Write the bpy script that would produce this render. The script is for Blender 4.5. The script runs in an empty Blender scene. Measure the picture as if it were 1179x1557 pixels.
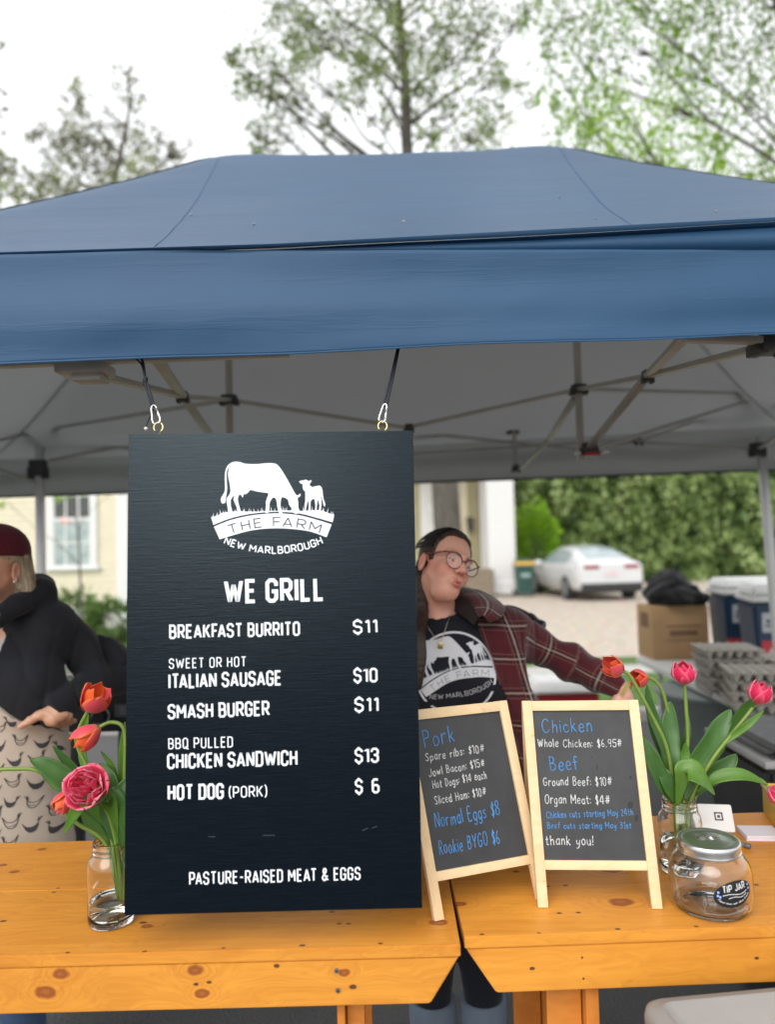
import bpy, bmesh, math, random
import numpy as np
from mathutils import Vector, Matrix, noise
from mathutils.geometry import tessellate_polygon
from mathutils.bvhtree import BVHTree
R = math.radians
SC = bpy.context.scene
COL = SC.collection
# ------------------------------------------------------------------ camera, sky, sun, exposure
CAM = Vector((0, 0, 1.6)); FPX = 1150.0
CAMR = Matrix.Rotation(R(92.5), 3, 'X') @ Matrix.Rotation(R(-1.43), 3, 'Z')
cd = bpy.data.cameras.new('camera'); cam = bpy.data.objects.new('camera', cd); COL.objects.link(cam)
cam.matrix_world = Matrix.Translation(CAM) @ CAMR.to_4x4()
cd.sensor_fit = 'HORIZONTAL'; cd.sensor_width = 36; cd.lens = 36 * FPX / 1179; cd.clip_start = .05; cd.clip_end = 400
cd.dof.use_dof = True; cd.dof.focus_distance = 1.55; cd.dof.aperture_fstop = 2.5
SC.camera = cam
w = bpy.data.worlds.new("World"); SC.world = w; w.use_nodes = True
nt = w.node_tree; nt.nodes.clear()
sky = nt.nodes.new('ShaderNodeTexSky'); sky.sky_type = 'NISHITA'; sky.sun_disc = False
SUN_EL, SUN_AZ = 38, 200          # a bright patch of the cloud behind the camera
sky.sun_elevation = R(SUN_EL); sky.sun_rotation = R(SUN_AZ); sky.dust_density = 4; sky.air_density = 1
hs = nt.nodes.new('ShaderNodeHueSaturation'); hs.inputs['Saturation'].default_value = .12
mx = nt.nodes.new('ShaderNodeMix'); mx.data_type = 'RGBA'; mx.inputs['Factor'].default_value = .8
mx.inputs['B'].default_value = (8.6, 8.75, 9.0, 1)
bg = nt.nodes.new('ShaderNodeBackground'); bg.inputs['Strength'].default_value = .105
wo = nt.nodes.new('ShaderNodeOutputWorld')
nt.links.new(sky.outputs[0], hs.inputs['Color']); nt.links.new(hs.outputs[0], mx.inputs['A'])
nt.links.new(mx.outputs['Result'], bg.inputs['Color']); nt.links.new(bg.outputs[0], wo.inputs[0])
sl = bpy.data.lights.new('sun', 'SUN'); sl.energy = 1.4; sl.angle = R(50); sl.color = (1, .97, .93)
so = bpy.data.objects.new('sun', sl); COL.objects.link(so)
so.rotation_euler = (R(90 - SUN_EL), 0, R(180 - SUN_AZ + 0))
SC.view_settings.view_transform = 'Standard'; SC.view_settings.look = 'None'
SC.view_settings.exposure = .82; SC.view_settings.gamma = 1
SC.cycles.use_denoising = True
SC.cycles.max_bounces = 10; SC.cycles.transparent_max_bounces = 16; SC.cycles.transmission_bounces = 10
SC.cycles.sample_clamp_indirect = 4
# ------------------------------------------------------------------ helpers
def V(*a): return Vector(a)
def ray(px, py): return CAMR @ Vector(((px - 589.5) / FPX, (778.5 - py) / FPX, -1))
def W(px, py, y):
    r = ray(px, py); return CAM + r * (y / r.y)
def Wz(px, py, z):
    r = ray(px, py); return CAM + r * ((z - CAM.z) / r.z)
def hit(px, py, p0, n):
    r = ray(px, py); return CAM + r * ((p0 - CAM).dot(n) / r.dot(n))

def tag(o, label=None, cat=None, group=None, kind=None):
    if label: o['label'] = label
    if cat: o['category'] = cat
    if group: o['group'] = group
    if kind: o['kind'] = kind
    return o
def thing(name, label, cat, loc=(0, 0, 0), group=None):
    o = bpy.data.objects.new(name, None); COL.objects.link(o); o.location = loc; o.empty_display_size = .05
    return tag(o, label, cat, group)
def origin_of(p):
    while p.parent: p = p.parent
    return Vector(p.location)
def copy_tree(o, parent=None):
    c = o.copy(); COL.objects.link(c)
    if parent: c.parent = parent
    for ch in [x for x in bpy.data.objects if x.parent == o]: copy_tree(ch, c)
    return c

class MB:
    """collects faces and links them as one mesh object (coordinates are world coordinates)"""
    def __init__(s): s.v = []; s.f = []; s.m = []; s.uv = []; s.k = 0; s.mats = []
    def add(s, vs, fs, uvs=None, mi=None):
        b = len(s.v); s.v += [tuple(x) for x in vs]
        mi = s.k if mi is None else mi
        for f in fs:
            s.f.append(tuple(b + i for i in f)); s.m.append(mi)
            s.uv.append([uvs[i] for i in f] if uvs else None)
    def box(s, c, sz, M=None, bev=0, mi=None):
        bm = bmesh.new(); bmesh.ops.create_cube(bm, size=1)
        for v in bm.verts: v.co = Vector((v.co.x * sz[0], v.co.y * sz[1], v.co.z * sz[2]))
        if bev: bmesh.ops.bevel(bm, geom=bm.edges[:], offset=bev, segments=2, affect='EDGES', profile=.6)
        c = Vector(c); s.bm(bm, (Matrix.Translation(c) @ M.to_4x4()) if M else Matrix.Translation(c), mi)
    def bm(s, bm, M=None, mi=None):
        bm.verts.index_update()
        vs = [(M @ v.co) if M else v.co.copy() for v in bm.verts]
        s.add(vs, [[v.index for v in f.verts] for f in bm.faces], None, mi); bm.free()
    def bar(s, a, b, wd, ht=None, up=(0, 0, 1), bev=0, mi=None):
        a, b = Vector(a), Vector(b); d = b - a; L = d.length
        if L < 1e-6: return
        z = d / L; u = Vector(up)
        if abs(u.dot(z)) > .98: u = Vector((0, 1, 0))
        x = u.cross(z).normalized(); y = z.cross(x)
        s.box((a + b) / 2, (wd, ht or wd, L), Matrix((x, y, z)).transposed(), bev, mi)
    def tube(s, pts, r, n=8, closed=False, cap=True, mi=None):
        pts = [Vector(p) for p in pts]; m = len(pts)
        rs = r if isinstance(r, (list, tuple)) else [r] * m
        vs, fs, uvs = [], [], []
        u = None; acc = 0
        for i, p in enumerate(pts):
            t = (pts[(i + 1) % m] - pts[i - 1]) if closed else (pts[min(i + 1, m - 1)] - pts[max(i - 1, 0)])
            if t.length < 1e-9: t = Vector((0, 0, 1))
            t.normalize()
            if u is None: u = t.orthogonal().normalized()
            u = (u - t * u.dot(t)); u = u.normalized() if u.length > 1e-6 else t.orthogonal().normalized()
            w_ = t.cross(u)
            if i: acc += (p - pts[i - 1]).length
            for k in range(n):
                a = 2 * math.pi * k / n
                vs.append(p + (u * math.cos(a) + w_ * math.sin(a)) * rs[i]); uvs.append((k / n, acc))
        for i in range(m if closed else m - 1):
            j = (i + 1) % m
            for k in range(n): fs.append((i * n + k, i * n + (k + 1) % n, j * n + (k + 1) % n, j * n + k))
        if cap and not closed:
            fs.append(tuple(range(n))[::-1]); fs.append(tuple((m - 1) * n + k for k in range(n)))
        s.add(vs, fs, uvs, mi)
    def lathe(s, c, prof, n=48, mi=None, sx=1, sy=1):
        c = Vector(c); vs, fs = [], []
        for (r, z) in prof:
            for k in range(n):
                a = 2 * math.pi * k / n; vs.append(c + Vector((r * sx * math.cos(a), r * sy * math.sin(a), z)))
        for i in range(len(prof) - 1):
            for k in range(n): fs.append((i * n + k, i * n + (k + 1) % n, (i + 1) * n + (k + 1) % n, (i + 1) * n + k))
        if prof[0][0] > 1e-5: fs.append(tuple(range(n))[::-1])
        if prof[-1][0] > 1e-5: fs.append(tuple((len(prof) - 1) * n + k for k in range(n)))
        s.add(vs, fs, None, mi)
    def grid(s, fn, nu, nv, mi=None, flip=False):
        vs = [fn(i / nu, j / nv) for j in range(nv + 1) for i in range(nu + 1)]
        uvs = [(i / nu, j / nv) for j in range(nv + 1) for i in range(nu + 1)]
        fs = []
        for j in range(nv):
            for i in range(nu):
                a = j * (nu + 1) + i; q = (a, a + 1, a + nu + 2, a + nu + 1); fs.append(q[::-1] if flip else q)
        s.add(vs, fs, uvs, mi)
    def ball(s, c, r, M=None, n=12, mi=None):
        bm = bmesh.new(); bmesh.ops.create_uvsphere(bm, u_segments=n * 2, v_segments=n, radius=1)
        r = r if isinstance(r, (list, tuple)) else (r, r, r)
        T = Matrix.Translation(Vector(c)) @ (M.to_4x4() if M else Matrix.Identity(4)) @ Matrix.Diagonal((*r, 1))
        s.bm(bm, T, mi)
    def poly(s, pts3, mi=None):
        tri = tessellate_polygon([pts3]); s.add(pts3, [t for t in tri], None, mi)
    def build(s, name, mats, parent=None, smooth=False, orient=False, auto=None):
        o0 = origin_of(parent) if parent else Vector((0, 0, 0))
        me = bpy.data.meshes.new(name)
        me.from_pydata([(a - o0.x, b - o0.y, c - o0.z) for a, b, c in s.v], [], s.f)
        for m in (mats if isinstance(mats, (list, tuple)) else [mats]): me.materials.append(m)
        me.polygons.foreach_set('material_index', s.m)
        if any(u is not None for u in s.uv):
            ul = me.uv_layers.new(name='UVMap'); flat = []
            for f, u in zip(s.f, s.uv):
                for i in range(len(f)): flat += list(u[i]) if u else [0, 0]
            ul.data.foreach_set('uv', flat)
        if smooth or auto: me.polygons.foreach_set('use_smooth', [True] * len(s.f))
        if auto:
            me.update(); bm = bmesh.new(); bm.from_mesh(me)
            for e in bm.edges:
                if len(e.link_faces) == 2 and e.calc_face_angle(0) > R(auto): e.smooth = False
            bm.to_mesh(me); bm.free()
        me.validate(); me.update()
        o = bpy.data.objects.new(name, me); COL.objects.link(o)
        if parent: o.parent = parent
        return o

def catmull(pts, n=6, closed=False):
    pts = [Vector(p) for p in pts]; out = []; m = len(pts)
    if m < 3 and not closed: return pts
    for i in range(m if closed else m - 1):
        g = lambda k: pts[k % m] if closed else pts[max(0, min(m - 1, k))]
        p0, p1, p2, p3 = g(i - 1), g(i), g(i + 1), g(i + 2)
        for k in range(n):
            t = k / n
            out.append(.5 * ((2 * p1) + (p2 - p0) * t + (2 * p0 - 5 * p1 + 4 * p2 - p3) * t * t + (3 * p1 - p0 - 3 * p2 + p3) * t ** 3))
    if not closed: out.append(pts[-1])
    return out

# ------------------------------------------------------------------ materials
class NT:
    def __init__(s, name):
        s.m = bpy.data.materials.new(name); s.m.use_nodes = True; s.t = s.m.node_tree; s.t.nodes.clear()
        s.out = s.t.nodes.new('ShaderNodeOutputMaterial'); s.b = s.t.nodes.new('ShaderNodeBsdfPrincipled')
        s.t.links.new(s.b.outputs[0], s.out.inputs[0])
    def n(s, typ, ins=None, **props):
        nd = s.t.nodes.new('ShaderNode' + typ)
        for k, v in props.items(): setattr(nd, k, v)
        for k, v in (ins or {}).items(): s.set(nd.inputs[k], v)
        return nd
    def set(s, sock, v):
        if hasattr(v, 'is_output'): s.t.links.new(v, sock)
        elif isinstance(v, (tuple, list)) and len(v) == 3 and sock.type == 'RGBA': sock.default_value = (*v, 1)
        else: sock.default_value = v
    def p(s, **k):
        for a, v in k.items(): s.set(s.b.inputs[a.replace('_', ' ')], v)
        return s
    def mix(s, f, a, b, blend='MIX'):
        nd = s.n('Mix', data_type='RGBA', blend_type=blend); s.set(nd.inputs['Factor'], f)
        s.set(nd.inputs[6], a); s.set(nd.inputs[7], b); return nd.outputs[2]
    def math(s, op, a, b=0, c=None):
        nd = s.n('Math', operation=op); s.set(nd.inputs[0], a); s.set(nd.inputs[1], b)
        if c is not None: s.set(nd.inputs[2], c)
        return nd.outputs[0]
    def noise(s, vec, scale, detail=4, rough=.55, out=0):
        nd = s.n('TexNoise', {'Scale': scale, 'Detail': detail, 'Roughness': rough})
        if vec is not None: s.t.links.new(vec, nd.inputs['Vector'])
        return nd.outputs[out]
    def ramp(s, f, stops, interp='LINEAR'):
        nd = s.n('ValToRGB'); s.t.links.new(f, nd.inputs[0]); cr = nd.color_ramp; cr.interpolation = interp
        while len(cr.elements) < len(stops): cr.elements.new(.5)
        for e, (p_, c) in zip(cr.elements, stops):
            e.position = p_; e.color = (*c, 1) if isinstance(c, (tuple, list)) else (c, c, c, 1)
        return nd.outputs[0]
    def obj(s): return s.n('TexCoord').outputs['Object']
    def uv(s): return s.n('TexCoord').outputs['UV']
    def scale(s, vec, sc, rot=(0, 0, 0)):
        return s.n('Mapping', {'Vector': vec, 'Scale': sc, 'Rotation': rot}).outputs[0]
    def bump(s, h, strength=.3, dist=.01):
        nd = s.n('Bump', {'Height': h, 'Strength': strength, 'Distance': dist}); s.t.links.new(nd.outputs[0], s.b.inputs['Normal']); return nd

def mat(name, col, rough=.6, metal=0, spec=.5, var=.15, vs=8, bump=0, bs=60, bd=.004, stretch=None, coat=0, trans=None):
    m = NT(name); c = m.obj()
    if stretch: c = m.scale(c, stretch)
    nz = m.noise(c, vs, 5)
    lo = tuple(x * (1 - var) for x in col); hi = tuple(min(1, x * (1 + var)) for x in col)
    m.p(Base_Color=m.ramp(nz, [(.3, lo), (.7, hi)]), Metallic=metal)
    m.b.inputs['Specular IOR Level'].default_value = spec
    m.p(Roughness=m.math('MULTIPLY_ADD', m.noise(c, vs * 3, 3), .16, rough - .08))
    if coat: m.p(Coat_Weight=coat, Coat_Roughness=.15)
    if bump: m.bump(m.noise(c, bs, 5, .6), bump, bd)
    if trans:     # thin fabric / leaf: part of the light passes through
        tr = m.n('BsdfTranslucent', {'Color': trans[1]}); ad = m.n('MixShader', {0: trans[0]})
        m.t.links.new(m.b.outputs[0], ad.inputs[1]); m.t.links.new(tr.outputs[0], ad.inputs[2]); m.t.links.new(ad.outputs[0], m.out.inputs[0])
    return m.m
# ------------------------------------------------------------------ lettering drawn stroke by stroke
def _caps(c):
    G = {}
    def g(ch, w_, *st): G[ch] = (w_, [list(x) for x in st])
    w = .46
    O = [(c, 0), (w - c, 0), (w, c), (w, 1 - c), (w - c, 1), (c, 1), (0, 1 - c), (0, c), (c, 0)]
    g('A', .54, [(0, 0), (.27, 1), (.54, 0)], [(.1, .27), (.44, .27)])
    g('B', w, [(0, 0), (w - c, 0), (w, c), (w, .52 - c * .8), (w - c, .52), (0, .52)], [(w - c - .02, .52), (w - .03, .52 + c * .8), (w - .03, 1 - c), (w - c - .03, 1), (0, 1), (0, 0)])
    g('C', w, [(w, .3), (w, c), (w - c, 0), (c, 0), (0, c), (0, 1 - c), (c, 1), (w - c, 1), (w, 1 - c), (w, .7)])
    g('D', w, [(0, 0), (w - c, 0), (w, c), (w, 1 - c), (w - c, 1), (0, 1), (0, 0)])
    g('E', .4, [(.4, 0), (0, 0), (0, 1), (.4, 1)], [(0, .52), (.35, .52)])
    g('F', .4, [(0, 0), (0, 1), (.4, 1)], [(0, .5), (.35, .5)])
    g('G', w, [(w, .72), (w, 1 - c), (w - c, 1), (c, 1), (0, 1 - c), (0, c), (c, 0), (w - c, 0), (w, c), (w, .46), (w * .5, .46)])
    g('H', w, [(0, 0), (0, 1)], [(w, 0), (w, 1)], [(0, .52), (w, .52)])
    g('I', 0, [(0, 0), (0, 1)])
    g('J', .38, [(0, .22), (0, c), (c, 0), (.38 - c, 0), (.38, c), (.38, 1)])
    g('K', w, [(0, 0), (0, 1)], [(w, 1), (.08, .46)], [(.16, .56), (w, 0)])
    g('L', .38, [(0, 1), (0, 0), (.38, 0)])
    g('M', .62, [(0, 0), (0, 1), (.31, .32), (.62, 1), (.62, 0)])
    g('N', w + .02, [(0, 0), (0, 1), (w + .02, 0), (w + .02, 1)])
    g('O', w, O)
    g('P', w, [(0, 0), (0, 1), (w - c, 1), (w, 1 - c), (w, .44 + c), (w - c, .44), (0, .44)])
    g('Q', w, O, [(w * .55, .2), (w + .06, -.12)])
    g('R', w, [(0, 0), (0, 1), (w - c, 1), (w, 1 - c), (w, .46 + c), (w - c, .46), (0, .46)], [(w * .5, .46), (w + .02, 0)])
    g('S', w, [(0, .26), (0, c), (c, 0), (w - c, 0), (w, c), (w, .5 - c), (w - c, .5), (c, .53), (0, .53 + c), (0, 1 - c), (c, 1), (w - c, 1), (w, 1 - c), (w, .76)])
    g('T', w + .02, [(0, 1), (w + .02, 1)], [(w / 2 + .01, 1), (w / 2 + .01, 0)])
    g('U', w, [(0, 1), (0, c), (c, 0), (w - c, 0), (w, c), (w, 1)])
    g('V', .52, [(0, 1), (.26, 0), (.52, 1)])
    g('W', .8, [(0, 1), (.2, 0), (.4, .85), (.6, 0), (.8, 1)])
    g('Y', .5, [(0, 1), (.25, .45), (.5, 1)], [(.25, .45), (.25, 0)])
    g('&', .54, [(.54, 0), (.1, .66), (.1, .9), (.18, 1), (.28, 1), (.36, .9), (.34, .7), (.04, .36), (0, .24), (.02, .1), (.12, 0), (.26, 0), (.5, .4)])
    g('-', .3, [(0, .48), (.3, .48)])
    g('(', .12, [(.14, 1.12), (.03, .86), (0, .5), (.03, .14), (.14, -.12)])
    g(')', .12, [(0, 1.12), (.11, .86), (.14, .5), (.11, .14), (0, -.12)])
    g('.', 0, [(0, 0), (0, .1)]); g(':', 0, [(0, .1), (0, .2)], [(0, .5), (0, .6)]); g('!', 0, [(0, .3), (.02, 1)], [(0, 0), (0, .08)])
    g('$', w, [(0, .24), (0, c), (c, 0), (w - c, 0), (w, c), (w, .5 - c), (w - c, .5), (c, .53), (0, .53 + c), (0, 1 - c), (c, 1), (w - c, 1), (w, 1 - c), (w, .78)], [(w / 2, 1), (w / 2, 1.16)], [(w / 2, 0), (w / 2, -.16)])
    g('#', .5, [(.12, .1), (.2, .95)], [(.34, .1), (.42, .95)], [(0, .36), (.5, .4)], [(.02, .66), (.54, .7)])
    g('0', w, O)
    g('1', .2, [(0, .84), (.2, 1), (.2, 0)])
    g('2', .44, [(0, .76), (0, 1 - c), (c, 1), (.44 - c, 1), (.44, 1 - c), (.44, .62), (0, 0), (.46, 0)])
    g('3', w, [(0, .76), (0, 1 - c), (c, 1), (w - c, 1), (w, 1 - c), (w, .52 + c), (w - c, .52), (.16, .52)], [(w - c, .52), (w, .52 - c), (w, c), (w - c, 0), (c, 0), (0, c), (0, .24)])
    g('4', .5, [(.38, 0), (.38, 1), (0, .3), (.52, .3)])
    g('5', .44, [(.42, 1), (.04, 1), (.02, .56), (.28, .6), (.42, .48), (.44, .2), (.3, 0), (.1, 0), (0, .14)])
    g('6', w, [(w - .04, 1 - c * .4), (w - c, 1), (c, 1), (0, 1 - c), (0, c), (c, 0), (w - c, 0), (w, c), (w, .56 - c), (w - c, .56), (0, .56)])
    g('8', .42, [(.2, .54), (.03, .7), (.05, .94), (.2, 1), (.36, .94), (.38, .7), (.2, .54), (0, .36), (.02, .08), (.2, 0), (.4, .08), (.42, .36), (.2, .54)])
    g('9', .42, [(.4, .7), (.3, .5), (.1, .5), (0, .7), (.06, .94), (.22, 1), (.38, .92), (.4, .7), (.36, 0)])
    return G
SIGN = _caps(.13)
HAND = dict(_caps(.2))
def _h(ch, w_, *st): HAND[ch] = (w_, [list(x) for x in st])
_bowl = [(.36, .5), (.22, .62), (.06, .52), (0, .28), (.08, .04), (.22, .02), (.36, .18)]
_h('a', .38, _bowl, [(.37, .6), (.36, .2), (.42, 0)])
_h('b', .38, [(0, 1), (.01, 0)], [(.01, .4), (.16, .6), (.34, .5), (.38, .26), (.28, .04), (.1, 0), (.01, .14)])
_h('c', .34, [(.34, .5), (.2, .62), (.05, .5), (0, .28), (.08, .05), (.22, 0), (.36, .12)])
_h('d', .38, _bowl, [(.37, 1), (.36, .2), (.4, 0)])
_h('e', .36, [(.02, .3), (.34, .34), (.32, .54), (.18, .62), (.04, .48), (0, .24), (.1, .02), (.24, 0), (.36, .1)])
_h('f', .3, [(.34, .9), (.24, 1), (.13, .9), (.12, .5), (.12, 0)], [(0, .56), (.28, .58)])
_h('g', .38, _bowl, [(.37, .6), (.36, -.1), (.28, -.3), (.12, -.32), (.04, -.22)])
_h('h', .36, [(0, 1), (.01, 0)], [(.01, .36), (.16, .6), (.3, .54), (.34, .3), (.36, 0)])
_h('i', .02, [(0, .58), (.01, 0)], [(.01, .8), (.02, .85)])
_h('j', .12, [(.12, .58), (.1, -.2), (0, -.3)], [(.12, .8), (.13, .85)])
_h('k', .34, [(0, 1), (.01, 0)], [(.3, .6), (.03, .28)], [(.1, .34), (.36, 0)])
_h('l', .02, [(0, 1), (.02, 0)])
_h('m', .56, [(0, .6), (.02, 0)], [(.02, .38), (.14, .6), (.25, .5), (.27, 0)], [(.27, .38), (.4, .6), (.52, .5), (.56, 0)])
_h('n', .34, [(0, .6), (.01, 0)], [(.01, .36), (.16, .6), (.3, .52), (.34, .26), (.35, 0)])
_h('o', .38, [(.2, .62), (.05, .52), (0, .28), (.08, .04), (.2, 0), (.34, .08), (.38, .32), (.32, .54), (.2, .62)])
_h('p', .38, [(0, .6), (.01, -.34)], [(.01, .4), (.16, .6), (.34, .5), (.38, .26), (.28, .04), (.1, 0), (.01, .14)])
_h('r', .28, [(0, .6), (.01, 0)], [(.01, .34), (.1, .54), (.22, .6), (.3, .54)])
_h('s', .28, [(.28, .52), (.16, .62), (.03, .5), (.1, .36), (.25, .26), (.26, .08), (.12, 0), (0, .08)])
_h('t', .28, [(.13, .9), (.12, .1), (.2, 0), (.28, .06)], [(0, .6), (.27, .62)])
_h('u', .36, [(0, .6), (.02, .16), (.14, 0), (.28, .08), (.34, .3)], [(.35, .6), (.38, 0)])
_h('w', .52, [(0, .6), (.1, .02), (.25, .46), (.38, .02), (.52, .6)])
_h('y', .36, [(0, .6), (.03, .3), (.16, .16), (.32, .3)], [(.36, .6), (.32, -.06), (.2, -.3), (.06, -.3)])
_h('W', .66, [(0, 1), (.17, 0), (.34, .8), (.48, 0), (.68, 1)])
_h('B', .44, [(0, 1), (.01, 0)], [(0, 1), (.26, .98), (.36, .8), (.26, .58), (.04, .52)], [(.06, .52), (.34, .48), (.44, .26), (.32, .04), (.01, 0)])
_h('P', .4, [(0, 1), (.03, 0)], [(-.02, .98), (.24, 1), (.4, .82), (.32, .56), (.04, .5)])
_h('R', .4, [(0, 1), (.02, 0)], [(-.02, .98), (.24, 1), (.36, .82), (.28, .56), (.04, .5)], [(.12, .5), (.42, 0)])
_h('C', .5, [(.5, .84), (.34, 1), (.12, .9), (0, .56), (.04, .2), (.2, 0), (.38, .04), (.52, .2)])
_h('O', .5, [(.26, 1), (.08, .9), (0, .5), (.08, .1), (.26, 0), (.44, .1), (.52, .5), (.44, .9), (.26, 1)])
_h('0', .4, [(.2, 1), (.06, .9), (0, .5), (.06, .1), (.2, 0), (.34, .1), (.4, .5), (.34, .9), (.2, 1)])
_h('G', .5, [(.46, .86), (.32, 1), (.1, .88), (0, .5), (.08, .1), (.26, 0), (.46, .12), (.48, .42), (.26, .42)])
_h('D', .44, [(0, 1), (.02, 0)], [(-.04, 1), (.26, .94), (.44, .6), (.36, .16), (.02, 0)])
_h('S', .4, [(.38, .86), (.24, 1), (.06, .9), (.04, .66), (.3, .44), (.38, .2), (.22, 0), (.02, .1)])
_h('J', .42, [(.4, 1), (.38, .2), (.26, 0), (.08, .04), (0, .2)])
_h('$', .34, [(.34, .82), (.2, .94), (.03, .82), (.06, .6), (.28, .44), (.34, .22), (.18, .08), (0, .16)], [(.16, 1.08), (.18, -.06)], [(.21, 1.08), (.23, -.06)])
_h('E', .38, [(.38, 1), (.02, .98), (0, 0), (.4, .02)], [(0, .52), (.32, .54)])
_h('3', .38, [(0, .92), (.2, 1), (.36, .84), (.28, .58), (.1, .54)], [(.1, .54), (.36, .44), (.36, .1), (.16, 0), (0, .1)])
_h('6', .36, [(.28, 1), (.08, .7), (0, .3), (.1, .02), (.28, .02), (.36, .26), (.22, .46), (.02, .3)])
_h('2', .36, [(0, .8), (.12, 1), (.3, .92), (.3, .64), (0, 0), (.38, .02)])

def ribbon(pts, hw, round_=False):
    """offset a 2-D polyline, cut into pieces at its sharp corners: returns (points, faces)"""
    P = [Vector((p[0], p[1])) for p in pts]; closed = (P[0] - P[-1]).length < 1e-6 and len(P) > 3
    pieces = [[P[0]]]
    for i in range(1, len(P)):
        pieces[-1].append(P[i])
        if i < len(P) - 1 and (P[i] - P[i - 1]).normalized().dot((P[i + 1] - P[i]).normalized()) < -.2: pieces.append([P[i]])
    closed = closed and len(pieces) == 1; VS, FS = [], []
    for Q in pieces:
        if closed: Q = Q[:-1]
        m = len(Q); vs, fs = [], []
        for i in range(m):
            a = Q[i - 1] if (i or closed) else None; b = Q[(i + 1) % m] if (i < m - 1 or closed) else None
            d1 = (Q[i] - a).normalized() if a is not None else None; d2 = (b - Q[i]).normalized() if b is not None else None
            end = d1 is None or d2 is None
            if d1 is None: d1 = d2
            if d2 is None: d2 = d1
            n1 = Vector((-d1.y, d1.x)); n2 = Vector((-d2.y, d2.x)); nn = n1 + n2
            nn = nn.normalized() if nn.length > 1e-3 else n1
            k = hw / max(.60, nn.dot(n1))
            if end and not round_ and .55 < abs(d1.y) < .999: nn = Vector((-1 if d1.y > 0 else 1, 0)); k = hw / abs(d1.y)      # level cut, as type has it
            vs += [Q[i] + nn * k, Q[i] - nn * k]
        for i in range(m if closed else m - 1):
            j = (i + 1) % m; fs.append((2 * i, 2 * i + 1, 2 * j + 1, 2 * j))
        if round_ and not closed:
            for (c, d) in ((Q[0], (Q[0] - Q[1]).normalized()), (Q[-1], (Q[-1] - Q[-2]).normalized())):
                b0 = len(vs); n_ = Vector((-d.y, d.x))
                for k in range(6):
                    a = math.pi * k / 5; vs.append(c + n_ * hw * math.cos(a) + d * hw * math.sin(a))
                fs.append(tuple(range(b0, b0 + 6)))
        o = len(VS); VS += vs; FS += [tuple(o + i for i in f) for f in fs]
    return VS, FS

KERN = {'FA': -.14, 'TA': -.11, 'PA': -.09, 'AT': -.09, 'LT': -.08, 'RT': -.03, 'AW': -.06, 'WA': -.06, 'LA': -.03, 'KF': .02, 'AS': -.03, 'TU': .02, 'AV': -.1}
def text_width(txt, font, sp, space):
    x = 0
    for i, ch in enumerate(txt): x += (space if ch == ' ' else font[ch][0] + sp) + (KERN.get(txt[i:i + 2], 0) if font is SIGN else 0)
    return x - sp

def write(mb, txt, font, place, hw, cap, width, sp=.2, space=.32, smooth=False, jit=0, rnd=None, mi=None, lift=0.0):
    """place(u, v) -> world point, u along the line 0..width, v up; strokes of half width hw"""
    tw = text_width(txt, font, sp, space); sx = width / tw; x = 0; k = 0
    for ci, ch in enumerate(txt):
        if ch == ' ': x += space; continue
        gw, strokes = font[ch]; dy = (rnd.uniform(-jit, jit) if jit else 0); ds = 1 + (rnd.uniform(-jit, jit) if jit else 0)
        sl = rnd.uniform(-jit, jit) if jit else 0
        for st in strokes:
            pts = [((x + a + b * sl) * sx, (b * ds + dy) * cap) for a, b in st]
            if smooth and len(pts) > 2:
                q = [Vector((*p, 0)) for p in pts]; pts = [(v.x, v.y) for v in catmull(q, 5)]
            vs, fs = ribbon(pts, hw * (1 + (rnd.uniform(-.15, .15) if jit else 0)), smooth); k += 1
            mb.add([place(v.x, v.y, lift + k % 5 * 5e-5) for v in vs], fs, None, mi)
        x += gw + sp + (KERN.get(txt[ci:ci + 2], 0) if font is SIGN else 0)

# ---- the farm emblem: grazing cow, calf, grass and curved banner, traced in photo pixels
def A_(p): return (310 + p[0] * .10178, 690 + p[1] * .10178)
def B_(p): return (410 + p[0] * .10274, 690 + p[1] * .10274)
def C_(p): return (310 + p[0] * .10178, 760 + p[1] * .10178)
COW = [A_(p) for p in [(290,745),(268,735),(255,680),(270,640),(305,580),(318,520),(315,400),(318,300),(335,220),(365,170),(410,135),(460,120),(520,120),(560,130),(610,148),(700,155),(800,155),(900,145),(1000,140),(1060,147),(1100,165),(1140,210),(1175,260)]] + \
      [B_(p) for p in [(210,290),(270,390),(330,500),(380,590),(410,615),(440,605),(455,590),(462,600),(450,635),(415,655),(425,710),(425,760),(430,880),(365,880),(335,820),(285,740),(275,680),(185,640),(165,720),(165,780),(192,880),(145,880),(115,780),(110,720),(95,670),(60,645)]] + \
      [A_(p) for p in [(1005,690),(985,740),(980,800),(970,880),(920,880),(930,800),(930,720),(950,650),(968,590),(900,580),(800,565),(700,540),(680,560),(650,590),(620,605),(592,610),(590,645),(575,645),(555,615),(525,620),(510,680),(520,740),(545,830),(560,890),(515,890),(490,790),(450,700),(450,660),(465,625),(430,650),(405,690),(405,760),(420,860),(430,930),(378,930),(360,820),(340,690),(355,650),(390,600),(400,540),(385,430),(365,330),(370,250),(385,195),(355,240),(343,300),(345,430),(350,520),(335,640),(325,690),(325,730)]]
CALF = [B_(p) for p in [(440,410),(475,395),(510,395),(530,382),(555,390),(575,405),(620,390),(622,405),(600,440),(590,455),(610,480),(640,495),(680,480),(700,480),(735,470),(765,490),(785,540),(790,600),(800,670),(825,740),(820,785),(800,760),(785,690),(772,620),(765,640),(770,740),(755,880),(730,880),(740,760),(720,690),(712,655),(705,740),(695,870),(672,870),(680,760),(665,665),(640,670),(610,700),(605,770),(612,870),(580,870),(582,770),(575,690),(560,720),(545,790),(535,870),(515,870),(520,760),(530,690),(530,600),(528,555),(505,540),(492,500),(490,450),(460,440)]]
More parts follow.
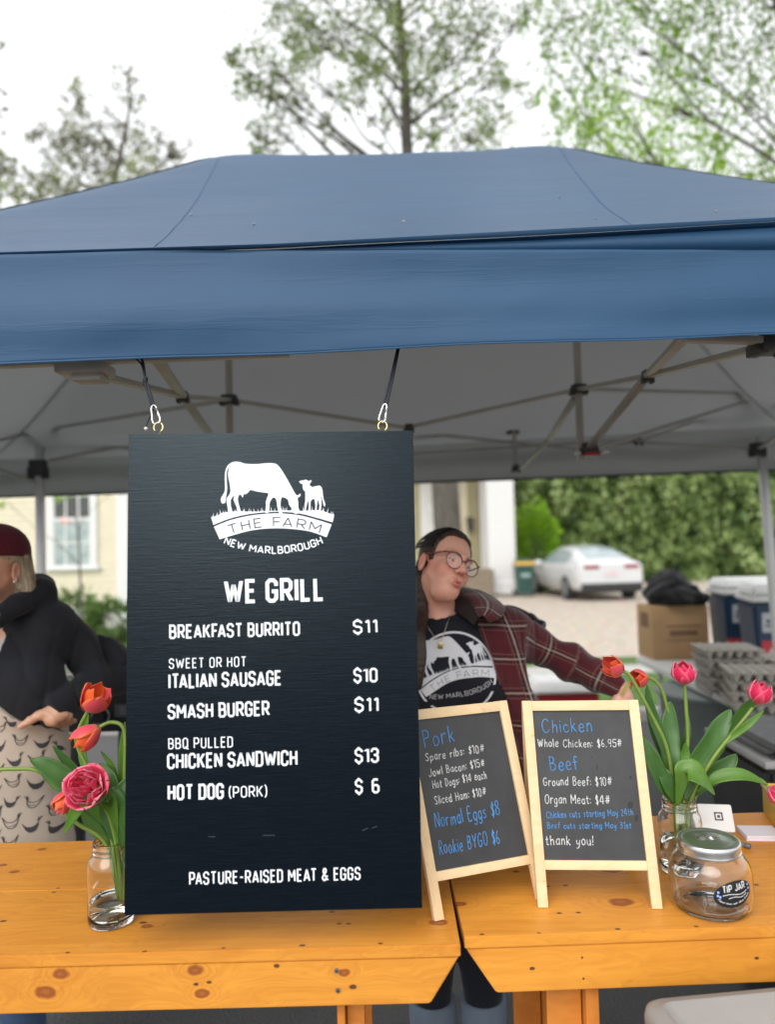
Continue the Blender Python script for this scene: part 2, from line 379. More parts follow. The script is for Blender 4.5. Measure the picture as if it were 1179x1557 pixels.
ARC_T = [C_(p) for p in [(152,402),(300,340),(450,290),(700,235),(1000,205)]] + [B_(p) for p in [(200,885),(450,912),(700,977),(920,1045)]]
ARC_B = [B_(p) for p in [(845,1235),(600,1150),(300,1110),(0,1105)]] + [C_(p) for p in [(700,460),(450,525),(240,590)]]
STR_B = [C_(p) for p in [(145,375),(300,312),(450,262),(700,210),(1000,180)]] + [B_(p) for p in [(200,860),(450,884),(700,947),(935,1015)]]
STR_T = [C_(p) for p in [(110,260),(200,238),(280,195),(420,178),(560,172),(700,178),(900,172),(1000,166)]] + [B_(p) for p in [(120,845),(300,840),(470,845),(600,840),(750,838),(880,880),(958,905)]]
def smooth2(pts, n=4): return [(v.x, v.y) for v in catmull([Vector((*p, 0)) for p in pts], n)]
def emblem(put, word_hw=.62, ring=False):
    """put(list of px points, layer, dark)"""
    rnd = random.Random(5)
    put(smooth2(COW, 2), 0, False); put(CALF, 0, False)
    top = smooth2(STR_T, 4); bot = smooth2(STR_B, 4)
    put(top + bot[::-1], 1, False)
    for i in range(46):
        t = (i + rnd.random()) / 46; x = 321 + t * 187
        y = np.interp(x, [p[0] for p in top], [p[1] for p in top])
        if 345 < x < 352 or 402 < x < 408: continue
        h = rnd.uniform(3, 7.5); l = rnd.uniform(-2, 2.4)
        put([(x - .8, y + 1.5), (x + .8, y + 1.5), (x + l + .25, y - h)], 2, False)
    put(smooth2(ARC_T, 4) + smooth2(ARC_B, 4), 3, False)
    def arc_text(txt, cx, cy, rad, a0, a1, cap, hw, sp, space, up, layer, dark):
        L = rad * abs(a1 - a0)
        def pl(u, v, z):
            a = a0 + (a1 - a0) * u / L; r_ = rad + v if up else rad - v
            return (cx + r_ * math.sin(a), cy - r_ * math.cos(a) if up else cy + r_ * math.cos(a))
        class T:                                       # collects ribbons as 2-D pieces
            def add(s, vs, fs, uv=None, mi=None):
                for f in fs: put([vs[i] for i in f], layer, dark)
        write(T(), txt, SIGN, pl, hw, cap, L, sp, space)
    arc_text('THE FARM', 420.5, 1012.5, 212.5, math.asin(-70 / 212.5), math.asin(65 / 212.5), 13.2, word_hw * 1.35, .3, .42, True, 5, True)
    arc_text('NEW MARLBOROUGH', 416, 651, 190.5, math.asin(-75 / 190.5), math.asin(75 / 190.5), 10.2, word_hw * 1.5, .24, .3, False, 4, False)
    if ring:
        R_ = 91; c = (413, 788)
        a0, a1 = math.radians(-28), math.radians(208)
        up_ = [(c[0] + R_ * math.cos(a0 + (a1 - a0) * k / 60), c[1] - R_ * math.sin(a0 + (a1 - a0) * k / 60)) for k in range(61)]
        v, f = ribbon(up_[:], 2.4)
        for q in f: put([v[i] for i in q], 1, False)
        lo = [(c[0] + R_ * math.cos(a), c[1] - R_ * math.sin(a)) for a in [math.radians(-38 - 104 * k / 40) for k in range(41)]]
        v, f = ribbon(lo, 2.4)
        for q in f: put([v[i] for i in q], 1, False)
# ------------------------------------------------------------------ the pop-up tent
def fabric(name, col, rough, bump, sc, trans=None, spec=.5):
    m = NT(name); c = m.obj()
    wv = m.noise(m.scale(c, (1.0, 4, 4)), sc, 5, .55); w2 = m.noise(c, 2.5, 4)
    m.p(Base_Color=m.ramp(w2, [(.3, tuple(x * .93 for x in col)), (.7, tuple(min(1, x * 1.06) for x in col))]))
    m.p(Roughness=rough); m.b.inputs['Specular IOR Level'].default_value = spec
    cr = m.ramp(m.noise(m.scale(c, (.9, 16, 16)), 2.0, 4, .6), [(.52, 0), (.60, .5), (.66, 0)])
    m.bump(m.math('ADD', m.math('ADD', wv, m.math('MULTIPLY', cr, .28)), m.math('MULTIPLY', m.noise(c, 900, 2), .05)), bump, .012)
    if trans:
        tr = m.n('BsdfTranslucent', {'Color': (*trans[1], 1)}); ad = m.n('MixShader', {0: trans[0]})
        m.t.links.new(m.b.outputs[0], ad.inputs[1]); m.t.links.new(tr.outputs[0], ad.inputs[2]); m.t.links.new(ad.outputs[0], m.out.inputs[0])
    return m.m
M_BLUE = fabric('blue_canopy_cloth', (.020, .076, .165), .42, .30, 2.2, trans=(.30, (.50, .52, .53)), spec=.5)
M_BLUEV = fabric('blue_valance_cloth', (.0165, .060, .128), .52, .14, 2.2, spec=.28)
M_GREY = fabric('silver_grey_lining', (.50, .50, .49), .7, .3, 2.0, trans=(.46, (.84, .82, .78)), spec=.3)
M_HEM = mat('dark_hem', (.02, .03, .045), .8)
M_BAR = mat('tan_grey_steel', (.40, .385, .36), .45, .15, var=.08)
M_POST = mat('pale_grey_steel', (.55, .55, .55), .4, .2, var=.06)
M_BLK = mat('black_plastic', (.018, .018, .02), .45)
M_JNT = mat('dark_grey_joint', (.045, .045, .046), .5)
M_RED = mat('red_plastic', (.4, .02, .02), .4)
tent = thing('pop_up_tent', 'large pop-up tent with a navy blue peaked roof and grey lining over the stall', 'tent', (0, 2.9, 0))
XL, XR, YF, YB = -2.36, 2.38, 1.42, 4.42
PLx, PRx, YR = -.605, .69, 2.9
def eave(x): return 2.176 + .022 * max(0, x + .2) + .006 * x
def roof_z(x, y):
    tl = (x - XL) / (PLx - XL); tr = (XR - x) / (XR - PRx); tf = (y - YF) / (YR - YF); tb = (YB - y) / (YB - YR)
    k = 26.0
    t = -math.log(sum(math.exp(-k * q) for q in (tl, tr, tf, tb, 1.0))) / k
    t = max(0.0, min(1, t))
    z = eave(x) + (3.178 - eave(x)) * t ** 1.36
    for px_ in (PLx, PRx):                       # the poles push the cloth up into two peaks
        d = math.hypot((x - px_) * .8, y - YR); z += .018 * math.exp(-(d / .16) ** 2)
    z += .006 * (1 - abs(2 * t - 1)) * noise.noise(Vector((x * 2.3, y * 6, .5))) + .0042 * noise.noise(Vector((x * 1.6, y * 26, 2))) * (1 - t) + .004 * noise.noise(Vector((x * 5, y * 9, 8))) * t * t
    z -= .004 * math.exp(-((x - .05) / .5) ** 2) * t
    return z
def roof_mesh(off, mi, mb, flip=False, nx=150, ny=120):
    mb.grid(lambda u, v: V(XL + (XR - XL) * u, YF + (YB - YF) * v, roof_z(XL + (XR - XL) * u, YF + (YB - YF) * v) - off), nx, ny, mi, flip)
mb = MB(); roof_mesh(0, 0, mb); roof = mb.build('roof_cloth', [M_BLUE], tent, smooth=True)
mb = MB(); roof_mesh(.004, 0, mb, True, 110, 90); mb.build('lining', [M_GREY], tent, smooth=True)
mb = MB()
for (cx, cy) in ((XL, YF), (XR, YF), (XL, YB), (XR, YB)):      # piped seams along the hips and the ridge
    pk = PLx if cx < 0 else PRx
    pts = [V(pk + (cx - pk) * t, YR + (cy - YR) * t, 0) for t in [k / 40 for k in range(41)]]
    mb.tube([V(p.x, p.y, roof_z(p.x, p.y) + .003) for p in pts], .005, 6)
mb.tube([V(PLx + (PRx - PLx) * k / 30, YR, roof_z(PLx + (PRx - PLx) * k / 30, YR) + .002) for k in range(31)], .005, 6)
mb.build('hip_seam', [M_HEM], tent)
M_SEAM = mat('seam_thread', (.018, .07, .16), .6)
for x0, x1, xm in ((PLx, -.54, 0), (PRx, .60, 0)):             # panel seams from the peaks down to the front edge
    mb = MB(); mb.tube([V(x0 + (x1 - x0) * t, YR + (YF - YR) * t, roof_z(x0 + (x1 - x0) * t, YR + (YF - YR) * t) + .0008) for t in [k / 40 for k in range(41)]], .0010, 4); mb.build('panel_seam', [M_SEAM], tent)
# front valance: the roof edge, a recessed band and a deep hanging panel with soft folds
def val(u, v):
    x = XL + (XR - XL) * u
    z0 = eave(x) + .001; zc = 2.181 - .030 * (x + .73) if x > -.95 else 2.188
    zb = 1.957 + .0135 * (x + .72) + .004 * noise.noise(V(x * 3, 0, 0))
    band = max(.002, z0 - zc)
    if v < .05: return V(x, YF - .004, z0 + .001)
    if v < .12: return V(x, YF + .012, z0 - min(.012, band * .3))
    if v < .2: return V(x, YF + .010, z0 - band * .9)
    if v < .26: return V(x, YF - .008, z0 - band * .9 - .004)
    t = (v - .26) / .74; z = (z0 - band * .9 - .004) * (1 - t) + zb * t
    y = YF - .008 + .008 * math.sin(t * 3.1) * noise.noise(V(x * 1.3, t * 1.5, 3)) + .008 * t * noise.noise(V(x * 1.1, t * 3.0, 7)) + .0016 * noise.noise(V(x * 9, t * 3 + x * 2, 4))
    y += .0025 * math.sin(t * 7 + 1.5 * noise.noise(V(x * 1.6, 0, 9))) * (1 - t * .5) - .012 * t
    return V(x, y, z)
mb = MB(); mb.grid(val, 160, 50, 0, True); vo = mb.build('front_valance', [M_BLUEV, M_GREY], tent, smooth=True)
md = vo.modifiers.new('cloth', 'SOLIDIFY'); md.thickness = .0016; md.offset = 1; md.material_offset = 1
mb = MB()
def hem(u, v):
    p = val(u, 1.0); q = val(u, .985); return p * (1 - v) + q * v + V(0, -.0018 - .001 * math.sin(v * 3.14), 0) + V(0, 0, -.002)
mb.grid(hem, 160, 3, 0, True); mb.build('valance_hem', [M_BLUEV], tent, smooth=True)
def back_val(u, v):
    x = XL + (XR - XL) * u; zb = 1.955 + .010 * (x + .5)
    z = eave(x) * (1 - v) + zb * v; y = YB + .02 * v + .015 * math.sin(v * 8 + noise.noise(V(x * 1.5, 0, 2)) * 3) * math.sin(v * 3)
    return V(x, y, z)
mb = MB(); mb.grid(back_val, 90, 16, 0, True); o = mb.build('back_valance', [M_GREY, M_BLUE], tent, smooth=True)
md = o.modifiers.new('cloth', 'SOLIDIFY'); md.thickness = .002; md.offset = -1; md.material_offset = 1
mb = MB(); mb.tube([back_val(k / 60, 1) for k in range(61)], .006, 6); mb.build('valance_hem', [M_HEM], tent)
for xe in (XL, XR):
    def side_val(u, v, xe=xe):
        y = YF + (YB - YF) * u; return V(xe + (.02 * v + .01 * math.sin(v * 7 + y * 3)) * (1 if xe > 0 else -1), y, eave(xe) * (1 - v) + 1.97 * v)
    mb = MB(); mb.grid(side_val, 50, 12, 0); o = mb.build('side_valance', [M_GREY, M_BLUE], tent, smooth=True)
    md = o.modifiers.new('cloth', 'SOLIDIFY'); md.thickness = .002; md.offset = -1 if xe > 0 else 1; md.material_offset = 1
# frame
PL_, PR_ = W(349, 608, 2.9), W(880, 592, 2.9); SL_ = W(895, 682, 2.9)
LBT = W(60, 655, 4.28); RBT = W(1152, 605, 4.28)
FL_, FR_ = W(130, 566, 1.52), W(1172, 524, 1.52)
J1, J2 = W(278, 603, 2.2), W(985, 572, 2.2)
def bar(a, b, wd=.026, ht=.014): 
    m = MB(); m.bar(a, b, wd, ht, bev=.003); return m.build('truss_bar', [M_BAR], tent, auto=40)
for a, b in ((FL_, J1), (J1, PL_), (W(238, 545, 1.6), J1), (J1, W(322, 664, 2.86)), (PL_, LBT + V(.02, -.02, .0)),
             (W(-12, 636, 4.0), LBT), (W(-12, 672, 3.8), LBT), (LBT, W(190, 681, 4.3)), (W(190, 681, 4.3), W(330, 712, 4.3)), (W(75, 700, 4.3), W(330, 650, 4.3)),
             (PL_, W(620, 651, 2.9)), (W(620, 650, 2.905), PR_), (PR_, J2), (J2, FR_), (W(1046, 508, 1.6), J2), (J2, SL_),
             (PR_, RBT + V(0, -.02, .02)), (SL_ + V(0, 0, -.01), RBT + V(0, -.02, 0)), (PR_ + V(-.01, .02, -.03), W(836, 668, 3.6)), (W(836, 668, 3.6), W(790, 714, 4.28)),
             (W(625, 657, 4.3), W(880, 683, 4.3)), (W(880, 683, 4.3), W(970, 672, 4.32)), (W(970, 672, 4.32), W(1146, 683, 4.3)), (W(625, 690, 4.3), W(970, 668, 4.3)),
             (RBT, W(1195, 612, 4.0)), (W(1152, 683, 4.28), W(1200, 655, 3.9)), (W(968, 673, 4.3), RBT),
             (W(-40, 556, 1.5), W(440, 537, 1.5)), (W(1040, 515, 1.5), W(1230, 520, 1.5)), (W(-40, 700, 4.0), W(58, 735, 4.28))):
    bar(a, b)
for P_, zt in ((PL_, 3.1), (PR_, 3.1)):
    m = MB(); m.box((P_.x, P_.y, (P_.z - .28 + zt) / 2), (.024, .024, zt - P_.z + .28), bev=.003); m.build('peak_pole', [M_BAR], tent, auto=40)
for c, s in ((PL_, (.075, .07, .045)), (PR_, (.07, .07, .045)), (J1, (.035, .05, .04)), (J2, (.035, .05, .045)), (W(622, 651, 2.9), (.04, .05, .04)), (W(785, 712, 4.28), (.05, .04, .05)),
             (SL_, (.075, .07, .05)), (FR_, (.08, .09, .045)), (RBT, (.09, .09, .07)), (LBT, (.08, .08, .06)), (W(972, 671, 4.3), (.05, .03, .05)), (W(780, 655, 4.3), (.07, .05, .04)), (W(1152, 683, 4.28), (.09, .08, .09)), (W(58, 712, 4.28), (.11, .08, .12))):
    s = tuple(q * .78 for q in s); m = MB(); m.box(c, s, bev=.006); m.box(Vector(c) + V(s[0] * .45, 0, -s[2] * .3), (s[0] * .4, s[1] * .7, s[2] * .7), bev=.005)
    m.box(Vector(c) - V(s[0] * .45, 0, s[2] * .3), (s[0] * .4, s[1] * .7, s[2] * .7), bev=.005); m.build('bracket', [M_JNT], tent, auto=40)
m = MB(); m.box(FL_ + V(0, 0, .004), (.10, .07, .022), bev=.005); m.box(FL_ + V(.01, 0, -.014), (.06, .05, .016), bev=.005); m.box(FL_ + V(0, .02, .02), (.06, .05, .03), bev=.006); m.build('bracket', [M_BAR], tent, auto=40)
m = MB(); m.box(SL_ + V(.005, -.03, -.025), (.06, .03, .014), bev=.004); m.build('release_catch', [M_RED], tent, auto=40)
m = MB(); m.box(SL_ + V(-.05, -.03, -.022), (.022, .025, .012), bev=.003); m.box(SL_ + V(.055, -.03, -.018), (.03, .025, .012), bev=.003); m.build('catch_tab', [M_POST], tent, auto=40)
m = MB(); m.bar(W(782, 655, 4.28), W(785, 712, 4.28), .02, bev=.003); m.build('truss_post', [M_BAR], tent, auto=40)
rl0, rl1 = W(1160, 711, 4.3), W(1174, 871, 4.3); rd = (rl0 - rl1) / (rl0.z - rl1.z)
for top, bot in ((LBT, V(LBT.x + .015, LBT.y, 0)), (rl1 + rd * (2.16 - rl1.z), rl1 + rd * (0 - rl1.z)), (V(XL + .06, YF + .08, 2.12), V(XL + .06, YF + .08, 0)), (V(XR - .06, YF + .08, 2.12), V(XR - .06, YF + .08, 0))):
    m = MB(); m.bar(bot, top, .042, .042, bev=.006)
    lg = m.build('leg', [M_POST], tent, auto=40)
    m = MB(); m.box(bot + V(0, 0, .006), (.11, .09, .012), bev=.003); m.build('foot', [M_POST], lg, auto=40)
# seeds and petals blown onto the roof
M_PETAL = mat('dry_petal', (.62, .55, .4), .7)
for i, (px, py) in enumerate(((291, 328), (386, 342), (614, 338), (851, 301), (906, 334), (1089, 323))):
    r_ = ray(px, py); lo, hi = 1.43, 2.9
    for _ in range(40):
        mid = (lo + hi) / 2; p = CAM + r_ * (mid / r_.y)
        if p.z > roof_z(p.x, p.y): hi = hi; lo = mid
        else: hi = mid
    p = CAM + r_ * (lo / r_.y); rn = random.Random(i)
    bm = bmesh.new(); bmesh.ops.create_icosphere(bm, subdivisions=2, radius=1)
    for v in bm.verts: v.co.z += .35 * v.co.x * v.co.x; v.co *= 1 + .2 * noise.noise(v.co * 2 + V(i, 0, 0))
    m = MB(); m.bm(bm, Matrix.Translation((p.x, p.y, roof_z(p.x, p.y) + .0025)) @ Matrix.Rotation(rn.uniform(0, 3), 4, 'Z') @ Matrix.Diagonal((.0034 + .0022 * rn.random(), .0016 + .0012 * rn.random(), .0012, 1)))
    o = m.build('fallen_petal', [M_PETAL], None, smooth=True)
    tag(o, ['small pale bud scale on the tent roof, farthest left of them', 'pale curled petal low on the roof just right of the left panel seam', 'largest pale petal on the roof, near the middle of its front edge', 'dark tiny seed high on the roof below the right peak', 'pale petal on the roof close to the right end of the front edge', 'pale petal on the roof at the far right, beyond the right seam'][i], 'petal', 'petals fallen on the tent roof')
# ------------------------------------------------------------------ the two pine tables
def pine(name, knots=(), loc=(0, 0, 0), plane='XY', light=(.74, .325, .040), dark=(.46, .150, .014), grain=(1.1, 16, 16), rough=.42, long_axis=0, sc=1.0):
    m = NT(name); c = m.obj(); c0 = c
    loc = Vector(loc); ax = {'XY': (0, 1), 'XZ': (0, 2)}[plane]
    kd = []
    for (p, s) in knots:
        k = [0, 0, 0]; k[ax[0]] = (p[ax[0]] - loc[ax[0]]); k[ax[1]] = p[ax[1]] - loc[ax[1]]
        scv = [0, 0, 0]; scv[ax[0]] = .62 / s; scv[ax[1]] = 1 / s
        q = m.scale(c0, tuple(scv))
        # wobble the outline of the knot
        nd = m.n('VectorMath', operation='DISTANCE'); m.t.links.new(q, nd.inputs[0]); nd.inputs[1].default_value = tuple(a * b for a, b in zip(k, scv))
        d = m.math('ADD', nd.outputs['Value'], m.math('MULTIPLY', m.math('SUBTRACT', m.noise(c0, 60, 2), .5), .7))
        kd.append((d, s))
    g = m.scale(c, grain)
    warp = m.noise(m.scale(c, (1.6, 5, 5)), 1.5 * sc, 3)
    for d, s in kd:
        if s > .006: warp = m.math('ADD', warp, m.math('MULTIPLY', m.math('POWER', 2.718, m.math('MULTIPLY', d, -.55)), .55))
    add = m.n('VectorMath', operation='ADD'); m.t.links.new(g, add.inputs[0])
    cmb = m.n('CombineXYZ', {0: 0, 1: m.math('MULTIPLY', warp, 3.2), 2: m.math('MULTIPLY', warp, 3.2)}); m.t.links.new(cmb.outputs[0], add.inputs[1])
    n1 = m.noise(add.outputs[0], 1.6 * sc, 6, .62); n2 = m.noise(m.scale(c, (3, 90, 90)), 1.0 * sc, 4, .7)
    n3 = m.noise(m.scale(add.outputs[0], (.35, 3.2, 3.2)), 2.2 * sc, 5, .6)
    col = m.ramp(n1, [(.30, dark), (.46, tuple(.3 * a + .7 * b for a, b in zip(dark, light))), (.62, light), (.8, tuple(min(1, x * 1.12) for x in light))])
    col = m.mix(m.math('MULTIPLY', m.ramp(n2, [(.45, 0), (.72, 1)]), .42), col, dark); col = m.mix(m.math('MULTIPLY', m.ramp(n3, [(.46, 0), (.62, 1)]), .55), col, dark)
    big = m.noise(c, 1.7, 3); col = m.mix(.5, col, m.mix(big, tuple(x * .8 for x in dark), tuple(min(1, x * 1.12) for x in light)))
    # faint handling stains
    st = m.ramp(m.noise(m.scale(c, (5, 11, 11)), 2.2, 6, .75), [(.62, 0), (.74, .45)]); col = m.mix(st, col, (.36, .12, .012))
    for d, s in kd:
        if s > .006:
            halo = m.ramp(m.math('MULTIPLY', d, .33), [(.25, .75), (1, 0)])
            rings = m.math('MULTIPLY', m.ramp(m.math('SINE', m.math('MULTIPLY', d, 9.0)), [(.1, 0), (.9, 1)]), halo)
            col = m.mix(m.math('MULTIPLY', rings, .5), col, (.40, .11, .01))
            core = m.ramp(m.math('MULTIPLY', d, .5), [(.36, 1), (.52, 0)]); col = m.mix(core, col, (.27, .072, .012))
            ctr = m.ramp(m.math('MULTIPLY', d, .5), [(.1, .8), (.25, 0)]); col = m.mix(ctr, col, (.36, .11, .018))
        else:
            core = m.ramp(m.math('MULTIPLY', d, .5), [(.3, 1), (.5, 0)]); col = m.mix(core, col, (.11, .04, .012))
    m.p(Base_Color=col, Roughness=m.math('MULTIPLY_ADD', n2, .2, rough - .05)); m.b.inputs['Coat Weight'].default_value = .04; m.b.inputs['Coat Roughness'].default_value = .3
    m.bump(m.math('ADD', n2, m.math('MULTIPLY', n1, .6)), .12, .0015)
    return m.m
TZ = .9
M_ZINC = mat('zinc', (.35, .33, .28), .4, .8)
def kz(px, py, s): return (Wz(px, py, TZ), s * (.75 if s < .0075 else 1))
def ka(px, py, s, y=1.355): return (W(px, py, y), s * .82)
LT = thing('serving_table', 'orange varnished pine table under the big menu board, left of the gap', 'table', (-.55, 1.58, 0), 'pine serving tables')
RT = thing('serving_table', 'orange varnished pine table under the tip jar and chalk menus, right of the gap', 'table', (.75, 1.62, 0), 'pine serving tables')
kL = [kz(64, 1291, .008), kz(4, 1315, .0075), kz(22, 1325, .0085), kz(88, 1350, .004), kz(82, 1356, .005), kz(5, 1400, .0065), kz(103, 1448, .005), kz(218, 1402, .007), kz(224, 1408, .008), kz(220, 1446, .005), kz(340, 1441, .004), kz(460, 1437, .006), kz(516, 1404, .005), kz(530, 1404, .005), kz(579, 1434, .005), kz(667, 1402, .012), kz(675, 1443, .004), kz(505, 1386, .006)]
kR = [kz(945, 1371, .017), kz(930, 1322, .016), kz(699, 1374, .010), kz(851, 1388, .005), kz(880, 1387, .005), kz(820, 1418, .004), kz(733, 1420, .005), kz(940, 1412, .005), kz(1059, 1408, .0045), kz(860, 1346, .006), kz(833, 1347, .005), kz(785, 1325, .007), kz(1150, 1345, .006), kz(885, 1321, .004)]
kLA = [ka(92, 1480, .012), ka(69, 1508, .0145), ka(297, 1475, .0125), ka(308, 1510, .0105), ka(298, 1496, .004), ka(318, 1493, .004), ka(524, 1478, .009), ka(537, 1500, .006), ka(512, 1475, .004), ka(514, 1505, .004), ka(421, 1468, .005)]
kRA = [ka(809, 1471, .005, 1.385), ka(1150, 1455, .004, 1.395)]
def board_prism(mb, prof, y0, y1, bev=.0025):     # prof: XZ outline, extruded along Y
    bm = bmesh.new(); a = [bm.verts.new((x, y0, z)) for x, z in prof]; f = bm.faces.new(a)
    r = bmesh.ops.extrude_face_region(bm, geom=[f]); 
    for v in [e for e in r['geom'] if isinstance(e, bmesh.types.BMVert)]: v.co.y = y1
    bmesh.ops.recalc_face_normals(bm, faces=bm.faces[:])
    bmesh.ops.bevel(bm, geom=bm.edges[:], offset=bev, segments=2, affect='EDGES')
    return bm
YAWR = Matrix.Translation((.118, 1.377, 0)) @ Matrix.Rotation(R(1.3), 4, 'Z') @ Matrix.Translation((-.118, -1.377, 0))
for (T, x0, x1, y0, ys, M, kt, kap) in ((LT, -1.30, .1085, 1.352, (.256, .266), None, kL, kLA), (RT, .118, 1.5, 1.377, (.278, .278), YAWR, kR, kRA)):
    mb = MB(); y = y0
    for d in ys:
        bm = bmesh.new(); bmesh.ops.create_cube(bm, size=1)
        for v in bm.verts: v.co = V((x0 + x1) / 2 + v.co.x * (x1 - x0), y + d / 2 + v.co.y * (d - .0016), TZ - .010 + v.co.z * .020)
        bmesh.ops.bevel(bm, geom=bm.edges[:], offset=.0012, segments=2, affect='EDGES'); mb.bm(bm, M); y += d
    mb.build('tabletop', [pine('pine_top', kt, T.location)], T, auto=35)
    mb = MB(); zt = TZ - .0205; zb = zt - .080
    prof = [(x0, zt), (x0, zb), (x1 - .055, zb), (x1 - .002, zt)] if T is LT else [(x0 + .002, zt), (x0 + .055, zb), (x1, zb), (x1, zt)]
    mb.bm(board_prism(mb, prof, y0 + .003, y0 + .023), M)
    ap = mb.build('apron', [pine('pine_apron', kap, T.location, 'XZ', light=(.76, .335, .042), dark=(.50, .17, .016))], T, auto=35)
    mb = MB(); mb.box((( x0 + x1) / 2, y + -.025, TZ - .062), (x1 - x0 - .04, .02, .08), bev=.002)
    mb.build('rear_rail', [pine('pine_rail', (), T.location, 'XZ')], T, auto=35)
    for lx in ((-.062, -1.2) if T is LT else (.338, 1.4)):
        for ly in (y0 + .032, y - .11):
            mb = MB()
            mb.box((lx + (.0115 if T is RT else -.043), ly + .045, .44), (.024 if T is RT else .014, .09, .878), bev=.002)
            mb.box((lx - .035 if T is RT else lx - .018, ly + .035, .44), (.064 if T is RT else .032, .02, .876), bev=.002)
            mb.build('leg', [pine('pine_leg', (), T.location, 'XZ', light=(.62, .22, .03), dark=(.42, .12, .012), grain=(16, 16, 1.1))], T, auto=35)
    for (px, py) in (((512, 1475), (514, 1505)) if T is LT else ((885, 1454), (887, 1486))):
        p = W(px, py, y0 + (.002 if T is LT else .0105)); 
        mb = MB(); mb.tube([p, p + V(0, -.0022, 0)], .0042, 14); mb.box(p + V(0, -.0026, 0), (.005, .0012, .001), mi=1); mb.box(p + V(0, -.0026, 0), (.001, .0012, .005), mi=1)
        mb.build('screw_head', [M_ZINC, M_BLK], ap)
# ------------------------------------------------------------------ hanging menu board
TLp, TRp, BRp, BLp = W(194, 660, 1.378), W(628, 655, 1.388), W(643, 1380, 1.360), W(190, 1392, 1.351)
SC_ = (TLp + TRp + BRp + BLp) / 4
ex = ((TRp - TLp) + (BRp - BLp)).normalized(); ez = ((TLp - BLp) + (TRp - BRp)); ez = (ez - ex * ez.dot(ex)).normalized(); en = ex.cross(ez); en = -en if en.y > 0 else en
SW = ((TRp - TLp).dot(ex) + (BRp - BLp).dot(ex)) / 2; SH = ((TLp - BLp).dot(ez) + (TRp - BRp).dot(ez)) / 2
sign = thing('menu_board', 'tall dark navy painted menu board hanging over the left table with white lettering', 'menu board', tuple(SC_ - ez * SH / 2))
m = NT('navy_painted_plywood'); c = m.obj()
gr = m.noise(m.scale(c, (7, 1, 130)), 2.2, 6, .72); fine = m.noise(m.scale(c, (16, 1, 420)), 2, 3, .7)
m.p(Base_Color=m.ramp(gr, [(.3, (.0022, .0036, .0066)), (.72, (.0044, .0078, .0128))]), Roughness=m.math('MULTIPLY_ADD', gr, .2, .16))
m.b.inputs['Specular IOR Level'].default_value = .26; m.b.inputs['Specular Tint'].default_value = (.75, .95, 1, 1)
m.bump(m.math('ADD', m.ramp(gr, [(.35, 0), (.68, 1)]), m.math('MULTIPLY', fine, .5)), .20, .0014)
M_NAVY = m.m
BM = Matrix((ex, -en, ez)).transposed()
mb = MB(); mb.box(SC_ - en * .009, (SW, .018, SH), BM, bev=.0015); mb.build('panel', [M_NAVY], sign, auto=35)
m = NT('white_sign_paint'); gr = m.noise(m.scale(m.obj(), (7, 1, 130)), 2.2, 6, .72)
m.p(Base_Color=m.ramp(gr, [(.2, (.68, .72, .77)), (.45, (.77, .80, .84))]), Roughness=.5)
M_SIGNW = m.m
M_SCUFF = mat('worn_paint', (.045, .05, .06), .6)
M_INK = mat('navy_paint', (.010, .016, .025), .5)
def on_plane(p0, n, px0, px1, off=.0006):
    """writing frame on a plane: from pixel px0 (line start) to px1 (line end)"""
    a = hit(*px0, p0, n); b = hit(*px1, p0, n); u = b - a; L = u.length; u.normalize(); v = n.cross(u); v = v if v.z > 0 else -v
    return (lambda x, y, z=0: a + u * x + v * y + n * (off + z)), L, a
LINES = [('WE GRILL', (344, 915.5), (491, 911), 31, .185, .30, .36), ('BREAKFAST BURRITO', (259, 970), (455, 965), 18.6, .166, .28, .34), ('$11', (539, 962.5), (573, 961), 18.2, .166, .28, .3),
 ('SWEET OR HOT', (258, 1016), (374, 1012.6), 13.8, .125, .32, .42), ('ITALIAN SAUSAGE', (258, 1045.7), (427, 1040.3), 19.6, .166, .27, .34), ('$10', (539.5, 1036.5), (573, 1035.6), 18.6, .166, .28, .3),
 ('SMASH BURGER', (257, 1092), (408.6, 1086.4), 19.4, .166, .27, .34), ('$11', (541, 1081), (574.5, 1080.4), 18.8, .166, .28, .3), ('BBQ PULLED', (257, 1138), (353.6, 1135), 14.4, .125, .3, .42),
 ('CHICKEN SANDWICH', (256, 1167.6), (451, 1162), 19.8, .166, .27, .34), ('$13', (541.5, 1158.6), (575, 1157.6), 19, .166, .28, .3), ('HOT DOG', (257, 1215), (339, 1212.6), 19.8, .18, .28, .34),
 ('(PORK)', (349, 1212), (405.5, 1210), 15, .125, .27, .3), ('$ 6', (542, 1205.3), (576, 1204), 18.8, .166, .28, .62), ('PASTURE-RAISED MEAT & EGGS', (289, 1344), (547.5, 1336), 16.6, .14, .3, .4)]
for txt, a, b, cap, wt, sp, spc in LINES:
    pl, L, q = on_plane(SC_, en, a, b); k = q.y / FPX
    mb = MB(); write(mb, txt, SIGN, pl, cap * k * wt * .5, cap * k, L, sp, spc); mb.build('lettering', [M_SIGNW], sign)
for a, b in (((317, 1272), (328, 1272)), ((400, 1270), (418, 1270)), ((551, 1263), (560, 1259)), ((566, 1259), (574, 1256))):   # scuffs in the paint
    pl, L, q = on_plane(SC_, en, a, b); mb = MB(); write(mb, '-', SIGN, pl, .0006, .001, L); mb.build('scuff', [M_SCUFF], sign)
mb = MB()
def put(pts, layer, dark):
    mb.poly([hit(x, y, SC_, en) + en * (.0006 + layer * 1.2e-4) for x, y in pts], 1 if dark else 0)
emblem(put); mb.build('farm_emblem', [M_SIGNW, M_INK], sign)
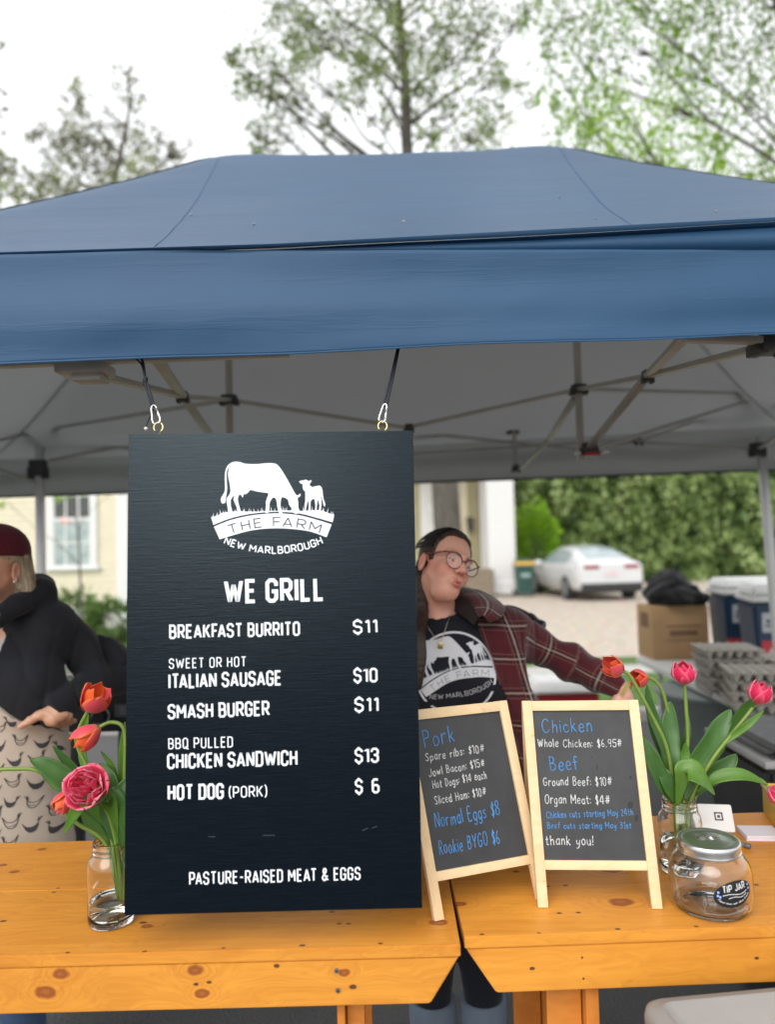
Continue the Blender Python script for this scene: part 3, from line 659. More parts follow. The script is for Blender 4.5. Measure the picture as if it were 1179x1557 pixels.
M_BRASS = mat('brass_wire', (.62, .50, .24), .32, .85); M_CHROME = mat('bright_steel', (.72, .72, .72), .25, .95, var=.05); M_CORD = mat('black_cord', (.016, .018, .026), .8, bump=.5, bs=900, bd=.001)
for i, (ep, cpx, ctop, cordtop) in enumerate((((241, 650), (239, 642), (233, 617), (213, 536)), ((582, 648), (581, 640), (586, 615), (607, 524)))):
    dd = 1.390 if i == 0 else 1.400
    c = W(*ep, dd); r_ = .0083
    mb = MB(); pts = [c + V(math.cos(a) * r_, .0015 * math.sin(a), math.sin(a) * r_ * 1.12) for a in [R(-62 + k * 292 / 20) for k in range(21)]]
    mb.tube([c + V(.0008, 0, -.022), c + V(.0008, 0, -.0135), c + V(.004, 0, -.0095)] + pts[0:], .0015, 8)
    mb.build('eye_bolt', [M_BRASS], sign, smooth=True)
    a, b = W(*cpx, dd), W(*ctop, dd + .012); d = (b - a); L = d.length; d.normalize(); s = d.cross(V(0, 1, 0)).normalized()
    if i == 0: s = (s + V(0, .25, 0)).normalized()
    prof = [(0, -.004), (.0055, -.001), (.0075, .006), (.0062, L * .5), (.0042, L - .004), (0, L + .001), (-.0042, L - .004), (-.0056, L * .5), (-.0066, .006), (-.0045, -.001)]
    wdt = 1.15 if i == 0 else .85
    ca = thing('carabiner', ['silver snap hook between the left black cord and the menu board', 'silver snap hook between the right black cord and the menu board'][i], 'carabiner', tuple(b), 'snap hooks holding the menu board')
    mb = MB(); loop = catmull([a + s * x * wdt + d * y for x, y in prof], 4, True)
    n_ = len(loop); mb.tube(loop[4:], .0017, 8); mb.build('hook', [M_CHROME], ca, smooth=True)
    mb = MB(); mb.tube([a - s * .0056 * wdt + d * L * .12, a - s * .0056 * wdt + d * L * .78], .0019, 8); mb.build('gate', [M_CHROME], ca, smooth=True)
    t = W(*cordtop, 1.47)
    if i == 0:
        k1 = W(221, 579, 1.42); mb = MB()
        for sx in (-1, 1): mb.tube(catmull([b + V(.0022 * sx, .002, -.003), (b + k1) / 2 + V(.0026 * sx, .001 * sx, 0), k1 + V(.002 * sx, 0, 0)], 6), .0021, 8)
        mb.tube(catmull([k1, (k1 + t) / 2 + V(.0015, 0, .002), t], 6), .0028, 8); mb.tube(catmull([k1, W(216, 556, 1.44), W(206, 545, 1.46)], 6), .0018, 8)
        mb.ball(k1, (.0052, .0052, .007)); mb.ball(k1 + V(.002, -.002, .004), (.004, .004, .004)); mb.ball(k1 + V(-.002, .001, -.005), (.0035, .004, .004))
        mb.tube(catmull([b + V(-.003, .012, -.004), W(229, 632, 1.40), W(224, 644, 1.40), W(222, 651, 1.40)], 6), .0013, 6)
    else:
        mb = MB()
        for sx in (-1, 1): mb.tube(catmull([b + V(.003 * sx, .002, -.002), (b + t) / 2 + V(.0022 * sx + .001, 0, 0), t + V(.0012 * sx, 0, 0)], 6), .0022, 8)
        mb.tube([b + V(-.004, .003, -.002), b + V(.004, .003, -.002)], .0024, 8)
    co = thing('hanging_cord', ['knotted black cord holding the left side of the menu board', 'doubled black cord without knots holding the right side of the menu board'][i], 'cord', tuple(t), 'cords holding the menu board')
    mb.build('rope', [M_CORD], co, smooth=True)
    if i == 0:
        mb = MB(); mb.ball(W(222, 652, 1.40), .0036); mb.build('bead', [mat('pale_bead', (.6, .58, .52), .4)], co, smooth=True)
# ------------------------------------------------------------------ the two chalk menus
M_RAW = pine('raw_pale_pine', (), (0, 0, 0), 'XZ', light=(.80, .60, .36), dark=(.62, .42, .22), grain=(11, 11, 1.6), rough=.6)
M_RAWH = pine('raw_pale_pine_rail', (), (0, 0, 0), 'XZ', light=(.80, .60, .36), dark=(.62, .42, .22), grain=(1.6, 11, 14), rough=.6)
m = NT('chalkboard_slate'); n1 = m.noise(m.obj(), 9, 6, .65); n2 = m.noise(m.scale(m.obj(), (4, 4, 1)), 30, 5, .7)
m.p(Base_Color=m.ramp(n1, [(.3, (.022, .023, .024)), (.72, (.044, .045, .047))]), Roughness=m.math('MULTIPLY_ADD', n2, .25, .42)); M_SLATE = m.m
def chalk(name, col):
    m = NT(name); n_ = m.noise(m.obj(), 420, 3, .7); m.p(Base_Color=m.ramp(n_, [(.3, tuple(x * .45 for x in col)), (.58, col)]), Roughness=.9); return m.m
M_CHW = chalk('white_chalk', (.62, .62, .61)); M_CHB = chalk('blue_chalk', (.075, .26, .58))
def chalkboard(label, fl, fr, lb, h, lines, smudge, seed, side=0.0):
    a = Wz(*fl, TZ); b = Wz(*fr, TZ); r_ = (b - a); wd = r_.length; r_.normalize()
    back = V(-r_.y, r_.x, 0); up = (back * lb + V(0, 0, h) + r_ * side); ln = up.length; up.normalize(); n = r_.cross(up).normalized(); n = -n if n.dot(back) > 0 else n
    root = thing('chalkboard_stand', label, 'chalkboard', tuple((a + b) / 2 + back * lb), 'wooden chalk menus on the table')
    M3 = Matrix((r_, -n, up)).transposed(); P = lambda x, y, z=0: a + r_ * x + up * y + n * z
    sw, th = .0195, .013
    e = sw * .5
    for x in (0, wd): mb = MB(); mb.box(P(x, ln / 2), (sw, th, ln), M3, bev=.0012); mb.build('stile', [M_RAW], root, auto=35)
    mb = MB(); rw = wd - sw; lo = ln * .195
    mb.box(P(wd / 2, ln - sw / 2 - .0006, -.0003), (rw, th - .001, sw), M3, bev=.0008); mb.build('rail', [M_RAWH], root, auto=35); mb = MB(); mb.box(P(wd / 2, lo, -.0003), (rw, th - .001, sw * .86), M3, bev=.0008)
    mb.build('rail', [M_RAWH], root, auto=35)
    mb = MB(); y0, y1 = lo + sw * .43, ln - sw - .0006
    mb.box(P(wd / 2, (y0 + y1) / 2, -.0015), (rw, .004, y1 - y0), M3); mb.build('slate', [M_SLATE], root)
    # rear prop: two stiles and a rail hinged at the top
    top = a + up * (ln - .004) + back * .012; bb = a + back * (2 * lb + .012)
    mb = MB(); u2 = (top - bb); l2 = u2.length; u2.normalize(); n2 = r_.cross(u2).normalized(); M4 = Matrix((r_, -n2, u2)).transposed()
    for x in (0, wd): mb.box(bb + r_ * x + u2 * l2 / 2, (sw, .012, l2 - .002), M4, bev=.0012)
    mb.box(bb + r_ * wd / 2 + u2 * l2 * .2, (rw, .0112, sw * .8), M4, bev=.001); mb.box(bb + r_ * wd / 2 + u2 * (l2 - .015), (rw, .0112, sw * .8), M4, bev=.001)
    mb.build('rear_prop', [M_RAW], root, auto=35)
    p0 = P(wd / 2, ln / 2, .0006); rnd = random.Random(seed)
    for txt, q0, q1, cap, blue, wt in lines:
        pl, L, q = on_plane(p0, n, q0, q1, .0004); k = q.y / FPX
        mw = MB(); write(mw, txt, HAND, pl, wt * .82 * k, cap * .88 * k, L, .27, .5, True, .06, rnd); mw.build('blue_writing' if blue else 'white_writing', [M_CHB if blue else M_CHW], root)
    if smudge:
        M_DAMP = mat('damp_slate', (.012, .012, .013), .3)
        for (px, py, rx, ry, tl) in smudge:
            mb = MB()
            c = hit(px, py, p0, n); k = c.y / FPX
            mb.poly([c + r_ * (rx * k * math.cos(t) + tl * k * math.sin(t)) * (1 + .15 * math.sin(3 * t)) + up * ry * k * math.sin(t) + n * .0002 for t in [2 * math.pi * j / 16 for j in range(16)]])
            mb.build('damp_smudge', [M_DAMP], root)
    return root
chalkboard('pale wood chalk menu headed Pork, turned and half hidden by the menu board', (667, 1398), (823, 1366), .083, .372,
  [('Pork', (646, 1135), (691, 1127), 27, 1, .8), ('Spare ribs: $10#', (648, 1157), (736, 1143), 12.5, 0, .62), ('Jowl Bacon: $15#', (653, 1180.5), (737, 1164.5), 12.5, 0, .62), ('Hot Dogs: $14 each', (659, 1199), (740, 1183), 12.5, 0, .62),
   ('Sliced Ham: $10#', (662, 1222.5), (739, 1208.5), 13, 0, .62), ('Normal Eggs $8', (663, 1258), (760, 1238), 22, 1, .75), ('Rookie BYGO $6', (669, 1299), (760, 1281), 21, 1, .75)], None, 3, -.030)
chalkboard('pale wood chalk menu headed Chicken, standing upright beside the tip jar', (826, 1378.5), (999, 1380.5), .085, .374,
  [('Chicken', (826, 1113), (900, 1111), 21, 1, .75), ('Whole Chicken: $6.95#', (819, 1135), (945.5, 1135.8), 12.5, 0, .62), ('Beef', (838, 1171), (879, 1169), 22, 1, .75), ('Ground Beef: $10#', (827, 1194), (930, 1194), 13, 0, .62),
   ('Organ Meat: $4#', (829.5, 1221), (927, 1222.5), 13.5, 0, .65), ('Chicken cuts starting May 24th', (832, 1243.5), (963, 1239), 10, 1, .55), ('Beef cuts starting May 31st', (833, 1259.5), (960, 1259), 9.5, 1, .55), ('thank you!', (831, 1283.5), (902, 1285), 14, 0, .68)],
  [(959, 1224, 4, 5.5, 1), (968, 1244, 2.5, 5, 1.5), (959, 1182, 2.2, 2.6, 0), (908, 1166, 1.3, 4, .4), (900, 1151, 1.2, 1.2, 0), (923, 1180, 1.3, 3, -1)], 8, -.010)
# ------------------------------------------------------------------ jars
def glass(name, col=(.95, .98, .96), rough=0.0, ior=1.45, bump=0):
    m = NT(name); m.p(Base_Color=col, Roughness=rough, IOR=ior, Transmission_Weight=1.0)
    if bump: m.bump(m.noise(m.scale(m.obj(), (1, 1, .5)), 22, 2), bump, .004)
    return m.m
M_GLASS = glass('clear_jar_glass', (.99, 1, .995), bump=.10); M_WATER = glass('cloudy_water', (.90, .93, .84), 0, 1.33)
def mason_jar(label, c, r, h, water):
    root = thing('mason_jar', label, 'jar', tuple(c), 'glass flower jars'); t = .0026
    out = [(0, .0015), (r * .55, .003), (r * .80, .0005), (r * .93, .003), (r * .985, .010), (r, .02), (r, h * .66), (r * .985, h * .72), (r * .92, h * .79), (r * .80, h * .835), (r * .765, h * .85), (r * .765, h * .865), (r * .80, h * .872), (r * .80, h * .885), (r * .765, h * .892), (r * .765, h * .925), (r * .79, h * .932), (r * .79, h * .945), (r * .76, h * .952), (r * .76, h * .985), (r * .745, h)]
    inn = [(r * .70, h), (r * .695, h * .98), (r * .695, h * .85), (r * .74, h * .825), (r * .86, h * .775), (r * .925, h * .715), (r - t, h * .655), (r - t, .024), (r * .92, .012), (r * .75, .009), (0, .011)]
    mb = MB(); mb.lathe(c, out + inn, 64); mb.build('jar_glass', [M_GLASS], root, smooth=True)
    mb = MB(); e = .0004
    mb.lathe(c, [(0, .011 + e), (r * .75 - e, .009 + e), (r * .92 - e, .012 + e), (r - t - e, .024), (r - t - e, water - .001), (r - t - .0018, water), (0, water - .0004)], 64); mb.build('water', [M_WATER], root, smooth=True)
    return root
JL = Wz(170, 1401, TZ); JR = Wz(1037, 1323, TZ)
mason_jar('clear glass mason jar of tulips at the left edge of the menu board', JL, .0435, .152, .045)
mason_jar('clear glass mason jar of tulips behind the tip jar', JR, .0445, .150, .066)
TJ = Wz(1082, 1378, TZ); tj = thing('tip_jar', 'squat clear glass tip jar with slotted metal lid and black oval sticker', 'jar', tuple(TJ)); r = .0755; h = .122
def tj_r(z):
    zz = [0, .004, .014, .03, .05, .07, .085, .096, .104]; rr = [.80, .88, .96, .995, 1.0, .985, .94, .85, .74]
    return r * float(np.interp(z, zz, rr))
out = [(0, .002), (r * .6, .003), (r * .72, .0005)] + [(tj_r(z), z) for z in np.linspace(.002, .104, 26)] + [(r * .70, .107), (r * .70, .120)]
inn = [(r * .655, .120), (r * .655, .107)] + [(tj_r(z) - .0034, z) for z in np.linspace(.103, .010, 24)] + [(r * .6, .008), (0, .009)]
mb = MB(); mb.lathe(TJ, out + inn, 72); mb.build('jar_glass', [glass('thick_jar_glass', (.995, 1, .995), bump=.20)], tj, smooth=True)
rl = .0565
mb = MB(); mb.lathe(TJ, [(rl - .001, .1055), (rl + .001, .1065), (rl + .001, .1085), (rl - .001, .110), (rl - .001, .116), (rl + .0008, .1175), (rl + .0008, .1245), (rl - .001, .1272), (rl - .004, .1280), (rl * .86, .1276), (rl * .83, .1258), (rl * .80, .1254), (rl * .52, .1256), (rl * .48, .1264), (0, .1264)], 72)
M_LID = mat('galvanised_lid', (.66, .67, .66), .30, 1, var=.08, bump=.35, bs=26, bd=.004)
lid = mb.build('lid', [M_LID], tj, auto=50)
mb = MB(); rn = random.Random(4)                                      # the torn coin slot
for sgn in (-1, 1):
    mb.grid(lambda u, v: TJ + V((u - .5) * .040, sgn * (.0025 + .006 * v * (1 + .3 * math.sin(u * 9))) + .002, .1268 + .0042 * (1 - v) * (.6 + .4 * math.sin(u * 14 + sgn))), 18, 3)
mb.build('torn_slot_edge', [mat('bent_bright_tin', (.85, .85, .83), .3, 1, bump=.5, bs=90)], lid, smooth=True)
mb = MB(); mb.box(TJ + V(0, .002, .1267), (.042, .004, .0005)); mb.build('coin_slot', [M_BLK], lid)
# oval sticker, bent round the glass, with chalk-white lettering
lc = W(1112, 1356, TJ.y - .065); la = math.atan2(lc.x - TJ.x, -(lc.y - TJ.y)) + .02; lz = lc.z - TJ.z
def st(u, v, z=0):
    zz = lz + v; rr = tj_r(zz) + .0007 + z; a = la + u / r; return TJ + V(rr * math.sin(a), -rr * math.cos(a), zz)
mb = MB()
mb.grid(lambda a, b: (lambda t, q: st(.0385 * q * math.cos(t) , .0225 * q * math.sin(t) + .0045 * q * math.cos(t)))(2 * math.pi * a, b), 40, 6); stick = mb.build('sticker', [mat('black_sticker', (.008, .008, .010), .35)], tj, smooth=True)
mb = MB(); rn = random.Random(2)
tilt = lambda u, v, z=0: st(u - .0215 + v * -.05, v + .0035 + u * .13, .0004 + z)
write(mb, 'TIP JAR', dict(SIGN), tilt, .0010, .0108, .043, .3, .5)
for k, (u0, u1, vv) in enumerate(((-.022, .026, -.0015), (-.012, .024, -.0065))):
    q = [(u0 + (u1 - u0) * i / 14, vv + .0018 * math.sin(i / 14 * 6.3) + .006 * (i / 14) ** 2) for i in range(15)]
    vs, fs = ribbon(q, .0007, True); mb.add([st(p.x, p.y, .0005) for p in vs], fs)
arcp = lambda u, v, z=0: (lambda s: st(.0345 * math.sin(s) * (1 - v * 18) * 1.0, -.0185 * math.cos(s) * (1 - v * 22) + .0035 * math.sin(s) + .002, .0004 + z))(-1.15 + 2.3 * u / .07)
write(mb, 'Fund fun at the farm', HAND, arcp, .00062, .0062, .07, .17, .3, True, .04, rn)
mb.build('sticker_writing', [M_CHW], stick)
mb = MB()
for (u, v) in ((-.030, .004), (-.027, -.004), (-.031, -.002), (.030, .013), (.032, .006)):
    mb.add([st(u + .0022 * math.cos(t), v + .0022 * math.sin(t), .0004) for t in [math.pi * 2 * k / 8 for k in range(8)]], [tuple(range(8))])
mb.build('sticker_flower', [mat('blue_pen', (.25, .4, .75), .6)], stick)
# ------------------------------------------------------------------ small things at the back of the right table
cr = Wz(1094, 1268, TZ); cr = V(cr.x, cr.y, TZ); card = thing('card_reader', 'white square card reader leaning on the table behind the tip jar', 'card reader', tuple(cr))
M_WHT = mat('white_plastic', (.78, .76, .74), .35, var=.03)
Mc = Matrix.Rotation(R(-10), 3, 'Z') @ Matrix.Rotation(R(-33), 3, 'X')
mb = MB(); mb.box(cr + V(0, .016, .031), (.078, .014, .064), Mc, bev=.005); cb = mb.build('reader_body', [M_WHT], card, auto=40)
mb = MB(); mb.box(cr + V(0, .034, .022), (.070, .034, .041), Matrix.Rotation(R(-10), 3, 'Z'), bev=.004); mb.build('stand', [M_WHT], card, auto=40)
mb = MB(); o_ = cr + V(0, .016, .031) + Mc @ V(.006, -.0074, .003)
for (sx, sy, cx, cz) in ((.019, .0032, 0, .0079), (.019, .0032, 0, -.0079), (.0032, .0127, -.0079, 0), (.0032, .0127, .0079, 0), (.0062, .0062, 0, 0)):
    mb.box(o_ + Mc @ V(cx, 0, cz), (sx, .0006, sy), Mc)
mb.build('square_mark', [M_BLK], cb)
np_ = Wz(1156, 1270, TZ); pad = MB()
for k in range(5): pad.box(np_ + V(.0012 * (k % 2), .001 * ((k * 7) % 3), .001 + .0022 * k), (.082, .066, .0021), Matrix.Rotation(R(-6 + .7 * ((k * 5) % 3)), 3, 'Z'))
o = pad.build('note_pad', [mat('lilac_white_paper', (.72, .68, .74), .8, var=.03)], None)
tag(o, 'small pale lilac pad of paper lying between card reader and yellow box', 'note pad')
a, b = Wz(1112, 1283, TZ) + V(0, 0, .006), Wz(1142, 1291, TZ) + V(0, 0, .006)
mk = thing('marker_pen', 'grey marker pen lying behind the lid of the tip jar', 'pen', tuple(a)); mb = MB(); d = (b - a).normalized(); mb.tube([a - d * .07, b - d * .012], .0055, 14); mb.build('barrel', [mat('grey_plastic', (.16, .16, .17), .4)], mk, auto=40)
mb = MB(); mb.tube([b - d * .012, b - d * .002, b], [.006, .006, .0045], 14); mb.build('cap', [mat('dark_grey_plastic', (.10, .10, .11), .4)], mk, auto=40)
ya = Wz(1161, 1234, TZ); yb = Wz(1218, 1312, TZ); d = (yb - ya); L = d.length; d.normalize(); nn = V(-d.y, d.x, 0); nn = nn if nn.x > 0 else -nn
yc = (ya + yb) / 2 + nn * .09; ybx = thing('yellow_box', 'bright yellow open cash box at the right end of the table', 'box', (yc.x, yc.y, TZ))
M_YEL = mat('yellow_enamel', (.72, .47, .015), .35, var=.06, coat=.3); My = Matrix((d, nn, V(0, 0, 1))).transposed()
mb = MB(); h_ = .068
for (c, s) in ((ya + d * L / 2 + nn * .002, (L, .004, h_)), (ya + d * L / 2 + nn * .178, (L, .004, h_)), (ya + d * .002 + nn * .09, (.004, .172, h_)), (yb - d * .002 + nn * .09, (.004, .172, h_))): mb.box(c + V(0, 0, h_ / 2 + .001), s, My, bev=.0015)
mb.box(yc + V(0, 0, .003), (L - .01, .17, .004), My); mb.build('box_body', [M_YEL], ybx, auto=40)
mb = MB(); 
for off in (0, .18): mb.tube([ya + nn * off + V(0, 0, h_), yb + nn * off + V(0, 0, h_)], .004, 10)
for e in (ya, yb): mb.tube([e + V(0, 0, h_), e + nn * .18 + V(0, 0, h_)], .004, 10)
mb.build('rolled_rim', [M_YEL], ybx, smooth=True)
# grey lidded bin in front of the right table
gb = W(985, 1521, 1.268); gz = gb.z
bin_ = thing('grey_storage_bin', 'grey lidded plastic storage bin in front of the right table, bottom corner', 'bin', (gb.x + .22, gb.y - .2, 0))
ux = W(1179, 1498, 1.292) - gb; ux.z = 0; ux.normalize(); uy = V(ux.y, -ux.x, 0); Mg = Matrix((ux, -uy, V(0, 0, 1))).transposed()
M_GB = mat('warm_grey_plastic', (.26, .24, .22), .5, var=.05, bump=.25, bs=700, bd=.0006)
mb = MB(); cc = gb + ux * .27 + uy * .18
def rr(cx, w_, h_, z, rad):
    pts = []
    for (sx, sy, a0) in ((1, 1, 0), (-1, 1, 90), (-1, -1, 180), (1, -1, 270)):
        for k in range(7):
            a = R(a0 + 15 * k); pts.append(cx + ux * (sx * (w_ / 2 - rad) + rad * math.cos(a)) + uy * -(sy * (h_ / 2 - rad) + rad * math.sin(a)) * 1 + V(0, 0, z - cx.z))
    return pts
def loft(mb, rings):
    n = len(rings[0]); vs = [p for r_ in rings for p in r_]; fs = []
    for i in range(len(rings) - 1):
        for k in range(n): fs.append((i * n + k, i * n + (k + 1) % n, (i + 1) * n + (k + 1) % n, (i + 1) * n + k))
    fs.append(tuple(range(n))[::-1]); fs.append(tuple((len(rings) - 1) * n + k for k in range(n))); mb.add(vs, fs)
loft(mb, [rr(cc, .56, .38, gz - .055, .03), rr(cc, .565, .385, gz - .02, .032), rr(cc, .56, .38, gz - .006, .032), rr(cc, .545, .365, gz, .03), rr(cc, .525, .345, gz, .026), rr(cc, .52, .34, gz + .003, .025), rr(cc, .512, .332, gz + .003, .022), rr(cc, .505, .325, gz - .002, .02)])
mb.build('lid', [M_GB], bin_, auto=60)
mb = MB(); loft(mb, [rr(cc, .44, .28, .0, .03), rr(cc, .53, .35, gz - .03, .03)]); mb.build('body', [M_GB], bin_, auto=60)
# ------------------------------------------------------------------ tulips
def petal_mat(name, base, mid, edge, streak=.25):
    m = NT(name); uv = m.uv(); sp = m.n('SeparateXYZ', {0: uv}); u, v = sp.outputs[0], sp.outputs[1]
    au = m.math('ABSOLUTE', m.math('MULTIPLY_ADD', u, 2, -1.0))
    st = m.noise(m.scale(uv, (26, 1.2, 1)), 1.6, 3)
    f = m.math('ADD', m.math('MULTIPLY', m.math('POWER', au, 2.2), .75), m.math('MULTIPLY', m.math('SUBTRACT', st, .5), .5))
    f = m.math('ADD', f, m.math('MULTIPLY', m.math('POWER', v, 5), .35))
    c = m.ramp(f, [(.15, mid), (.95, edge)]); c = m.mix(m.ramp(v, [(0, 1), (.2, 0)]), c, base)
    m.p(Base_Color=c, Roughness=.42); m.b.inputs['Sheen Weight'].default_value = .2
    m.bump(st, .15, .001)
    tr = m.n('BsdfTranslucent'); m.t.links.new(c, tr.inputs[0]); ad = m.n('MixShader', {0: .42})
    m.t.links.new(m.b.outputs[0], ad.inputs[1]); m.t.links.new(tr.outputs[0], ad.inputs[2]); m.t.links.new(ad.outputs[0], m.out.inputs[0]); return m.m
M_PORANGE = petal_mat('orange_pink_petal', (.75, .45, .08), (.84, .14, .025), (.88, .26, .012))
M_POUTER = petal_mat('pink_orange_petal', (.78, .34, .16), (.84, .10, .15), (.90, .27, .015))
M_PRED = petal_mat('red_orange_petal', (.72, .36, .04), (.74, .065, .035), (.90, .22, .012))
M_PPINK = petal_mat('deep_pink_petal', (.80, .40, .34), (.80, .022, .12), (.92, .18, .28))
M_PROSE = petal_mat('rose_petal', (.86, .50, .48), (.90, .040, .19), (.96, .42, .50))
def leafmat(name, a, b):
    m = NT(name); uv = m.uv(); st = m.noise(m.scale(uv, (22, .8, 1)), 1.5, 3); bl = m.noise(m.obj(), 28, 4)
    c = m.ramp(m.math('ADD', m.math('MULTIPLY', st, .55), m.math('MULTIPLY', bl, .45)), [(.35, a), (.66, b)])
    m.p(Base_Color=c, Roughness=.36); m.b.inputs['Specular IOR Level'].default_value = .45; m.bump(st, .22, .002)
    tr = m.n('BsdfTranslucent', {'Color': (.22, .42, .03, 1)}); ad = m.n('MixShader', {0: .22})
    m.t.links.new(m.b.outputs[0], ad.inputs[1]); m.t.links.new(tr.outputs[0], ad.inputs[2]); m.t.links.new(ad.outputs[0], m.out.inputs[0]); return m.m
M_LEAF = leafmat('tulip_leaf', (.036, .105, .022), (.078, .185, .034)); M_LEAFL = leafmat('tulip_leaf_light', (.065, .165, .018), (.13, .265, .030)); M_STEM = leafmat('tulip_stem', (.16, .26, .045), (.26, .36, .075))
def frame_of(d, face=V(0, -1, 0)):
    d = d.normalized(); x = d.cross(face); x = x.normalized() if x.length > .05 else d.orthogonal().normalized(); y = x.cross(d); return x, y, d
def petal(mb, c, fx, fy, fd, phi, L, Rr, wid, open_, tip=.5, off=0, bend=0, mi=0, n=(8, 9)):
    """one cupped petal of a bloom; open_: how far the tip leans out"""
    def fn(u, v):
        s = v; q = (u - .5) * 2
        prof = (.16 + .84 * math.sin(min(1, s * 1.55) * math.pi / 2) ** .8)      # swelling cup
        rad = Rr * prof * (1 - (1 - open_) * max(0, s - .45) ** 1.6 * 1.5) + off
        half = wid * math.sin(math.pi * min(1, .10 + .72 * s ** .8)) * (1 - max(0, s - .72) / .28 * (1 - tip) if s > .72 else 1)
        if s > .93: half *= max(.12, 1 - ((s - .93) / .07) ** 2 * .85)
        a = phi + q * half / max(.35, prof)
        rad *= 1 + .10 * q * q * (open_ - .3) - .05 * (1 - q * q)
        h = L * (s - .10 * q * q * s) + bend * s * s
        return c + fx * math.cos(a) * rad + fy * math.sin(a) * rad + fd * h
    mb.grid(fn, *n, mi)
def tulip(label, pts, axis, kind, size, leaves=(), group='tulips in the left jar', r0=.0042, bloom=True, face=V(0, -1, 0), seed=0):
    rnd = random.Random(seed); P = catmull(pts, 8)
    root = thing('tulip', label, 'tulip', tuple(P[0]), group)
    mb = MB(); mb.tube(P, [r0 * (1.0 - .15 * i / len(P)) for i in range(len(P))], 10); mb.build('stem', [M_STEM], root, smooth=True)
    if bloom:
        fx, fy, fd = frame_of(Vector(axis), face); c = P[-1] - fd * size * .04; mb = MB(); L = size; Rr = size * (.43 if kind == 'pink' else .40)
        if kind == 'cup':
            ph = rnd.uniform(0, 1)
            for k in range(3): petal(mb, c, fx, fy, fd, ph + k * 2.094 + 1.047, L * .97, Rr * .80, .82, .62, .45, bend=rnd.uniform(-.05, .03) * L)
            for k in range(3): petal(mb, c, fx, fy, fd, ph + k * 2.094, L * rnd.uniform(.9, 1.0), Rr, .88, rnd.uniform(.6, .85), .45, mi=1)
            ms = [M_PORANGE, M_POUTER]
        elif kind == 'open':
            ph = rnd.uniform(0, 1)
            for k in range(3): petal(mb, c, fx, fy, fd, ph + k * 2.094 + 1.047, L, Rr * .85, .86, .72, .68, bend=rnd.uniform(-.06, .04) * L)
            for k in range(3): petal(mb, c, fx, fy, fd, ph + k * 2.094, L * (.86 if k else 1.02), Rr * 1.02, .95, .80 + .3 * (k == 1), .72, mi=1)
            ms = [M_PORANGE, M_POUTER]
        elif kind == 'red':
            ph = rnd.uniform(0, 1)
            for k in range(3): petal(mb, c, fx, fy, fd, ph + k * 2.094 + 1.047, L, Rr * .82, .85, .7, .45, bend=rnd.uniform(-.06, .03) * L)
            for k in range(4): petal(mb, c, fx, fy, fd, ph + k * 1.57, L * rnd.uniform(.85, 1), Rr, .82, rnd.uniform(.65, .95), .4, mi=1)
            ms = [M_PRED, M_POUTER]
        elif kind == 'pink':
            for k in range(4): petal(mb, c, fx, fy, fd, k * 1.57 + .4, L * .92, Rr * .80, .9, .30, .8)
            for k in range(5): petal(mb, c, fx, fy, fd, k * 1.257, L * rnd.uniform(.78, .96), Rr * 1.12, .95, .38, .82, mi=0 if k % 3 else 1)
            ms = [M_PPINK, M_PROSE]
        else:                                                    # double, many ruffled petals
            lay = [(7, 1.34, .80, 1.15, .70), (8, 1.14, .88, .95, .55), (8, .90, .94, .8, .50), (7, .64, .96, .75, .50), (5, .36, .92, .7, .5)]
            for li, (nn, rr_, hh, op, wd) in enumerate(lay):
                for k in range(nn):
                    petal(mb, c + fd * .004 * li, fx, fy, fd, k * 6.283 / nn + li * .45 + rnd.uniform(-.25, .25), L * hh * rnd.uniform(.74, 1.08), Rr * rr_ * 1.12, wd * rnd.uniform(.8, 1.1), op * rnd.uniform(.75, 1.2), .78, bend=rnd.uniform(-.12, .05) * L, mi=1 if (k + li) % 3 else 0, n=(7, 8))
            ms = [M_PPINK, M_PROSE]
        bo = mb.build('bloom', ms, root, smooth=True)
        sd = bo.modifiers.new('thick', 'SOLIDIFY'); sd.thickness = .0007
    for lf in leaves: leaf(root, *lf)
    return root
def leaf(root, pts, width, up, light=False, fold=.25, s0=.35):
    C = catmull(pts, 8); n = len(C) - 1; up = Vector(up); mb = MB()
    wob = random.Random(int(abs(C[-1].x) * 1e4)).uniform(0, 6)
    def fn(u, v):
        i = min(n, v * n); k = int(min(n - 1, i)); f = i - k; p = C[k] * (1 - f) + C[k + 1] * f
        t = (C[min(n, k + 1)] - C[max(0, k - 0)]); t = t.normalized(); sd = t.cross(up); sd = sd.normalized() if sd.length > .05 else t.orthogonal().normalized(); nn = sd.cross(t)
        w_ = width * .5 * (math.sin(math.pi * min(1, (.10 + .90 * v)) ** 1.15) ** .85 if v < .995 else .01) * (s0 + (1 - s0) * min(1, v * 3.2)); w_ = max(w_, .0008)
        q = (u - .5) * 2
        return p + sd * q * w_ + nn * (fold * w_ * q * q + .06 * width * math.sin(v * 9 + wob) * q * abs(q))
    mb.grid(fn, 8, 36); o = mb.build('leaf', [M_LEAFL if light else M_LEAF], root, smooth=True)
    sd = o.modifiers.new('thick', 'SOLIDIFY'); sd.thickness = .0009
    return o
F = (0, -1, .25)
dl = JL.y; L_ = lambda px, py, dy=0: W(px, py, dl + dy)
g1, g2 = 'tulips in the left jar', 'tulips in the right jar'
tulip('orange tulip standing highest in the left jar, its cup open to the right', [L_(187, 1375, .01), L_(174, 1300, .0), L_(160, 1220, .01), L_(120, 1140, .02), L_(119, 1112, .01), L_(135, 1079, 0)], (.55, -.35, .72), 'open', .066,
      [([L_(178, 1290, .01), L_(150, 1210, .04), L_(126, 1150, .06), L_(131, 1095, .05), L_(134, 1080, .05)], .016, F, True), ([L_(176, 1290, .02), L_(150, 1220, .06), L_(112, 1170, .07), L_(80, 1133, .06)], .022, F)], g1, seed=2)
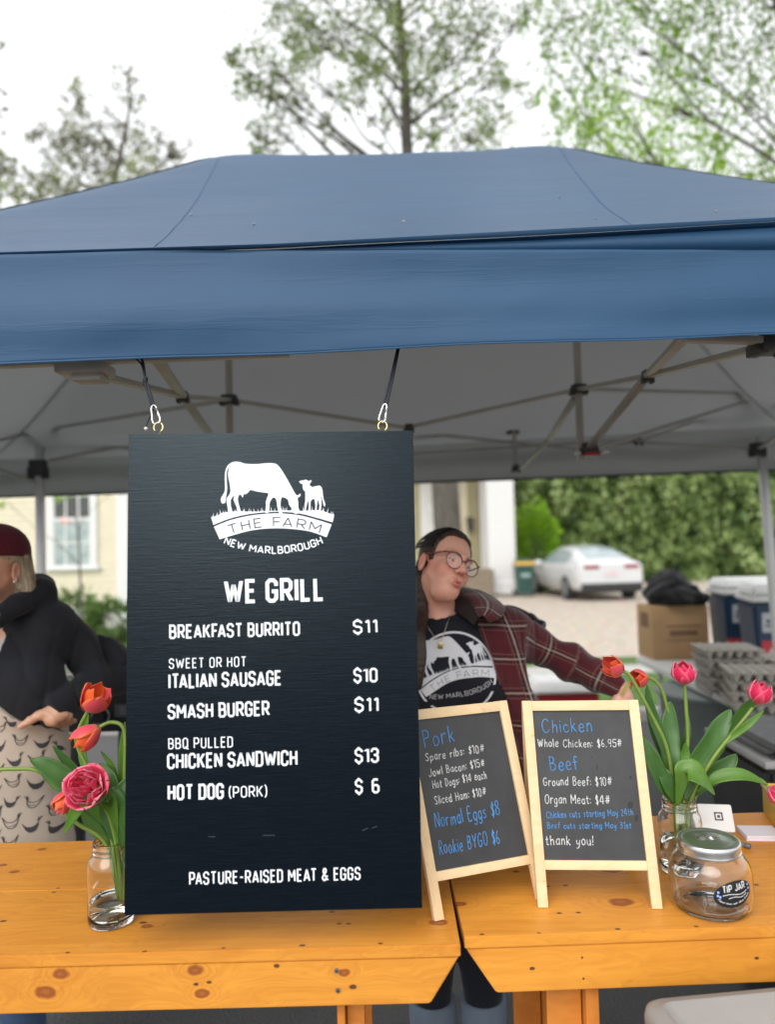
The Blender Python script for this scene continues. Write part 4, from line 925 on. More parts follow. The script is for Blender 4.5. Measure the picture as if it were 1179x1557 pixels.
tulip('orange and pink tulip nodding to the left on an arched stem in the left jar', [L_(190, 1372, -.01), L_(188, 1290, 0), L_(189, 1200, 0), L_(191, 1130, 0), L_(186, 1104, 0), L_(168, 1098, 0), L_(150, 1106, -.005)], (-.80, -.32, -.62), 'cup', .058,
      [([L_(188, 1285, .01), L_(189, 1200, .02), L_(187, 1140, .01), L_(190, 1098, 0)], .017, F, True)], g1, seed=5)
tulip('large ruffled pink double tulip low in front of the left jar', [L_(186, 1375, -.005), L_(180, 1300, -.012), L_(166, 1240, -.02), L_(140, 1200, -.035)], (-.10, -.88, .40), 'double', .059,
      [([L_(178, 1285, -.02), L_(172, 1235, -.035), L_(158, 1210, -.05), L_(132, 1212, -.06), L_(113, 1238, -.055), L_(97, 1268, -.045)], .034, (.1, -.75, .65), True),
       ([L_(188, 1280, -.01), L_(182, 1232, -.03), L_(170, 1208, -.04), L_(148, 1215, -.04), L_(128, 1230, -.032)], .034, (.0, -.7, .7))], g1, seed=9)
tulip('small orange tulip half behind the large pink double tulip', [L_(182, 1374, .01), L_(162, 1285, .0), L_(118, 1252, -.01), L_(100, 1235, -.01), L_(101, 1218, -.012), L_(108, 1203, -.014)], (-.45, -.55, -.72), 'cup', .048, [], g1, seed=12)
tulip('bent tulip stem reaching from the left jar to the left edge', [L_(184, 1374, .01), L_(168, 1290, .02), L_(120, 1220, .03), L_(62, 1174, .02), L_(20, 1169, .01), L_(-20, 1173, 0), L_(-45, 1185, -.01)], (-.8, -.2, -.5), 'cup', .055,
      [([L_(176, 1288, .01), L_(150, 1235, .03), L_(110, 1196, .03), L_(70, 1165, .02), L_(46, 1155, .015)], .043, (.25, -.75, .55)), ([L_(170, 1285, .02), L_(120, 1205, .045), L_(88, 1190, .05), L_(60, 1170, .05)], .03, F, True)], g1, seed=4)
tulip('leafy tulip in the left jar mostly hidden by the menu board', [L_(192, 1372, .01), L_(200, 1300, .02), L_(206, 1200, .03), L_(212, 1130, .03), L_(222, 1090, .03)], (.3, -.3, .9), 'cup', .055,
      [([L_(180, 1290, .0), L_(168, 1240, .0), L_(166, 1190, .0), L_(152, 1160, .02)], .040, F), ([L_(172, 1290, .02), L_(150, 1255, .02), L_(136, 1225, .02), L_(120, 1200, .03)], .044, F, True), ([L_(186, 1290, -.02), L_(182, 1240, -.03), L_(186, 1205, -.03), L_(200, 1180, -.02)], .034, F),
       ([L_(184, 1290, .03), L_(182, 1220, .03), L_(172, 1170, .03), L_(154, 1142, .03)], .014, F, True), ([L_(192, 1285, -.025), L_(190, 1240, -.03), L_(196, 1200, -.02), L_(206, 1150, 0)], .036, F)], g1, seed=6)
dr = JR.y; R_ = lambda px, py, dy=0: W(px, py, dr + dy)
tulip('red orange tulip in the right jar, farthest left, against the plaid sleeve', [R_(1030, 1300, -.01), R_(1026, 1220, -.01), R_(1015, 1140, -.02), R_(990, 1085, -.02), R_(966, 1040, -.02), R_(955, 1024, -.02), R_(945, 1020, -.02)], (-.80, -.42, .42), 'red', .056,
      [([R_(1024, 1215, 0), R_(1012, 1140, .0), R_(990, 1080, .01), R_(984, 1040, .01)], .024, F), ([R_(1022, 1222, -.02), R_(1008, 1190, -.03), R_(990, 1150, -.03), R_(978, 1118, -.02)], .034, F)], g2, seed=21)
tulip('small red and pink tulip second from the left in the right jar', [R_(1036, 1300, .01), R_(1034, 1215, .02), R_(1026, 1130, .03), R_(1012, 1065, .03), R_(1003, 1042, .03), R_(992, 1032, .03), R_(984, 1031, .03)], (-.86, -.40, .1), 'red', .047,
      [([R_(1030, 1215, .02), R_(1018, 1150, .04), R_(1000, 1110, .05), R_(986, 1075, .05)], .042, F), ([R_(1032, 1215, -.01), R_(1020, 1150, 0), R_(1018, 1110, .02), R_(1019, 1066, .03)], .045, F)], g2, seed=25)
tulip('deep pink double tulip standing tallest and straight in the right jar', [R_(1040, 1305, 0), R_(1040, 1220, 0), R_(1046, 1130, .01), R_(1044, 1080, .01), R_(1041, 1038, .01)], (-.12, -.25, .95), 'pink', .056,
      [([R_(1038, 1218, .01), R_(1040, 1150, .03), R_(1046, 1115, .03), R_(1046, 1085, .04)], .018, F), ([R_(1042, 1216, -.01), R_(1056, 1170, 0), R_(1084, 1130, .0), R_(1096, 1104, .01), R_(1112, 1078, .02)], .052, (.1, -.9, .3)),
       ([R_(1034, 1216, -.015), R_(1036, 1180, -.015), R_(1042, 1150, 0), R_(1042, 1130, .0)], .026, F, True)], g2, seed=31)
tulip('deep pink tulip leaning far to the right on a pale stem from the right jar', [R_(1046, 1300, 0), R_(1050, 1220, 0), R_(1080, 1160, -.01), R_(1118, 1110, -.01), R_(1138, 1085, -.01), R_(1150, 1068, -.01)], (.25, -.30, .90), 'pink', .054,
      [([R_(1098, 1136, .0), R_(1116, 1105, .01), R_(1132, 1080, 0), R_(1152, 1058, -.03)], .026, F), ([R_(1102, 1132, -.012), R_(1120, 1115, -.015), R_(1140, 1100, -.02), R_(1162, 1080, -.01)], .016, F, True), ([R_(1048, 1214, .02), R_(1076, 1185, .02), R_(1104, 1165, .03), R_(1120, 1146, .03)], .040, (.2, -.85, .5))], g2, seed=35)
tulip('pink tulip drooping beside the yellow box, from the right jar', [R_(1050, 1300, .01), R_(1056, 1215, .02), R_(1090, 1180, .02), R_(1130, 1178, .01), R_(1156, 1185, -.0), R_(1170, 1198, -.01)], (.55, -.5, -.45), 'pink', .046,
      [([R_(1060, 1205, .01), R_(1090, 1182, 0), R_(1130, 1178, -.01), R_(1168, 1192, -.01)], .028, (.0, -.75, .65), True), ([R_(1030, 1225, -.03), R_(1038, 1180, -.045), R_(1050, 1172, -.055), R_(1068, 1184, -.06), R_(1088, 1208, -.05)], .048, (.15, -.8, .6), True), ([R_(1026, 1222, -.02), R_(1020, 1200, -.03), R_(1012, 1180, -.03), R_(1004, 1165, -.02)], .03, F)], g2, seed=38)
# ------------------------------------------------------------------ people: smooth implicit bodies and clothes
def nets(fn, lo, hi, h):
    """surface nets of fn(X, Y, Z) < 0 on a box: vertices (N,3) and quads (M,4)"""
    ax = [np.arange(lo[i], hi[i] + h, h, dtype=np.float32) for i in range(3)]
    X, Y, Z = np.meshgrid(*ax, indexing='ij'); D = fn(X, Y, Z).astype(np.float32); S = D < 0
    n = [len(a) for a in ax]
    cs = [(i, j, k) for i in (0, 1) for j in (0, 1) for k in (0, 1)]
    sl = lambda A, c: A[c[0]:n[0] - 1 + c[0], c[1]:n[1] - 1 + c[1], c[2]:n[2] - 1 + c[2]]
    cnt = sum(sl(S, c).astype(np.int8) for c in cs); M = (cnt > 0) & (cnt < 8); idx = np.argwhere(M)
    vals = np.stack([sl(D, c)[M] for c in cs], 1); pos = np.array(cs, np.float32)
    acc = np.zeros((len(idx), 3), np.float32); num = np.zeros(len(idx), np.float32)
    for a in range(8):
        for b in range(a + 1, 8):
            if np.abs(pos[a] - pos[b]).sum() == 1:
                m = (vals[:, a] < 0) != (vals[:, b] < 0); t = vals[m, a] / (vals[m, a] - vals[m, b])
                acc[m] += pos[a] + (pos[b] - pos[a]) * t[:, None]; num[m] += 1
    vt = (idx + acc / num[:, None]) * h + np.array([a[0] for a in ax], np.float32)
    ids = -np.ones(M.shape, np.int64); ids[M] = np.arange(len(idx)); quads = []
    for d in range(3):
        e1, e2 = [(1, 2), (2, 0), (0, 1)][d]
        a = [slice(1, n[i] - 1) for i in range(3)]; a[d] = slice(0, n[d] - 1); b = list(a); b[d] = slice(1, n[d])
        s0, s1 = S[tuple(a)], S[tuple(b)]; ch = np.argwhere(s0 != s1); 
        if not len(ch): continue
        flip = s0[tuple(ch.T)]; base = ch.copy()
        for i in range(3):
            if i != d: base[:, i] += 1
        def at(o1, o2):
            q = base.copy(); q[:, e1] -= o1; q[:, e2] -= o2; return ids[tuple(q.T)]
        Q = np.stack([at(0, 0), at(1, 0), at(1, 1), at(0, 1)], 1); Q[~flip] = Q[~flip][:, ::-1]; quads.append(Q[(Q >= 0).all(1)])
    return vt, np.concatenate(quads)
def smin(a, b, k):
    h_ = np.clip(.5 + .5 * (b - a) / k, 0, 1); return b + (a - b) * h_ - k * h_ * (1 - h_)
def smax(a, b, k): return -smin(-a, -b, k)
def cap(P, a, b, ra, rb=None):
    rb = ra if rb is None else rb; X, Y, Z = P; d = np.array(b, np.float32) - np.array(a, np.float32); L = float((d * d).sum())
    t = np.clip(((X - a[0]) * d[0] + (Y - a[1]) * d[1] + (Z - a[2]) * d[2]) / L, 0, 1)
    return np.sqrt((X - a[0] - d[0] * t) ** 2 + (Y - a[1] - d[1] * t) ** 2 + (Z - a[2] - d[2] * t) ** 2) - (ra + (rb - ra) * t)
def chain(P, pts, rs, k=.01):
    d = None
    for i in range(len(pts) - 1):
        c = cap(P, pts[i], pts[i + 1], rs[i], rs[i + 1]); d = c if d is None else smin(d, c, k)
    return d
def ell(P, c, r, Rm=None):
    x, y, z = P[0] - c[0], P[1] - c[1], P[2] - c[2]
    if Rm is not None: x, y, z = [Rm[0][i] * x + Rm[1][i] * y + Rm[2][i] * z for i in range(3)]
    k0 = np.sqrt((x / r[0]) ** 2 + (y / r[1]) ** 2 + (z / r[2]) ** 2); k1 = np.sqrt((x / r[0] ** 2) ** 2 + (y / r[1] ** 2) ** 2 + (z / r[2] ** 2) ** 2) + 1e-9
    return k0 * (k0 - 1) / k1
def to_local(P, c, Rm, s=1.0):
    x, y, z = P[0] - c[0], P[1] - c[1], P[2] - c[2]
    return [(Rm[0][i] * x + Rm[1][i] * y + Rm[2][i] * z) / s for i in range(3)]
def lerp3(a, b, t): return a + (b - a) * t
def np_mesh(name, parts, mats, parent, tones=None, uvs=None):
    """parts: list of (verts, quads); joined as one smooth mesh"""
    o0 = np.array(origin_of(parent)); vs = np.concatenate([p[0] for p in parts]); off = 0; fs = []
    for p in parts: fs.append(p[1] + off); off += len(p[0])
    fs = np.concatenate(fs); me = bpy.data.meshes.new(name)
    me.from_pydata((vs - o0).tolist(), [], fs.tolist()); me.polygons.foreach_set('use_smooth', [True] * len(me.polygons))
    for m in mats: me.materials.append(m)
    if tones is not None:
        at = me.color_attributes.new('tone', 'FLOAT_COLOR', 'POINT'); t = np.concatenate(tones); at.data.foreach_set('color', np.concatenate([t, np.ones((len(t), 1))], 1).astype(np.float32).ravel())
    if uvs is not None:
        ul = me.uv_layers.new(name='UVMap'); U = np.concatenate(uvs); li = np.empty(len(me.loops), np.int32); me.loops.foreach_get('vertex_index', li); ul.data.foreach_set('uv', U[li].astype(np.float32).ravel())
    me.validate(); o = bpy.data.objects.new(name, me); COL.objects.link(o); o.parent = parent; return o
def ripple(P, seed, f=14, amp=.004):
    """soft random folds"""
    r_ = np.random.RandomState(seed); out = 0
    for i in range(7):
        d = r_.normal(size=3); d /= np.linalg.norm(d); fr = f * r_.uniform(.6, 1.8); out = out + np.sin(fr * (d[0] * P[0] + d[1] * P[1] + d[2] * P[2]) * 2 + r_.uniform(0, 6) + 1.3 * np.sin(fr * .7 * (d[1] * P[0] + d[2] * P[1] - d[0] * P[2])))
    return out * amp / 3
def skin_mat(name):
    m = NT(name); a = m.n('Attribute', attribute_name='tone'); n1 = m.noise(m.obj(), 45, 5, .6)
    c = m.mix(m.math('MULTIPLY', m.ramp(n1, [(.35, 0), (.7, 1)]), .16), a.outputs['Color'], (.34, .13, .09))
    m.p(Base_Color=c, Roughness=.46); m.b.inputs['Subsurface Weight'].default_value = .12; m.b.inputs['Subsurface Radius'].default_value = (.02, .008, .004); m.b.inputs['Subsurface Scale'].default_value = .3
    m.bump(m.noise(m.obj(), 380, 4, .6), .10, .0012); return m.m
def head_sdf(P, eye=.0034, pucker=1.0, full=1.0):
    d = ell(P, (0, .016, .040), (.073, .092, .080)); d = smin(d, ell(P, (0, -.026, -.020), (.060 * full, .064, .079)), .03)
    d = smin(d, ell(P, (0, -.060, -.086), (.022, .022, .019)), .030)
    for s in (-1, 1):
        d = smin(d, cap(P, (s * .051 * full, -.004, -.038), (s * .015, -.062, -.084), .011), .03)
        d = smin(d, ell(P, (s * .040 * full, -.058, -.030), (.021, .019, .022)), .022)
        d = smin(d, cap(P, (s * .010, -.086, .024), (s * .044, -.070, .026), .0085), .014)
        d = smax(d, -ell(P, (s * .031, -.099, .005), (.019, .015, .0105)), .010)
        d = smin(d, np.sqrt((P[0] - s * .031) ** 2 + (P[1] + .0725) ** 2 + (P[2] - .003) ** 2) - .0148, .004)
        d = smax(d, -ell(P, (s * .031, -.0885, .0015), (.0125, .010, eye)), .0015)
        d = smin(d, ell(P, (s * .0125, -.0985, -.031), (.0078, .0085, .0072)), .006)
    d = smin(d, cap(P, (0, -.086, .012), (0, -.1090, -.0225), .0075, .0110), .012)
    for s in (-1, 1): d = smax(d, -ell(P, (s * .0070, -.1060, -.0365), (.0046, .0060, .0042)), .002)
    d = smax(d, -cap(P, (0, -.108, -.046), (0, -.107, -.053), .0025), .006)          # philtrum
    zm = -.064; pk = .0045 * pucker
    d = smin(d, ell(P, (0, -.083 - pk, zm), (.026 - .006 * pucker, .016, .017)), .012)
    w_ = .019 - .004 * pucker
    d = smin(d, cap(P, (-w_, -.091 - pk * .5, zm + .0035), (0, -.099 - pk, zm + .0062), .0042, .0050), .005); d = smin(d, cap(P, (w_, -.091 - pk * .5, zm + .0035), (0, -.099 - pk, zm + .0062), .0042, .0050), .005)
    d = smin(d, cap(P, (-w_, -.090 - pk * .5, zm - .0025), (0, -.098 - pk, zm - .0075), .0040, .0062), .005); d = smin(d, cap(P, (w_, -.090 - pk * .5, zm - .0025), (0, -.098 - pk, zm - .0075), .0040, .0062), .005)
    d = smax(d, -ell(P, (0, -.108 - pk, zm - .0002), (w_ * .95, .012, .0016 + .0012 * pucker)), .003)
    d = smax(d, -ell(P, (0, -.100, zm - .022), (.018, .008, .005)), .010)
    for s in (-1, 1):                                                                # ears
        er = Matrix.Rotation(R(s * 18), 3, 'Z') @ Matrix.Rotation(R(-10), 3, 'X')
        P0_, P = P, (P[0], P[1], P[2] + .010); e = ell(P, (s * .0775, .014, -.004), (.010, .0185, .032), er)
        e = smax(e, -ell(P, (s * .0865, .010, -.002), (.0075, .0115, .021), er), .004); e = smin(e, ell(P, (s * .080, .006, -.014), (.004, .006, .008)), .005)
        P = P0_; d = smin(d, e, .007)
    return d
def head_tone(v, base, lip, brow, blush, eyelash=(.05, .03, .025)):
    t = np.tile(np.array(base), (len(v), 1)); x, y, z = v.T
    def blend(w_, c):
        nonlocal t; t = t * (1 - w_[:, None]) + np.array(c) * w_[:, None]
    for s in (-1, 1):
        blend(.55 * np.exp(-(((x - s * .043) / .022) ** 2 + ((z + .03) / .022) ** 2)) * (y < 0), blush)
        blend(.5 * np.exp(-(((x - s * .078) / .012) ** 2 + ((z + .004) / .03) ** 2)), blush)
        dl = cap([x, y, z], (s * .014, -.094, .0225), (s * .030, -.090, .0275), .001); dr = cap([x, y, z], (s * .030, -.090, .0275), (s * .047, -.073, .0235), .001)
        blend(np.clip((.0045 - np.minimum(dl, dr)) / .0022, 0, 1) * .85, brow)
        le = cap([x, y, z], (s * .019, -.088, .0025), (s * .043, -.083, .0032), .0004); blend(np.clip((.0034 - le) / .0012, 0, 1) * .9, eyelash)
    blend(.4 * np.exp(-((x / .014) ** 2 + ((z + .028) / .014) ** 2)) * (y < -.09), blush)
    ml = ell([x, y, z], (0, -.098, -.0655), (.0185, .012, .0125)); blend(np.clip((.0012 - ml) / .002, 0, 1) * .85, lip)
    ins = ell([x, y, z], (0, -.104, -.0642), (.014, .010, .0022)); blend(np.clip(-ins / .0008, 0, 1) * .8, (.12, .02, .02))
    for s in (-1, 1): no = ell([x, y, z], (s * .0070, -.1045, -.0360), (.0040, .0060, .0036)); blend(np.clip(-no / .0006, 0, 1) * .85, (.12, .03, .025))  # nostril hollows darkened in the skin colour, standing in for their shade
    return t
M_SKIN = skin_mat('skin')
def hair_mat(name, a, b, vec=(1, 1, 1), rough=.38):
    m = NT(name); uv = m.n('Attribute', attribute_name='tone'); n1 = m.noise(m.scale(uv.outputs['Vector'], vec), 1.0, 4, .6)
    m.p(Base_Color=m.ramp(n1, [(.3, a), (.7, b)]), Roughness=rough); m.b.inputs['Specular IOR Level'].default_value = .4
    m.bump(n1, .7, .006); return m.m
def cloth(name, col, var=.1, bump=.3, rough=.85, weave=700):
    m = NT(name); n1 = m.noise(m.obj(), 9, 5, .6); n2 = m.noise(m.obj(), weave, 2)
    m.p(Base_Color=m.ramp(n1, [(.3, tuple(x * (1 - var) for x in col)), (.7, tuple(x * (1 + var) for x in col))]), Roughness=rough); m.b.inputs['Specular IOR Level'].default_value = .2; m.b.inputs['Sheen Weight'].default_value = .12
    m.bump(m.math('ADD', m.math('MULTIPLY', n2, .12), m.noise(m.obj(), 24, 4, .55)), bump, .006); return m.m
M_JEANS = cloth('blue_denim', (.045, .085, .16), .2); M_BOOT = mat('black_boot_leather', (.022, .018, .016), .5, bump=.3)
M_EYEW = mat('eye_white', (.42, .39, .37), .2, var=.02); M_IRIS = mat('iris', (.03, .03, .02), .15); M_PUP = mat('pupil', (.005, .005, .005), .1)
def eyes(root, Hc, Rh, s, look=(0, 0)):
    for sd in (-1, 1):
        c = V(sd * .031, -.0725, .003); g = (Matrix.Rotation(R(look[0]), 3, 'Z') @ Matrix.Rotation(R(look[1]), 3, 'X')) @ V(0, -1, 0)
        T = lambda p: Hc + Rh @ (p * s)
        mb = MB(); mb.ball(T(c), .0124 * s, n=16); q = Matrix.Rotation(0, 3, 'X')
        up = g.orthogonal().normalized(); B = (Rh @ Matrix((up, g.cross(up), g)).transposed())
        mb.ball(T(c + g * .0086), (.0058 * s, .0058 * s, .0042 * s), B, 12, 1); mb.ball(T(c + g * .0100), (.0026 * s, .0026 * s, .0030 * s), B, 10, 2)
        mb.build('eye', [M_EYEW, M_IRIS, M_PUP], root, smooth=True)
def leg_sdf(P, hip, knee, ank, r): return smin(cap(P, hip, knee, r[0], r[1]), cap(P, knee, ank, r[1], r[2]), .03)
def boots(root, anks, face):
    for a in anks:
        f = Vector(face).normalized(); a = Vector(a)
        fn = lambda X, Y, Z: smax(smin(smin(cap((X, Y, Z), tuple(a + V(0, 0, .13)), tuple(V(a.x, a.y, .06)), .052, .048), cap((X, Y, Z), (a.x, a.y, .045), tuple(V(a.x, a.y, .035) + f * .16), .044, .036), .03), cap((X, Y, Z), tuple(V(a.x, a.y, .03) - f * .03), tuple(V(a.x, a.y, .03)), .036), .02), .003 - Z, .004)
        v, q = nets(fn, (a.x - .24, a.y - .26, -.01), (a.x + .24, a.y + .26, a.z + .2), .008); np_mesh('boot', [(v, q)], [M_BOOT], root)

# ================================================================== the woman in the plaid shirt
wr_ = W(690, 1300, 2.22)
woman = thing('person', 'woman with round glasses and maroon plaid shirt leaning out past the menu board', 'person', (wr_.x, wr_.y, 0))
Hs = .885; Hc = W(677, 861, 2.16); Rh = Matrix.Rotation(R(27), 3, 'Y') @ Matrix.Rotation(R(25), 3, 'Z') @ Matrix.Rotation(R(-18), 3, 'X')
HT = lambda p: Hc + Rh @ (Vector(p) * Hs)
shL, shR = W(768, 964, 2.22), W(588, 972, 2.24); elL, wrL = W(866, 1006, 2.24), W(944, 1048, 2.15); elR, wrR = W(545, 1090, 2.30), W(590, 1200, 2.14)
nk = W(668, 945, 2.225)
def w_torso(P):
    d = cap(P, shL, shR, .060); d = smin(d, ell(P, W(682, 1030, 2.225), (.165, .105, .175)), .06)
    for px in (640, 736): d = smin(d, ell(P, W(px, 1048, 2.15), (.080, .075, .082)), .05)
    d = smin(d, ell(P, W(690, 1150, 2.20), (.175, .130, .17)), .07); d = smin(d, ell(P, W(693, 1265, 2.23), (.185, .135, .14)), .06)
    return smin(d, cap(P, nk, nk + V(0, 0, -.05), .064), .045)
def w_arm(P, which):
    a, b, c = (shL, elL, wrL) if which else (shR, elR, wrR); return smin(cap(P, a, b, .040, .034), cap(P, b, c, .034, .026), .02)
def w_neck(P): return cap(P, nk + V(0, .01, -.02), HT((0, .030, -.045)), .052, .043)
def hand_sdf(P, wrist, fdir, ndir, s=1.0, curl=35, spread=1.0, thumb_side=1):
    """palm, four unequal bent fingers and a thumb leaving the side of the palm; fdir finger direction, ndir back of the hand"""
    f = Vector(fdir).normalized(); n = Vector(ndir); n = (n - f * n.dot(f)).normalized(); t = f.cross(n) * thumb_side
    q = lambda a, b, c: tuple(Vector(wrist) + (f * a + t * b + n * c) * s)
    d = cap(P, q(-.02, 0, 0), q(.015, 0, 0), .022 * s, .024 * s)
    for b in (-.026, -.009, .009, .026): d = smin(d, cap(P, q(.02, b * .6, 0), q(.080, b, .002), .0135 * s, .0105 * s), .012 * s)
    for b, L, r_ in ((.030, .068, .0086), (.010, .078, .0090), (-.010, .073, .0087), (-.029, .056, .0078)):
        p = V(.082, b, .001); a = 0; pts = [p.copy()]
        for seg, k in ((.44, 1.0), (.32, 1.25), (.24, .8)):
            a += R(curl * k); p = p + V(math.cos(a), b * .35 * spread, -math.sin(a)) * L * seg; pts.append(p.copy())
        d = smin(d, chain(P, [q(*x) for x in pts], [r_ * s * 1.05, r_ * s, r_ * s * .93, r_ * s * .80], .003), .006 * s)
    return smin(d, chain(P, [q(.018, .022, -.006), q(.045, .050, -.014), q(.070, .062, -.022), q(.090, .064, -.030)], [.0145 * s, .0115 * s, .0100 * s, .0080 * s], .004), .010 * s)
SKW = (.74, .39, .285)
def w_head(X, Y, Z):
    P = (X, Y, Z); L = to_local(P, Hc, Rh, Hs); d = head_sdf(L, .0040, .38, .88) * Hs
    d = smin(d, ell(L, (0, -.030, -.100), (.032, .036, .020)) * Hs, .03)
    return smin(smin(d, w_neck(P), .022), w_torso(P), .03)
hv, hq = nets(w_head, Vector(Hc) - V(.13, .14, .20), Vector(Hc) + V(.14, .15, .155), .0024)
def tone_of(v, Hc, Rh, Hs, *a): return head_tone(((v - np.array(Hc)) @ np.array(Rh)) / Hs, *a)
ht = tone_of(hv, Hc, Rh, Hs, SKW, (.54, .13, .11), (.09, .045, .03), (.80, .27, .21))
def w_body(X, Y, Z):
    P = (X, Y, Z); d = smin(w_torso(P), w_arm(P, 1), .03); d = smin(d, w_arm(P, 0), .03)
    for s in (-1, 1): d = smin(d, leg_sdf(P, (wr_.x + s * .085, wr_.y, .86), (wr_.x + s * .075, wr_.y - .01, .48), (wr_.x + s * .07, wr_.y + .01, .10), (.085, .056, .04)), .04)
    return d
bv, bq = nets(w_body, (-.15, 1.95, .04), (.85, 2.45, nk.z - .035), .010)
hd_f = (wrL - elL).normalized(); 
wh = lambda X, Y, Z: hand_sdf((X, Y, Z), wrL + hd_f * .004, (.22, -.30, -.93), (.55, -.75, .1), .92, 26, 1, 1)
wv, wq = nets(wh, wrL + V(-.12, -.16, -.20), wrL + V(.16, .10, .06), .003)
np_mesh('body', [(hv, hq), (bv, bq), (wv, wq)], [M_SKIN], woman, [ht, np.tile(SKW, (len(bv), 1)), np.tile((.68, .36, .27), (len(wv), 1))])
eyes(woman, Hc, Rh, Hs, (6, 10))
def w_hair(X, Y, Z):
    x, y, z = L = to_local((X, Y, Z), Hc, Rh, Hs)
    d = ell(L, (0, .018, .040), (.0815, .101, .0885))
    edge = np.where(z > -.004, -.026 - .12 * z - 2.2 * np.maximum(0, z - .082) + .004 * np.sin(x * 160), .004 + .1 * z)
    d = smax(d, (edge - y) * .8, .010); d = smax(d, -.075 - z, .01)
    for s in (-1, 1): d = smax(d, -ell(L, (s * .082, .010, -.008), (.02, .022, .030)), .004)
    d = smin(d, ell(L, (0, .118, .012), (.036, .034, .034)), .012); d = smin(d, ell(L, (-.012, .108, .050), (.016, .014, .010)), .012)
    g = np.arctan2(x, z + .02); return (d + .0005 * np.sin(g * 60 + y * 30) + .0004 * np.sin(g * 140 + y * 55)) * Hs
v, q = nets(w_hair, Vector(Hc) - V(.16, .14, .12), Vector(Hc) + V(.14, .2, .16), .0026)
lv = ((v - np.array(Hc)) @ np.array(Rh)) / Hs
M_HAIRW = hair_mat('dark_brown_hair', (.014, .008, .006), (.045, .023, .015))
hu = np.stack([np.arctan2(lv[:, 0], lv[:, 2] + .02) * 14, lv[:, 1] * 8, lv[:, 2] * 2], 1)
sv = []
for dx, sd in ((0, 1), (.010, 2), (-.008, 3)):
    P0 = [HT((-.050, .075, -.03)), W(641 + dx * 300, 930, 2.15), W(637 + dx * 350, 965, 2.085), W(640 + dx * 300, 1000, 2.062), W(637, 1045, 2.05)]
    P0 = catmull(P0, 5); pts = [tuple(p) for p in P0]; rs = [.017 * (1 - .55 * i / len(pts)) for i in range(len(pts))]
    sv.append((lambda pts, rs: nets(lambda X, Y, Z: chain((X, Y, Z), pts, rs, .004), np.min(pts, 0) - .02, np.max(pts, 0) + .02, .0035))(pts, rs))
hairw = np_mesh('hair', [(v, q)] + sv, [M_HAIRW], woman, [hu] + [np.stack([s_[0][:, 0] * 300, s_[0][:, 2] * 6, s_[0][:, 1] * 120], 1) for s_ in sv])
mb = MB(); rn = random.Random(17)
for i in range(170):                                                   # combed-back strands and a few fly-aways
    a = rn.uniform(-1.65, .85); L0 = rn.uniform(-.02, .02); k_ = 1.0 + rn.uniform(-.004, .007) + (.010 if i % 29 == 0 else 0); P_ = []
    for t in [j / 9 for j in range(10)]:
        ph = -.46 + L0 + t * 1.25; r_ = V(.0835 * math.sin(a) * math.cos(ph * .55), .018 + .103 * math.sin(ph), .040 + .0905 * math.cos(a * .98) * max(.05, math.cos(ph * .9)))
        c_ = V(0, .018, .040); q = c_ + (r_ - c_) * k_; P_.append(HT(q))
    mb.tube(P_, [.0004, .0008, .0010, .0010, .0010, .0010, .0009, .0008, .0007, .0005], 4)
mb.build('combed_strands', [mat('dark_hair_strand', (.014, .009, .007), .35, var=.5)], hairw, smooth=True)
# glasses
M_FRAME = mat('rosy_tortoise_frame', (.16, .035, .030), .25, var=.5, vs=90, coat=.4)
mb = MB(); mlens = MB()
def rim(s):
    c = V(s * .0340, -.1030, -.003); pts = []
    for k in range(28):
        a = 2 * math.pi * k / 28; ca, sa = math.cos(a), math.sin(a); pts.append(c + V(s * .0275 * ca * (1 + .04 * sa), .006 * (ca * .5 + .5) * 1.0 + .10 * abs(0), .0255 * sa * (1.0 + (.03 if sa > 0 else 0))))
    return c, pts
for s in (-1, 1):
    c, pts = rim(s); mb.tube([HT(p) for p in pts], [.0016 + .0007 * max(0, math.sin(2 * math.pi * k / 28)) for k in range(28)], 8, closed=True)
    mlens.add([HT(p * .985 + c * .015) for p in pts], [tuple(range(28))])
    mb.tube([HT(p) for p in catmull([c + V(s * .0255, .005, .017), V(s * .066, -.090, .015), V(s * .0745, -.03, .012), V(s * .0775, .012, .010), V(s * .074, .035, -.01)], 6)], .0023, 8)
mb.tube([HT(p) for p in catmull([V(-.0075, -.1040, .003), V(-.003, -.1085, .0060), V(.003, -.1085, .0060), V(.0075, -.1040, .003)], 6)], .0018, 8)
glo = mb.build('eyeglasses', [M_FRAME], woman, smooth=True)
m = NT('lens_glass'); fr = m.n('Fresnel', {'IOR': 1.5}); tr = m.n('BsdfTransparent'); gs = m.n('BsdfGlossy', {'Roughness': .02}); ms_ = m.n('MixShader'); m.t.links.new(m.math('MULTIPLY_ADD', fr.outputs[0], 1.0, .0), ms_.inputs[0]); m.t.links.new(tr.outputs[0], ms_.inputs[1]); m.t.links.new(gs.outputs[0], ms_.inputs[2]); m.t.links.new(ms_.outputs[0], m.out.inputs[0])
mlens.build('lens', [m.m], glo)
